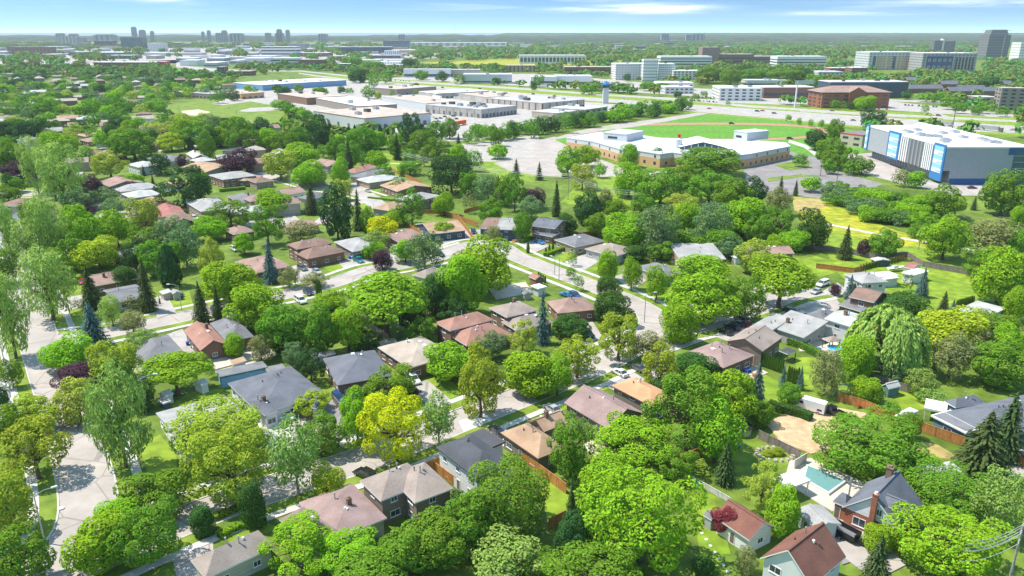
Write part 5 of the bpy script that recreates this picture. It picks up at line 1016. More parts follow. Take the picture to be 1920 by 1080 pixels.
# rows of clipped cedars
def row(x0,y0,x1,y1,n,w,h,what):
    for i in range(n):
        f=(i+.5)/n; x,y=x0+(x1-x0)*f,y0+(y1-y0)*f
        od='' if n==1 else (('left','right')[i] if n==2 else (['leftmost','second from left','third from left','fourth from left','fifth from left','sixth from left','seventh from left'][i] if i<(n+1)//2 else ['rightmost','second from right','third from right','fourth from right','fifth from right','sixth from right','seventh from right'][n-1-i]))+' '
        cone('a',x,y-h*random.uniform(.9,1.08),y,w,label=(od+what).strip(),group=what)
row(1421,684,1468,701,11,6.2,26,'slim green cedar in the dense row behind the mauve-roofed bungalow')
row(1475,716,1497,722,5,7,30,'slim green cedar in the short row between two clipped blue spruces')
row(1792,575,1826,566,9,5,13,'small dark cedar in the row left of the white flat garage')
row(1595,558,1604,556,1,7,28,'lone slim cedar by the two-storey brown house')
row(594,556,603,556,2,7.5,29,'slim dark cedar of the pair by the street under the giant spreading tree')
row(1008,523,1024,532,4,4.6,14,'tiny dark cedar in the row beside the brown garden shed')
row(1020,480,1040,468,3,5,14,'tiny cedar by the clipped hedge in the front garden at the bend')
row(1610,508,1685,492,14,4.4,12,'small cedar in the row along the brown back fence')
row(988,474,992,476,1,7,20,'lone small cedar beside the clipped hedge and the blue car')
# shrub mass in front of the big blue building: bushes one can tell apart
bush=[(1560+i*14+random.uniform(-4,4),352+i*2.2+j*17+random.uniform(-3,3)) for i in range(14) for j in range(4) if 340+i*1+j*17<(352+i*6.0) +34]
for x,y in bush:
    if y>378+(x-1560)*.33: continue
    tree(random.choice('bmmmv'),x,y,random.uniform(32,50),random.uniform(20,28),desc='low rounded bush',group='bushes in front of the big blue building')
# belt of trees along the sports field road
for i in range(44):
    f=i/43; x=880+405*f+random.uniform(-5,5); y=262-62*f+random.uniform(-4,5)
    tree(random.choice('mmmdbc' if i%4 else 'mdv') if False else random.choice('mmdmbv'),x,y-6,random.uniform(18,32),random.uniform(20,36)*(1-.25*f),group='belt of trees along the curved road')
for i in range(26):
    x=random.uniform(500,600); y=185+(x-500)*.42+random.uniform(-3,4); tree(random.choice('mmbd'),x,y,18,16,group='trees behind the long warehouses')
# leafy old suburb to the upper left: seen as separate crowns
def scatter(poly,n,wr,ks,hr=.72,seed=1,group=None):
    r=random.Random(seed); xs=[p[0] for p in poly]; ys=[p[1] for p in poly]; k=0; pts=[]
    for _ in range(n*30):
        if k>=n: break
        x,y=r.uniform(min(xs),max(xs)),r.uniform(min(ys),max(ys))
        if not inside(x,y,poly): continue
        w=(wr[0]+(wr[1]-wr[0])*(y-min(ys))/(max(ys)-min(ys)+1))*r.uniform(.75,1.3)
        if any(abs(x-a)<w*.42 and abs(y-b)<w*.22 for a,b in pts): continue
        if any(inside(x,y-2,p) for p in KEEP): continue
        if any(abs(x-a)<w*.55 and -2<y-b<w*.75 for a,b in FARPTS) and r.random()<.8: continue
        pts.append((x,y)); k+=1; tree(r.choice(ks),x,y,w,w*hr*r.uniform(.85,1.2),group=group)
KEEP=[[(300,192),(440,186),(600,205),(600,222),(500,228),(330,225)]]
for q in '''m 1327 140 50 26;m 1370 144 40 28;d 1395 136 50 24;m 1417 141 50 22;m 1470 143 60 26;d 1500 141 60 24;m 1530 150 40 20;m 1552 158 30 18;m 1566 196 16 16;m 1582 198 14 14;d 1596 198 14 14;b 1624 193 44 24;d 1606 199 14 14;m 1548 190 22 16;m 1365 193 10 8;m 1780 192 30 22;m 1800 202 26 18;m 1850 200 36 22;m 1880 208 24 18;m 1830 206 24 16
m 1740 182 40 14;m 1770 180 30 14;d 1700 178 20 16;m 1735 205 14 18;d 1850 155 50 20;m 1010 150 24 20;d 1000 160 14 16;m 1076 158 18 12;m 1090 160 16 12;m 1100 168 26 16;m 1120 165 24 18;m 1155 163 26 18;m 1180 165 22 18;d 1176 145 14 14;m 1215 162 30 14;m 1240 163 28 14;d 1270 176 16 10;d 828 143 24 18;m 790 140 30 16;m 860 148 22 16;d 930 152 20 12
m 700 147 24 30;d 672 142 40 24;m 720 145 30 20;m 700 123 40 14;d 765 118 26 18;m 660 115 40 14;m 690 172 26 22;z 708 178 14 12;m 735 174 12 12;m 780 174 12 12;d 780 160 14 8;m 600 172 30 16;m 560 165 20 12;d 530 170 30 14;d 520 165 20 12;m 475 172 20 16;z 465 165 16 12;z 455 178 12 10;m 610 182 26 12;d 640 168 16 12;m 655 170 16 10
m 1305 182 14 12;m 1320 176 14 10;m 1095 230 20 16;d 1040 225 16 22;m 1015 232 20 18;m 985 235 20 18;m 895 243 30 20;m 1060 222 26 22;d 1075 226 24 26;m 1090 222 22 22'''.replace('\n',';').split(';'):
    k,x,y,w,h=q.split(); x,y,w,h=map(float,(x,y,w,h)); tree(k,x,y,w,h)
scatter([(0,205),(130,195),(300,215),(420,225),(500,245),(480,262),(0,262)],50,(26,44),'mmbdvkmbe',seed=5)
scatter([(0,160),(440,150),(440,180),(300,186),(300,205),(0,210)],125,(17,30),'mmbdvkmbev',seed=6)
scatter([(0,262),(60,262),(60,300),(0,400)],8,(30,40),'mmbd',seed=9)
scatter([(440,225),(600,222),(600,245),(760,255),(760,300),(600,290),(450,262)],24,(24,34),'mmbdk',seed=7)
scatter([(950,395),(1090,415),(1060,330),(1190,400),(1440,400),(1540,470),(1300,470),(1050,440)],16,(30,44),'mmbdv',seed=8)
scatter([(0,120),(0,160),(430,150),(300,130)],90,(13,18),'mmdkv',seed=11)
# ---------------- vehicles ----------------
def carmeshes(kind):
    D={'sedan':(4.6,1.8,.92,1.42,(-.62,.85,-.25,.35)),'suv':(4.7,1.88,1.05,1.72,(-.85,.95,-.65,.45)),'van':(5.2,1.95,1.15,1.85,(-.95,1.25,-.85,.75)),'pickup':(5.6,1.95,1.05,1.85,(.1,1.2,.2,.75))}[kind]
    Ln,Wd,hb,ht,(c0,c1,t0,t1)=D; x0,x1=-Ln/2,Ln/2; w=Wd/2
    if kind=='sedan': c0,c1,t0,t1=-1.75,1.05,-1.0,.25
    if kind=='suv': c0,c1,t0,t1=-2.2,1.15,-1.95,.35
    if kind=='van': c0,c1,t0,t1=-2.5,1.7,-2.35,.9
    if kind=='pickup': c0,c1,t0,t1=-.75,1.45,-.6,.75
    b=MB(); prof=[(x0,.35),(x0-.02,.62),(x0+.1,hb*.97),(c0,hb),(c1,hb*.98),(x1-.25,hb*.8),(x1,.62),(x1-.02,.35)]
    n=len(prof)
    for s in (1,-1):
        pts=[(x,s*w*(1 if .4<z<hb*.9 else .96),z) for x,z in prof]; b.face(pts if s<0 else pts[::-1])
    for i in range(n-1):
        (xa,za),(xb,zb)=prof[i],prof[i+1]; fa=w*(1 if .4<za<hb*.9 else .96); fb_=w*(1 if .4<zb<hb*.9 else .96); b.face([(xa,-fa,za),(xa,fa,za),(xb,fb_,zb),(xb,-fb_,zb)])
    b.face([(x0,-w*.96,.35),(x1-.02,-w*.96,.35),(x1-.02,w*.96,.35),(x0,w*.96,.35)])
    rw=w*.78; b.box(t0,t1,-rw,rw,ht-.04,ht)                      # roof panel
    for s in (1,-1):                                             # pillars
        for (xa,xb) in ((c0+.05,t0),(c1-.05,t1),((c0+c1)/2,(t0+t1)/2)): b.tube((xa,s*w*.93,hb-.03),(xb,s*rw,ht-.02),.045,.04,5)
    if kind=='pickup':
        b.box(x0+.1,c0-.1,-w,-w+.1,hb-.05,hb+.25); b.box(x0+.1,c0-.1,w-.1,w,hb-.05,hb+.25); b.box(x0,x0+.1,-w,w,hb-.05,hb+.25)
    g=MB(); g.face([(c0,-w*.92,hb),(c0,w*.92,hb),(t0,rw*.98,ht-.04),(t0,-rw*.98,ht-.04)][::-1]); g.face([(c1,-w*.92,hb-.01),(c1,w*.92,hb-.01),(t1,rw*.98,ht-.04),(t1,-rw*.98,ht-.04)])
    for s in (1,-1): q=[(c0,s*w*.92,hb),(c1,s*w*.92,hb),(t1,s*rw*.98,ht-.04),(t0,s*rw*.98,ht-.04)]; g.face(q if s>0 else q[::-1])
    g.face([(c0,-w*.92,hb+.005),(c1,-w*.92,hb+.005),(c1,w*.92,hb+.005),(c0,w*.92,hb+.005)])
    return b,g,Ln,w
_cc={}; WH=MB(); WH.tube((0,-.12,0),(0,.12,0),.34,.34,14); WH.tube((0,-.13,0),(0,.13,0),.2,.2,10,1); WHM=None
def car(px,py,fx,fy,kind,colr,label=None,name=None,desc=None,small=False):
    global WHM
    if WHM is None: WHM=WH.mesh('wheel',[M['tyre'],M['metal']])
    c=G((px),(py),.8); f=G(fx,fy,.8); ang=math.atan2(f.y-c.y,f.x-c.x)
    nm={'sedan':'car','suv':'car','van':'minivan','pickup':'pickup_truck'}[kind]; cat={'pickup':'pickup truck','van':'van'}.get(kind,'car')
    k=(kind,colr)
    if k not in _cc: b,g,Ln,w=carmeshes(kind); me=b.mesh('body',M['car_'+colr],False); _cc[k]=(me,g.mesh('windows',M['glass']),Ln,w)
    me,gm,Ln,w=_cc[k]; grp='cars parked by the houses' if not small else 'cars on the highway and lots'
    t=thing(nm,label,cat,(c.x,c.y,.06),ang,grp); bo=put('body',me,t); put('glazing',gm,t)
    for i in (-1,1):
        for j in (-1,1): put('wheel',WHM,t,(i*Ln*.31,j*(w-.08),.34))
    if not small:
        for j in (-1,1): 
            put('headlight',_hl(),t,(Ln/2-.04,j*w*.68,.66)); put('tail_light',_tl(),t,(-Ln/2+.02,j*w*.7,.72))
    if not label: auto(t,desc or f'{colr} car',px,py,cat,grp)
    return t
_h={}
def _hl():
    if 'h' not in _h: b=MB(); b.box(-.06,.05,-.2,.2,-.07,.09); _h['h']=b.mesh('headlight',M['lamp_glass'])
    return _h['h']
def _tl():
    if 't' not in _h: b=MB(); b.box(-.05,.04,-.14,.14,-.1,.1); _h['t']=b.mesh('tail_light',M['red_paint'])
    return _h['t']
for q in [(1162,697,1148,690,'sedan','white','clean white saloon parked on the drive above the orange roof'),(1196,688,1183,682,'sedan','grey','dark grey car in tree shade right of the white saloon'),(1360,620,1349,615,'suv','black','large black SUV nearest the lawn in the row of five cars'),
 (1373,612,1364,608,'suv','navy','second car of the row, dark, behind the large black SUV'),(1386,605,1377,601,'sedan','grey','dark grey car in the middle of the row of five'),(1391,598,1382,594,'suv','silver','pale silver car at the top of the row beside the red one'),(1398,607,1389,602,'sedan','red','bright red car half hidden behind the others by the grey roof'),
 (775,710,784,719,'suv','white','white SUV on the light drive below the tan-roofed bungalow'),(636,745,645,754,'suv','blue','blue SUV beside the porch of the grey brick house'),(651,762,660,771,'sedan','blue','deep blue car in front of the blue SUV behind the dark fence'),(536,777,547,786,'suv','white','white SUV with a black roof under the grey garage wing'),
 (330,551,338,552,'suv','navy','dark blue SUV in front of a small shed on the upper street'),(672,487,682,492,'pickup','teal','teal green pickup truck on the grey drive'),(567,502,573,505,'suv','grey','grey SUV below the big brown two-level house'),(594,508,601,512,'sedan','silver','silver car by the small square lawn'),
 (563,562,571,567,'van','white','white van driving on the upper street under the trees'),(578,547,584,551,'suv','navy','dark SUV beside the pair of slim cedars'),(1012,453,1018,455,'sedan','sky','bright blue sports car on the drive beside the clipped hedge'),(888,434,890,440,'suv','black','black SUV on the drive left of the navy semi'),(949,440,952,446,'suv','black','black SUV on the drive right of the navy semi'),
 (1543,531,1535,534,'van','white','white minivan left of the maroon bush and blue spruce'),(1531,545,1524,548,'sedan','silver','silver blue car in front of the white minivan'),(1478,581,1469,577,'suv','navy','dark blue SUV under the broad flat-topped tree'),(1503,589,1495,585,'sedan','white','white car by the grey roof next to the dark blue SUV'),
 (1559,770,1550,766,'pickup','black','black pickup truck behind the long white van'),(1036,765,1028,760,'sedan','silver','silver car peeping out beside the mauve gabled house'),(684,887,676,883,'suv','black','black car in deep shade above the taupe two-storey house'),(931,806,924,800,'sedan','black','black car beside the flat charcoal garage roof'),
 (1912,856,1905,852,'suv','navy','dark blue car cut by the right edge of the picture'),(690,357,694,360,'sedan','silver','pale car on the drive left of the near-white roof'),(757,328,763,331,'sedan','grey','grey car behind the wooden garden fence'),(365,408,371,411,'suv','white','white car below the white-walled bungalow'),(440,466,446,470,'suv','white','white car on a drive among the left street trees'),
 (10,498,17,503,'suv','silver','silver car at the left edge behind willow leaves'),(741,465,747,469,'suv','white','white car with black windows below the golden tree'),(825,475,831,478,'sedan','navy','navy car half hidden under trees on the upper street'),(552,354,558,357,'sedan','grey','grey car on the far suburban street'),(550,388,556,391,'suv','sky','light blue car below the yellow-green cone tree'),
 (152,527,156,531,'sedan','red','red car at the end of the long pinkish bungalow'),(1178,510,1184,513,'sedan','silver','silver car parked by the taupe lawn bungalow'),(1078,553,1085,556,'suv','blue','blue vehicle behind the pinkish bungalow by the spruce'),(1062,551,1054,549,'sedan','sky','bright blue tarped car behind the pinkish bungalow'),(1102,625,1108,629,'suv','black','black car at the kerb left of the olive linden'),(483,396,488,398,'sedan','red','red car between the left suburban roofs'),
 (1823,351,1830,351,'sedan','maroon','maroon car in front of the huge grey and blue building'),(1372,231,1380,231,'suv','black','dark vehicle on the far side of the running track'),(1481,259,1489,259,'suv','black','dark vehicle on the near side of the running track')]:
    car(*q[:6],label=q[6])
r=random.Random(5); cl=['white','silver','grey','black','red','blue','white','navy']
near=[(806,214),(812,219),(818,222),(826,221),(834,218),(842,220),(850,217),(856,222),(822,227),(832,228),(840,229),(800,222),(846,225),(860,215)]
for x,y in near: car(x,y,x+5,y+r.uniform(-1,1.5),'sedan',r.choice(cl),small=True,desc=None)
for (x0,y0,x1,y1,n) in [(1284,187,1345,191,11),(1292,181,1340,184,8),(1410,131,1480,133,10),(1440,176,1500,180,6),(1570,200,1665,204,9),(1690,196,1760,200,8),(1115,151,1150,155,6),(1270,152,1340,156,9),(740,150,770,152,5),(540,146,590,149,7)]:
    for k in range(n):
        f=(k+r.uniform(.1,.9))/n; x,y=x0+(x1-x0)*f,y0+(y1-y0)*f; car(x,y,x+r.uniform(-.5,.5),y-1.5,'sedan' if k%3 else 'suv',r.choice(cl),small=True)
for x,y in [(1000,176),(1040,180),(1082,180),(1170,186),(1235,191),(1330,203),(1420,208),(1430,207),(1452,212),(1600,225),(1660,222),(1900,243),(900,166),(830,164),(1160,163),(1380,184),(1560,207),(1810,242),(700,153),(1760,216)]:
    car(x,y,x+8,y+.6,'sedan' if y%2 else 'suv',r.choice(cl),small=True)
# semi trailer trucks
def truck(px,py,fx,fy,mt,label,ln=14,cab=True,hh=4.0):
    c=G(px,py,0); f=G(fx,fy,0); ang=math.atan2(f.y-c.y,f.x-c.x); t=thing('lorry',label,'truck',(c.x,c.y,.05),ang)
    b=MB(); b.box(-ln/2,ln/2,-1.25,1.25,1.1,hh); b.build('trailer',M[mt],t)
    if cab: b=MB(); b.box(ln/2+.5,ln/2+3,-1.2,1.2,.6,3.2,tx=.15); b.build('cab',M['car_grey'],t)
    for x in (-ln/2+1,-ln/2+2.3,ln/2+.9,ln/2+2.4 if cab else ln/2-1):
        for s in (-1,1): put('wheel',WHM,t,(x,s*1.05,.45),0,1.3)
    return t
truck(864,235,848,238,'orange_paint','long bright orange semi-trailer with dark cab on the light lot')
truck(820,186,800,183,'trim','long white trailer backed against the pale blue-grey warehouse',20,False)
truck(1760,235,1740,233,'metal','pale grey trailer truck on the highway left of the roof canopy',22)
truck(1850,245,1870,247,'metal','pale grey trailer truck on the highway behind the white roof',18)
truck(849,213,853,215,'trim','white box truck at the dock bays of the piered unit',6)
# long white van
c=G(1518,770,0); f=G(1490,762,0); ang=math.atan2(f.y-c.y,f.x-c.x); t=thing('delivery_van','long white high-roofed van with a violet flash parked on the bare yard','van',(c.x,c.y,.06),ang,None,'the long white van')
b=MB(); w=1.0; pr=[(-3.1,.45),(-3.15,2.55),(-2.9,2.68),(1.6,2.68),(2.25,1.75),(3.05,1.35),(3.15,.45)]
for s in (1,-1): q=[(x,s*w,z) for x,z in pr]; b.face(q if s<0 else q[::-1])
for i in range(len(pr)): j=(i+1)%len(pr); b.face([(pr[i][0],-w,pr[i][1]),(pr[i][0],w,pr[i][1]),(pr[j][0],w,pr[j][1]),(pr[j][0],-w,pr[j][1])])
b.build('body',M['car_white'],t); b=MB(); b.face([(1.66,-.85,2.6),(2.22,-.85,1.82),(2.22,.85,1.82),(1.66,.85,2.6)][::-1]); o=b.build('windscreen',M['glass'],t); o.location=(.03,0,.03)
for s in (-1,1): b=MB(); b.box(1.2,1.95,s*w-.02,s*w+.02,1.6,2.2); b.build('side_window',M['glass'],t); b=MB(); b.box(-2.7,-1.6,s*w-.012,s*w+.012,.9,1.35,tx=.15); b.build('stripe',mat('violet_stripe',(.12,.03,.18)),t)
for x in (-1.9,2.1):
    for s in (-1,1): put('wheel',WHM,t,(x,s*.95,.36))
# black tipper trailer
c=G(1577,1005,0); f=G(1610,1023,0); ang=math.atan2(f.y-c.y,f.x-c.x); t=thing('trailer','open black dump trailer with tandem wheels on the drive by the red brick house','trailer',(c.x,c.y,.1),ang)
b=MB(); l,w=2.6,1.05; b.box(-l,l,-w,w,.7,.85); b.box(-l,l,-w,-w+.1,.85,1.75); b.box(-l,l,w-.1,w,.85,1.75); b.box(-l,-l+.1,-w+.1,w-.1,.85,1.75); b.box(l-.1,l,-w+.1,w-.1,.85,1.9); b.build('bed',M['black'],t)
b=MB(); b.box(-l,l,-w-.04,-w,1.6,1.78); b.box(-l,l,w,w+.04,1.6,1.78); b.build('rail',M['metal'],t); b=MB(); b.box(-l+.15,l-.15,-w+.12,w-.12,.86,.95); b.build('floor_liner',M['roof_grey'],t)
b=MB(); b.tube((l,-.5,.75),(l+1.3,0,.6),.08,.06,6); b.tube((l,.5,.75),(l+1.3,0,.6),.08,.06,6); b.box(l+.1,l+.7,-.3,.3,.8,1.25); b.build('drawbar',M['black'],t)
for x in (-.5,.4):
    for s in (-1,1): put('wheel',WHM,t,(x,s*(w+.15),.36))
b=MB(); 
for s in (-1,1): b.box(-1.0,.9,s*(w+.15)-.2,s*(w+.15)+.2,.74,.82)
b.build('mudguard',M['black'],t)
# boat and camper by the grey house
c=G(1679,508,0); t=thing('boat','white covered motorboat between white garages and camper','boat',(c.x,c.y,.3),R(15))
b=MB(); 
for i in range(8):
    pass
st=[(-3,.9,.9),(-1,1.1,1.0),(1,1.0,1.05),(2.4,.55,1.15),(3.2,.03,1.25)]
for i in range(4):
    (xa,wa,ha),(xb,wb,hb)=st[i],st[i+1]
    b.face([(xa,-wa,ha),(xb,-wb,hb),(xb,0,.35),(xa,0,.1)]); b.face([(xa,wa,ha),(xa,0,.1),(xb,0,.35),(xb,wb,hb)]); b.face([(xa,-wa,ha),(xa,wa,ha+.001),(xb,wb,hb+.001),(xb,-wb,hb)])
b.face([(-3,-.9,.9),(-3,0,.1),(-3,.9,.9)]); b.build('hull',M['car_white'],t); b=MB(); b.box(-1.4,.6,-.7,.7,1.02,1.6,tx=.3,ty=.1); b.build('cover',M['roof_silver'],t)
def shed(label,A,B,C,z,typ,h,roof,wall,name='shed',cat='shed',axis='x',land=None,group=None):
    return house(label,land,[(A,B,C,z,typ,axis,h,roof,wall)],cat=cat,name=name,vents=0,win=False,group=group)
shed('white box camper standing on the grass left of a blue spruce',(1690,511),(1712,517),(1728,505),3.0,'flat',0,'white','white','camper','camper')
shed('shed with a faded pink roof right behind the white camper',(1693,500),(1712,504),(1727,495),2.9,'gable',.7,'red','white')
shed('white flat-roofed garage touching the grey two-storey house',(1627,512),(1645,520),(1672,511),3.0,'flat',0,'white','palegrey','garage','garage')
shed('white wedge-roofed garage annexe next to the boat',(1640,519),(1652,525),(1673,517),2.6,'shed',.5,'white','palegrey','garage','garage')
shed('small white garden shed with a ridged roof, left of two sheds by the fence',(296,737),(309,744),(326,738),2.1,'gable',.6,'white','white',axis='y')
shed('small white garden shed with a ridged roof, right of two sheds by the fence',(362,716),(377,723),(393,718),2.2,'gable',.6,'white','white',axis='y')
shed('blue-topped garden box next to the left white shed',(296,751),(306,757),(322,752),1.6,'flat',0,'grey','navy')
shed('long grey carport roof along the back garden with a skylight',(403,695),(411,710),(500,688),2.6,'shed',.5,'grey','blue','carport','carport',axis='y')
shed('dark lean-to roof at the right end of the long carport',(497,688),(505,702),(535,690),2.7,'shed',.4,'grey','white','carport','carport',axis='y')
shed('tiny pink-roofed shed behind the long carport',(430,676),(436,684),(461,676),2.0,'shed',.3,'tan','beige')
shed('small grey garden shed behind the dark tree pair',(583,665),(590,673),(609,664),2.4,'gable',.5,'grey','grey')
shed('little slate shed beside the small grey garden shed',(609,660),(613,667),(627,661),2.2,'shed',.3,'taupe','taupe')
shed('reddish brown garden shed with a steep roof by the street bend',(991,518),(1004,524),(1014,518),2.6,'gable',.9,'salmon','brick')
shed('plain white garden cabin beside the reddish brown shed',(994,536),(1009,542),(1019,535),2.6,'flat',0,'white','palegrey')
shed('small grey shed left of the plain white garden cabin',(976,547),(983,552),(992,546),2.0,'gable',.5,'grey','grey')
shed('dark shed near the salmon roof under trees',(800,575),(810,582),(825,576),2.2,'shed',.3,'brown','brownbrick')
shed('grey and teal garden shed with white gable trim by the back fence',(1653,722),(1667,729),(1686,722),2.3,'gable',.8,'silver','teal',axis='y')
shed('white flat canopy beside the teal-grey garage',(1733,765),(1775,774),(1791,759),2.8,'flat',0,'white',None,'canopy','canopy')
shed('square white garden tent, upper of two in the yard by the long fence',(1689,771),(1706,778),(1720,769),2.3,'hip',.5,'white','white','garden_tent','tent')
shed('square white garden tent, lower of two in the yard by the long fence',(1677,779),(1694,786),(1707,778),2.1,'hip',.4,'white','white','garden_tent','tent')
shed('bright white canopy roof at the end of the swimming pool',(1447,897),(1478,917),(1510,895),2.8,'flat',0,'white',None,'canopy','canopy',land='the white pool canopy')
shed('brown garden pavilion with four posts beside the round blue pool',(1541,634),(1556,641),(1566,631),2.6,'hip',.6,'taupe',None,'gazebo','gazebo')
shed('black flat gazebo on the terrace of the taupe gabled house',(1460,657),(1477,664),(1490,656),2.5,'hip',.3,'dark',None,'gazebo','gazebo')
shed('small white hut with dark doors behind the pale grey sloping roof',(1371,480),(1379,484),(1387,478),2.4,'gable',.6,'white','white')
shed('little white playhouse shed on the lawn near the back hedge',(1632,484),(1642,489),(1655,481),2.2,'gable',.4,'silver','navy')
shed('small grey shed with dark door on the upper street drive',(318,546),(324,551),(337,546),2.2,'gable',.5,'lgrey','grey')
shed('wide beige low garage beside the upper street shed',(298,546),(305,552),(320,546),2.1,'shed',.3,'silver','beige')
shed('tumbled pale garden building right of the gravel yard',(1715,875),(1740,895),(1790,875),2.6,'shed',.4,'silver','palegrey')
shed('round-topped stone and timber cabin in the left lot shade',(1318,965),(1334,975),(1346,965),2.2,'gable',.5,'grey','grey')
for q in [o for o in list(bpy.data.objects) if o.parent is None and o.name.split('.')[0] in ('canopy','gazebo')]:
    rf=[c for c in q.children if c.name.startswith('roof')][0]; xs=[v[0] for v in rf.bound_box]; ys=[v[1] for v in rf.bound_box]; zs=[v[2] for v in rf.bound_box]
    for i,(x,y) in enumerate([(min(xs)+.25,min(ys)+.25),(max(xs)-.25,min(ys)+.25),(max(xs)-.25,max(ys)-.25),(min(xs)+.25,max(ys)-.25)]):
        b=MB(); b.box(x-.08,x+.08,y-.08,y+.08,0,min(zs)); b.build('post',M['trim_dark' if 'gaz' in q.name else 'trim'],q)
# swimming pools
po=[G(*p) for p in [(1508,902),(1514,879),(1583,906),(1552,928)]]; oo=po[0]
t=thing('swimming_pool','turquoise rectangular swimming pool between white canopy and brick house','pool',oo,0,None,'the turquoise pool'); q=[((p-oo).x,(p-oo).y) for p in po]
ar=sum(q[i][0]*q[(i+1)%4][1]-q[(i+1)%4][0]*q[i][1] for i in range(4)); q=q if ar>0 else q[::-1]; cx=sum(p[0] for p in q)/4; cy=sum(p[1] for p in q)/4
b=MB(); b.prism([(cx+(x-cx)*1.09,cy+(y-cy)*1.12) for x,y in q],-.1,.66); b.build('coping',M['white_pave'],t); b=MB(); b.prism(q,0,.68); b.build('water',M['pool_water'],t)
g=G(1563,659); t=thing('round_pool','small round bright blue pool on a pale terrace','pool',(g.x,g.y,.3)); b=MB(); b.tube((0,0,0),(0,0,.75),1.9,1.9,24); b.build('pool_wall',M['trim'],t); b=MB(); b.tube((0,0,.5),(0,0,.77),1.7,1.7,24); b.build('water',M['pool_blue'],t)
g=G(1387,812); t=thing('water_tank','round black-topped trampoline tub with cream skirt beside the grey fence','trampoline',(g.x,g.y,0)); b=MB(); b.tube((0,0,.1),(0,0,1.6),2.1,2.2,20); b.build('skirt',M['wall_beige'],t); b=MB(); b.tube((0,0,1.6),(0,0,1.75),2.3,2.3,20); b.build('mat',M['black'],t)
for i in range(4): b=MB(); b.tube((2.2*math.cos(i*1.57),2.2*math.sin(i*1.57),0),(2.2*math.cos(i*1.57),2.2*math.sin(i*1.57),1.7),.06,.06,6); b.build('leg',M['metal'],t)
g=G(1452,853); t=thing('rock_garden','oval flower bed ringed with pale stones on the shaded lawn','flower bed',(g.x,g.y,0))
for i in range(18):
    an=i/18*6.28; b=MB(); s=random.uniform(.3,.5); b.box(-s,s,-s*.7,s*.7,0,.5,tx=.12,ty=.1); o=b.build('stone',M['stone'],t); o.location=(3.4*math.cos(an),2.4*math.sin(an),0); o.rotation_euler=(0,0,an)
c_=crown_mesh('R',1); paint(put('shrub',c_,t,(.6,.2,.6),0,(1.3,1.1,.8)),'y'); paint(put('shrub',c_,t,(-1.2,-.2,.5),0,(1.1,1,.6)),'y')
# ---------------- fences, hedges ----------------
def fence(px,h,m,label,post=2.6,name='fence',land=None,cat='fence',thick=.06):
    pts=[G(*p) for p in px]; o=pts[0].copy(); t=thing(name,label,cat,o,0,None,land); k=0
    for i in range(len(pts)-1):
        d=pts[i+1]-pts[i]; l=d.length; an=math.atan2(d.y,d.x); n=max(1,round(l/post))
        for j in range(n):
            p=pts[i]+d*(j/n)-o; s=l/n
            b=MB(); b.box(.08,s-.08,-thick/2,thick/2,.08,h); b.box(.05,s-.05,-.07,.07,h,h+.07); q=b.build('panel',M[m],t); q.location=(p.x,p.y,.0); q.rotation_euler=(0,0,an)
            b=MB(); b.box(-.07,.07,-.08,.08,0,h+.15); q=b.build('post',M[m],t); q.location=(p.x,p.y,.0); q.rotation_euler=(0,0,an); k+=1
            if k>48: return t
    return t
fence([(947,840),(975,862),(1062,927)],2.0,'wood_fence','new orange-brown board fence between the white house and the tan bungalow',land='the new orange fence')
fence([(800,886),(818,878),(826,876)],2.0,'wood_fence','short new board fence across the gap left of the white house')
fence([(814,884),(866,922)],2.0,'wood_fence','new board fence running down between taupe house and white house')
fence([(1029,992),(1062,975)],1.9,'wood_fence','short end piece of new board fence at the foot of the narrow lawn')
fence([(1570,752),(1620,767),(1700,800),(1808,838)],2.0,'wood_fence','long red-brown board fence crossing the gardens at right')
fence([(1898,868),(1925,882)],2.0,'wood_fence','red-brown board fence piece at the right edge below the blue car')
fence([(1264,872),(1322,852)],1.8,'wood_fence','weathered orange fence piece under the big dark tree')
fence([(1256,874),(1300,905),(1370,945)],1.1,'white_fence','low pale wire fence curving along the bright lawn')
fence([(1422,822),(1440,832),(1500,862)],1.8,'grey_fence','old grey fence between shaded lawn and gravel yard')
fence([(1489,880),(1512,866)],1.9,'white_fence','pale board fence at the corner of the pool terrace')
fence([(1485,462),(1600,478),(1640,486),(1700,482),(1730,500),(1830,518)],1.9,'grey_fence','long dark board fence between park and back gardens')
fence([(1530,503),(1600,512),(1640,500),(1695,487)],1.7,'wood_fence','brown fence with cedars along it behind the boat yard')
fence([(895,425),(830,402),(790,400)],1.8,'wood_fence','brown fence behind the orange-tan roofed bungalow')
fence([(858,408),(880,440),(888,452)],1.7,'wood_fence','narrow wooden fence between orange-tan roof and navy semi')
fence([(755,420),(792,442)],1.7,'wood_fence','short wooden fence behind the bungalow by the golden tree')
fence([(735,322),(790,345)],1.7,'wood_fence','reddish fence of the garden behind the near-white roof')
fence([(690,655),(735,690)],1.8,'grey_fence','dark fence between the grey house and the tan-roofed bungalow')
fence([(626,755),(664,800)],1.6,'grey_fence','dark fence along the drive of the two blue cars')
fence([(775,640),(830,625)],1.8,'grey_fence','shaded fence under the giant spreading tree, right part')
fence([(690,615),(730,640)],1.8,'grey_fence','shaded fence left of the giant tree trunk')
fence([(930,385),(870,400)],1.7,'wood_fence','old brown fence under the grey-green tree at the school edge')
fence([(1085,445),(1120,440),(1130,428)],1.8,'wood_fence','curved wooden fence behind the hedged grey bungalow')
fence([(1190,505),(1262,520)],1.5,'grey_fence','low fence behind the hidden grey-brown bungalow')
fence([(1640,716),(1705,738)],1.8,'grey_fence','grey fence behind the grey and teal garden shed')
fence([(130,612),(124,600),(118,588)],.5,'trim','low metal fence at the corner lawn by the wide left street')
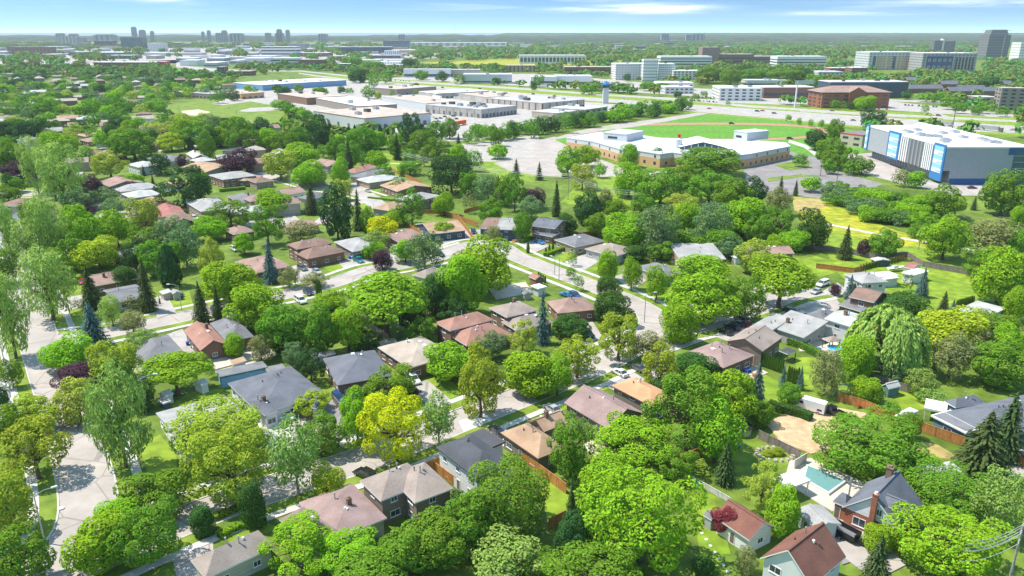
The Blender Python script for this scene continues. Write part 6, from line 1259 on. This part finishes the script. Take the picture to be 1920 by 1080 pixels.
def hedge(px,h,w,label,leaf='m'):
    pts=[G(*p) for p in px]; t=thing('hedge',label,'hedge',pts[0]); cs,ns=[],[]; r=np.random.default_rng(int(px[0][0]))
    for i in range(len(pts)-1):
        a,b=np.array(pts[i]-pts[0]),np.array(pts[i+1]-pts[0]); l=np.linalg.norm(b-a); d=(b-a)/l; nn=np.array([-d[1],d[0],0]); k=int(l*(w+2*h)*34)
        f=r.random(k)*l; s=r.choice(3,k,p=[.4,.3,.3]); off=np.where(s==0,r.uniform(-w/2,w/2,k),np.where(s==1,w/2,-w/2)); z=np.where(s==0,h,r.uniform(0,h,k))
        cs.append(a+d*f[:,None]+nn*off[:,None]+np.array([0,0,1])*z[:,None]+r.normal(size=(k,3))*.05); ns.append(np.where((s==0)[:,None],[0,0,1],np.where((s==1)[:,None],nn,-nn))+r.normal(size=(k,3))*.35)
    c=np.concatenate(cs); me=quads_mesh('leaves',c,np.concatenate(ns),r.normal(size=c.shape),r.uniform(.1,.2,len(c)),1.1,[LEAF[leaf]]); put('foliage',me,t)
    b=MB()
    for i in range(len(pts)-1):
        a,e=pts[i]-pts[0],pts[i+1]-pts[0]; d=(e-a); Mx=Matrix.Translation(a)@Matrix.Rotation(math.atan2(d.y,d.x),4,'Z'); b.box(0,d.length,-w/2+.1,w/2-.1,0,h-.1,M=Mx)
    b.build('stems',LEAF['k'],t)
hedge([(1022,482),(1062,468)],1.5,1.6,'long clipped bright green hedge in the front garden of the hedged grey bungalow','b')
hedge([(976,457),(1006,446)],1.4,1.6,'clipped hedge left of the blue sports car','b')
hedge([(1477,645),(1500,652),(1545,675)],1.7,1.6,'dense clipped hedge between the long grey bungalow and black gazebo','m')
hedge([(1440,765),(1470,775),(1500,782),(1520,790)],1.8,1.6,'hedge along the upper side of the gravel yard','d')
hedge([(410,1010),(450,990),(500,985)],1.0,1.2,'low hedge in the front garden above the beige bungalow','b')
hedge([(1330,595),(1270,630)],1.0,.9,'low hedge beside the road under the bright street trees','m')
hedge([(412,360),(460,355)],1.5,1.8,'clipped green hedge in the left suburb below pale roofs','b')
hedge([(400,975),(440,958),(470,948)],.9,1.4,'low flowering hedge along the lower street pavement','y')
hedge([(1210,655),(1262,632)],.8,.9,'low dark hedge at the corner where the streets meet','m')
hedge([(690,372),(745,378),(760,384)],.9,.9,'low hedge edging the front lawn near the tan gabled roof','b')
# ---------------- street lamps, poles and wires ----------------
def lamp(bx,by,hgt,dx,dy,label,arm=2.4):
    g=G(bx,by); t=thing('street_lamp',label,'street lamp',(g.x,g.y,0),math.atan2(dy,dx),'street lamps')
    b=MB(); b.tube((0,0,0),(0,0,hgt),.13,.08,8); b.build('pole',M['metal'],t); b=MB(); b.tube((0,0,hgt-.1),(arm*.55,0,hgt+.45),.06,.05,6); b.tube((arm*.55,0,hgt+.45),(arm,0,hgt+.5),.05,.05,6); b.build('arm',M['metal'],t)
    b=MB(); b.box(arm-.1,arm+.85,-.2,.2,hgt+.4,hgt+.6,tx=.08,ty=.06); b.build('lamp_head',M['lamp_glass'],t)
for q in [(84,1018,8.5,1,.7,'street lamp with curved arm over the wide left street, bottom left'),(8,678,8.5,1,.3,'street lamp at the left edge on the far kerb'),(341,583,7.5,-1,0,'street lamp in front of the dark blue SUV lawn'),(1048,527,7.5,-1,.4,'street lamp at the bend below the three bright street trees'),
 (1208,605,8,1,.3,'street lamp on the corner kerb left of the bright pair of trees'),(30,362,8,1,.8,'tall pale street lamp by the dark purple trees at left'),(543,350,8,1,.6,'street lamp on the far suburban street'),(1040,516,7,1,.2,'slim street lamp on the near kerb of the bending street'),(275,775,8,1,.4,'street lamp rising through the umbrella-crowned tree'),(1275,632,8,1,.3,'white street lamp among the leaves beside the road fork')]:
    lamp(*q[:5],q[5])
def pole(bx,by,hgt,label,cross=True,name='utility_pole',rad=.16,m='bark_pale'):
    g=G(bx,by); t=thing(name,label,'pole',(g.x,g.y,0),R(20),'utility poles'); b=MB(); b.tube((0,0,0),(0,0,hgt),rad,rad*.7,8); b.build('pole',M[m],t)
    if cross: b=MB(); b.box(-1.3,1.3,-.06,.06,hgt-1.0,hgt-.85); b.box(-1.0,1.0,-.06,.06,hgt-2.0,hgt-1.88); b.build('cross_arm',M[m],t)
    return g
pole(1722,468,9,'grey pole with a floodlight standing in the park behind the gardens',False)
pole(936,402,10,'wooden pole behind the navy semi',True)
pole(1065,375,13,'wooden pole carrying wires above the park trees',True); pole(1187,410,12,'dark pole between the trees left of the school lawn',True); pole(757,325,12,'pole on the lawn above the suburb',False)
pole(1785,245,22,'tall thin dark mast rising behind the big white roof',False,rad=.3,m='trim_dark'); pole(1538,330,9,'lamp pole beside the school car park, upper',False,m='trim_dark'); pole(1568,348,10,'lamp pole in the school car park, lower',False,m='trim_dark')
pole(338,222,12,'floodlight pole left of the ball field',False,m='metal'); pole(445,225,12,'floodlight pole right of the ball field',False,m='metal')
g=G(1490,202); t=thing('billboard_mast','tall white pole with a long pale billboard top beside the highway','billboard',(g.x,g.y,0)); b=MB(); b.tube((0,0,0),(0,0,27),.9,.7,10); b.build('pole',M['trim'],t); b=MB(); b.box(-2,17,-.6,.6,24,27.5); b.build('board',M['metal'],t)
# near utility pole at the lower right, wires to the next one
A_=G(1895,1100,0); T=G(1917,990,13) ; pb=Vector((T.x,T.y,0))
t=thing('utility_pole','near wooden utility pole with cross-arms at the bottom right corner','pole',pb,R(50),'utility poles'); b=MB(); b.tube((0,0,0),(0,0,13.4),.2,.14,10); b.build('pole',M['bark_pale'],t)
b=MB(); b.box(-1.4,1.4,-.07,.07,12.5,12.66); b.box(-1.4,1.4,-.07,.07,11.2,11.36); b.build('cross_arm',M['bark_pale'],t)
for x in (-1.3,-.5,.5,1.3): b=MB(); b.tube((x,0,12.66),(x,0,12.95),.07,.05,8); b.build('insulator',M['trim'],t)
def wire(p0,p1,sag,label,rad=.035):
    p0,p1=Vector(p0),Vector(p1); b=MB(); n=14; q=[p0.lerp(p1,i/n)-Vector((0,0,sag*4*(i/n)*(1-i/n))) for i in range(n+1)]
    for i in range(n): b.tube(q[i]-p0,q[i+1]-p0,rad,rad,5,0,False)
    o=b.build('wire',M['metal']); o.location=p0; tag(o,label,'wire','overhead wires'); return o
pe=G(1780,1150,0); 
for i,(x,z) in enumerate([(-1.3,12.9),(-.5,12.9),(.5,12.9),(1.3,12.9),(-1.3,11.3),(1.3,11.3)]):
    off=Vector((math.cos(R(50))*x,math.sin(R(50))*x,0)); wire(pb+off+Vector((0,0,z)),Vector((pe.x,pe.y,0))+off+Vector((0,0,z-2)),.8,['topmost','second from top','third from top','fourth from top','fifth from top','lowest'][i]+' overhead wire running down left from the near utility pole')
p1,p2,p3=G(757,325),G(1065,375),G(1187,410)
for z,k in ((11.5,0),(12.3,1),(10.6,2)):
    wire(p1+Vector((0,0,z-.4)),p2+Vector((0,0,z)),2.5,('middle','upper','lower')[k]+' thin overhead wire above the wooded park edge',.07); wire(p2+Vector((0,0,z)),p3+Vector((0,0,z-.5)),1.5,('middle','upper','lower')[k]+' thin overhead wire left of the school lawn',.07)
# ---------------- small garden things ----------------
def obj1(name,label,cat,px,py,z,parts,rz=0,group=None):
    g=G(px,py); t=thing(name,label,cat,(g.x,g.y,z),rz,group)
    for (nm,fn,m) in parts: b=MB(); fn(b); b.build(nm,M[m],t)
    return t
def bin_(px,py,m,label):
    obj1('wheelie_bin',label,'bin',px,py,.05,[('body',lambda b:b.box(-.3,.3,-.35,.35,.05,.95,tx=-.04,ty=-.04),m),('lid',lambda b:b.box(-.35,.35,-.4,.4,.95,1.04),m),('wheel',lambda b:b.tube((-.32,-.32,.12),(.32,-.32,.12),.12,.12,8),'tyre')],R(30),'wheelie bins')
bin_(352,648,'tarp_blue','blue wheelie bin beside the half brown, half grey semi'); bin_(361,653,'green_bin','green wheelie bin beside the half brown, half grey semi'); bin_(662,748,'tarp_blue','blue wheelie bin by the porch of the grey house'); bin_(531,985,'green_bin','green wheelie bin at the left end of the dusty pink bungalow'); bin_(690,924,'tarp_blue','blue bin against the wall of the taupe two-storey house'); bin_(656,486,'tarp_blue','blue bin beside the light grey bungalow'); bin_(327,742,'green_bin','green bin by the left white garden shed'); bin_(1307,914,'tarp_blue','dark blue barrel bin on the bright lawn by the wire fence'); bin_(1542,373,'green_bin','green bin at the end of the school car park')
obj1('playset','red and blue climbing frame in the garden behind the teal shed','playset',1578,738,0,[('frame',lambda b:(b.tube((-1.5,-1,0),(-1.5,0,2.2),.07,.07,6),b.tube((-1.5,1,0),(-1.5,0,2.2),.07,.07,6),b.tube((1.5,-1,0),(1.5,0,2.2),.07,.07,6),b.tube((1.5,1,0),(1.5,0,2.2),.07,.07,6),b.tube((-1.5,0,2.2),(1.5,0,2.2),.07,.07,6)),'panel_blue'),('slide',lambda b:b.face([(1.5,-.3,1.6),(1.5,.3,1.6),(3.4,.3,.2),(3.4,-.3,.2)]),'red_paint')])
obj1('playset','red slide on the lawn beside the long board fence','slide',1610,765,0,[('slide',lambda b:b.face([(-1,-.3,1.3),(-1,.3,1.3),(1,.3,.2),(1,-.3,.2)]),'red_paint'),('ladder',lambda b:(b.tube((-1.05,-.3,0),(-1,-.3,1.4),.05,.05,6),b.tube((-1.05,.3,0),(-1,.3,1.4),.05,.05,6)),'metal')])
for (x,y,m,lb) in [(1610,690,'wood_fence','wooden garden table on the lawn left of the mid green bush'),(1532,660,'tarp_blue','blue lounger on the pale terrace near the round pool'),(1400,700,'tarp_blue','blue patio table beside the mauve-roofed bungalow'),(1418,708,'wood_fence','orange wooden deck chair by the mauve-roofed bungalow'),(835,668,'red_paint','red garden bench near the salmon-roofed split-level'),(1000,860,'black','black barbecue on the terrace of the tan L-shaped bungalow'),(1378,843,'tarp_blue','blue folding chairs on the shaded lawn by the grey fence'),(1762,752,'red_paint','small red garden table near the white flat canopy'),(965,455,'wood_fence','wooden bench by the drive of the navy semi'),(692,642,'tarp_blue','violet-blue trampoline cover behind the tan-roofed bungalow')]:
    obj1('garden_furniture',lb,'garden furniture',x,y,.3,[('top',lambda b:b.box(-.9,.9,-.5,.5,.62,.72),m),('leg',lambda b:b.box(-.85,-.75,-.45,.45,0,.62),m),('leg',lambda b:b.box(.75,.85,-.45,.45,0,.62),m)],R(20))
t=obj1('manhole_cover','round pale manhole cover in the shaded verge of the left street','manhole',115,954,.14,[('cover',lambda b:b.tube((0,0,0),(0,0,.05),.5,.5,18),'white_pave')])
g=G(1390,952)
for i in range(7): x,y=1316+i*8,1000+i*12; p=G(x,y); b=MB(); b.tube((0,0,0),(0,0,.12),.28,.26,8); o=b.build('stepping_stone',M['white_pave']); o.location=p; tag(o,['uppermost','second from top','third from top','middle','third from bottom','second from bottom','lowest'][i]+' round pale stepping stone of the row on the bright lawn','stepping stone','stepping stones')
# storage tanks / vehicles yard behind the dock building
r=random.Random(8)
for i in range(9):
    g=G(855+i*6,186+r.uniform(-2,1.5)); t=thing('boat_trailer',None,'boat',(g.x,g.y,0),r.uniform(0,3),'white boats stored behind the piered unit'); b=MB(); b.box(-3,3,-1.1,1.1,1,2.4,tx=.8,ty=.2); b.build('hull',M['car_white'],t); b=MB(); b.box(-1,1,-.8,.8,2.4,3.4,tx=.3); b.build('cabin',M['glass_blue'],t); auto(t,'white boat on its trailer',855+i*6,186,'boat','white boats stored behind the piered unit')
for x,y in [(1478,232),(1435,250)]:
    g=G(x,y); t=thing('goal_posts',None,'goal',(g.x,g.y,0),R(90),'goals on the sports field'); b=MB(); b.tube((-3,0,0),(-3,0,3),.12,.12,6); b.tube((3,0,0),(3,0,3),.12,.12,6); b.tube((-3,0,3),(3,0,3),.12,.12,6); b.build('frame',M['trim'],t); auto(t,'white goal posts',x,y,'goal')
# ---------------- far woods: past counting, one object ----------------
EX=[[(-80,150),(440,148),(440,262),(-80,262)],
 [(560,131),(760,150),(1140,175),(1290,186),(1500,200),(1920,222),(1920,262),(1700,250),(1590,240),(1300,216),(1100,216),(1000,240),(870,262),(720,245),(590,230),(500,190),(440,170),(437,150)],
 [(300,190),(440,183),(605,200),(605,222),(540,240),(330,228)],[(1030,230),(1300,212),(1600,240),(1640,300),(1480,290),(1040,280)],
 [(250,114),(480,114),(440,133),(560,133),(560,136),(330,138)],[(860,140),(1000,138),(1160,150),(1345,168),(1560,180),(1900,215),(1900,222),(1600,202),(1270,178),(960,160),(700,147)],
 [(1230,170),(1345,166),(1345,195),(1240,190)],[(1530,196),(1700,196),(1780,208),(1780,216),(1540,206)],[(1640,180),(1760,180),(1800,200),(1700,206),(1640,196)],[(778,118),(1000,112),(1060,120),(950,130),(790,126)],
 [(1690,116),(1720,140),(1700,150),(1600,146),(1640,134)],[(0,262),(600,262),(760,262),(1000,240),(1920,262),(1920,1080),(0,1080)]]
bl=[]
for o in bpy.data.objects:
    if o.parent is None and o.get('category') in ('building','tower','houses','school','house') and o.children:
        w=[c for c in o.children if c.type=='MESH' and 'wall' in c.name][:1]
        for c in w:
            mw=Matrix.Translation(o.location)@Matrix.Rotation(o.rotation_euler.z,4,'Z'); bb=[mw@Vector(v) for v in c.bound_box]
            pp=[P(v) for v in bb]
            if pp[0][2]<550: continue
            xs=[p[0] for p in pp]; ys=[p[1] for p in pp]; bl.append((min(xs),max(xs),min(ys)+(max(ys)-min(ys))*.35,max(ys),))
small_trees(SMALLT,'small_trees','many small far tree crowns of the leafy suburb and the park edges','trees')
small_trees(THICK,'thicket','dense low green thicket of bushes in front of the huge grey and blue building','thicket',2,1.2)
def wood(name,n,d0,d1,half,size,seed,extra=None,keep=.78,key='m',poly=None):
    r=np.random.default_rng(seed); y=np.sqrt(r.uniform(d0**2,d1**2,n)); x=r.uniform(-1,1,n)*y*half
    # clearings from a slow pattern
    pat=np.sin(x*.011+1.3)+np.sin(y*.009+x*.004)+np.sin(x*.021-y*.013)*.8
    dd=cp*y+sp*CH; px=960+F*x/dd; py=540-F*((sp*y-cp*CH))/dd
    ok=(pat>-2.3+2*(1-keep)) & (px>-60)&(px<1980)
    for e in EX: ok&=~inside_np(px,py,e)
    if poly is not None:
        m=np.zeros(n,bool)
        for e in poly: m|=inside_np(px,py,e)
        ok&=m
    s=size*r.uniform(.6,1.35,n)*np.where(y>2000,1+(y-2000)/2600,1)
    hpx=s*F/dd
    for (a,b_,c,d) in bl:
        ok&=~((px>a-hpx*.5)&(px<b_+hpx*.5)&(py>c)&(py<d+hpx*.4))
    x,y,s=x[ok],y[ok],s[ok]; tone=(r.normal(size=len(x))*.3)
    k=34; e=unit(len(x)*k,r).reshape(-1,k,3); e[:,:,2]=np.where(e[:,:,2]<-.3,-e[:,:,2],e[:,:,2])
    hs=np.minimum(s*.75,7.5)
    lob=1+.16*np.sin(e[:,:,0:1]*7+np.arange(len(x))[:,None,None])
    c=np.stack([x,y,hs*1.05],1)[:,None,:]+e*lob*np.stack([s,s,hs],1)[:,None,:]*r.uniform(.8,1.0,(len(x),k,1))
    nn=e+r.normal(size=e.shape)*.35+[0,0,.3]; sz=(s*.42)[:,None]*r.uniform(.7,1.2,(len(x),k))
    me=quads_mesh(name,c.reshape(-1,3),nn.reshape(-1,3),r.normal(size=(len(x)*k,3)),np.minimum(sz,7).reshape(-1),1.0,[LEAF[key]],np.repeat(tone,k))
    o=put(name,me); o['kind']='stuff'; return len(x)
LEAF['far']=leafmat('leaf_far',(.16,.265,.05),.10,.2)
nw=[wood('far_woodland',7000,560,1700,.74,6.5,1,key='far'),wood('far_woodland',7500,1700,5200,.74,11,2,key='far',keep=.88)]
for o in [o for o in bpy.data.objects if o.name.startswith('far_woodland')]: tag(o,('far hazy woodland of the plain near the horizon' if '.' in o.name else 'green woodland and street trees between campus, highway and industrial park'),'woodland',kind='stuff')
# ---------------- labels from what stands beside ----------------
def near(x,y):
    best=sorted(LAND,key=lambda l:(l[1][0]-x)**2+((l[1][1]-y)*2.0)**2)
    return best
ORD=['leftmost','second from left','third from left','fourth from left','fifth from left','sixth from left','seventh from left','eighth from left','ninth from left','tenth from left','eleventh from left','twelfth from left']
def rel(x,y,l):
    dx,dy=l[1][0]-x,(l[1][1]-y)*1.6
    if abs(dx)>abs(dy): return 'left of' if dx>0 else 'right of'
    return 'behind' if dy>0 else 'in front of'
used={o.get('label') for o in bpy.data.objects if o.get('label')}
from collections import defaultdict
groups=defaultdict(list)
cnt=defaultdict(int)
for it in AUTO:
    o,desc,x,y,pl=it; pl=pl.replace('bushs','bushes'); opts=near(x,y)[:7]
    k=min(range(len(opts)),key=lambda i:(min(cnt[(desc,rel(x,y,opts[i]),opts[i][0])],9)*1.5+i)); l=opts[k]; key=(desc,rel(x,y,l),l[0],pl); cnt[key[:3]]+=1; groups[key].append(it)
NUM='two three four five six seven eight nine ten eleven twelve thirteen fourteen fifteen sixteen seventeen eighteen nineteen twenty'.split()
for (desc,rl,ln,pl),its in groups.items():
    its.sort(key=lambda i:i[2])
    n=len(its)
    for i,(o,_,x,y,_) in enumerate(its):
        if n==1: s=f'{desc} {rl} {ln}'
        elif n==2: s=f'{"left" if i==0 else "right"} one of two {pl} {rl} {ln}'
        else:
            if i<12: od=ORD[i]
            else: od=f'number {i+1} from left'
            if i==n-1: od='rightmost'
            elif i==n-2 and n>5: od='second from right'
            elif i==n-3 and n>7: od='third from right'
            s=f'{od} of {NUM[n-2] if n-2<len(NUM) else "many"} {pl} {rl} {ln}'
        w=s.split()
        if len(w)>16: s=' '.join(x_ for x_ in w if x_ not in('the','a'))
        o['label']=' '.join(s.split()[:16])
# ---------------- air ----------------
HAZE=0.00006
if HAZE:
    b=MB(); b.box(-10500,10500,-70,11500,-3.5,260); hz=b.mesh('haze',[]); m=bpy.data.materials.new('haze_air'); m.use_nodes=True; t=m.node_tree; t.nodes.clear()
    v=N(t,'ShaderNodeVolumePrincipled'); v.inputs['Color'].default_value=(.88,.95,1,1); v.inputs['Density'].default_value=HAZE; v.inputs['Anisotropy'].default_value=0
    o=N(t,'ShaderNodeOutputMaterial'); L(t,v.outputs[0],o.inputs['Volume']); m.cycles.homogeneous_volume=True if hasattr(m.cycles,'homogeneous_volume') else None
    hz.materials.append(m); o=put('haze',hz); o['kind']='stuff'
print('MAXG',max(len(v) for v in groups.values()),'SMALLT',len(SMALLT),'TREES',len(trees),'OBJ',len(bpy.data.objects),'FAR',nw,'AUTO',len(AUTO))
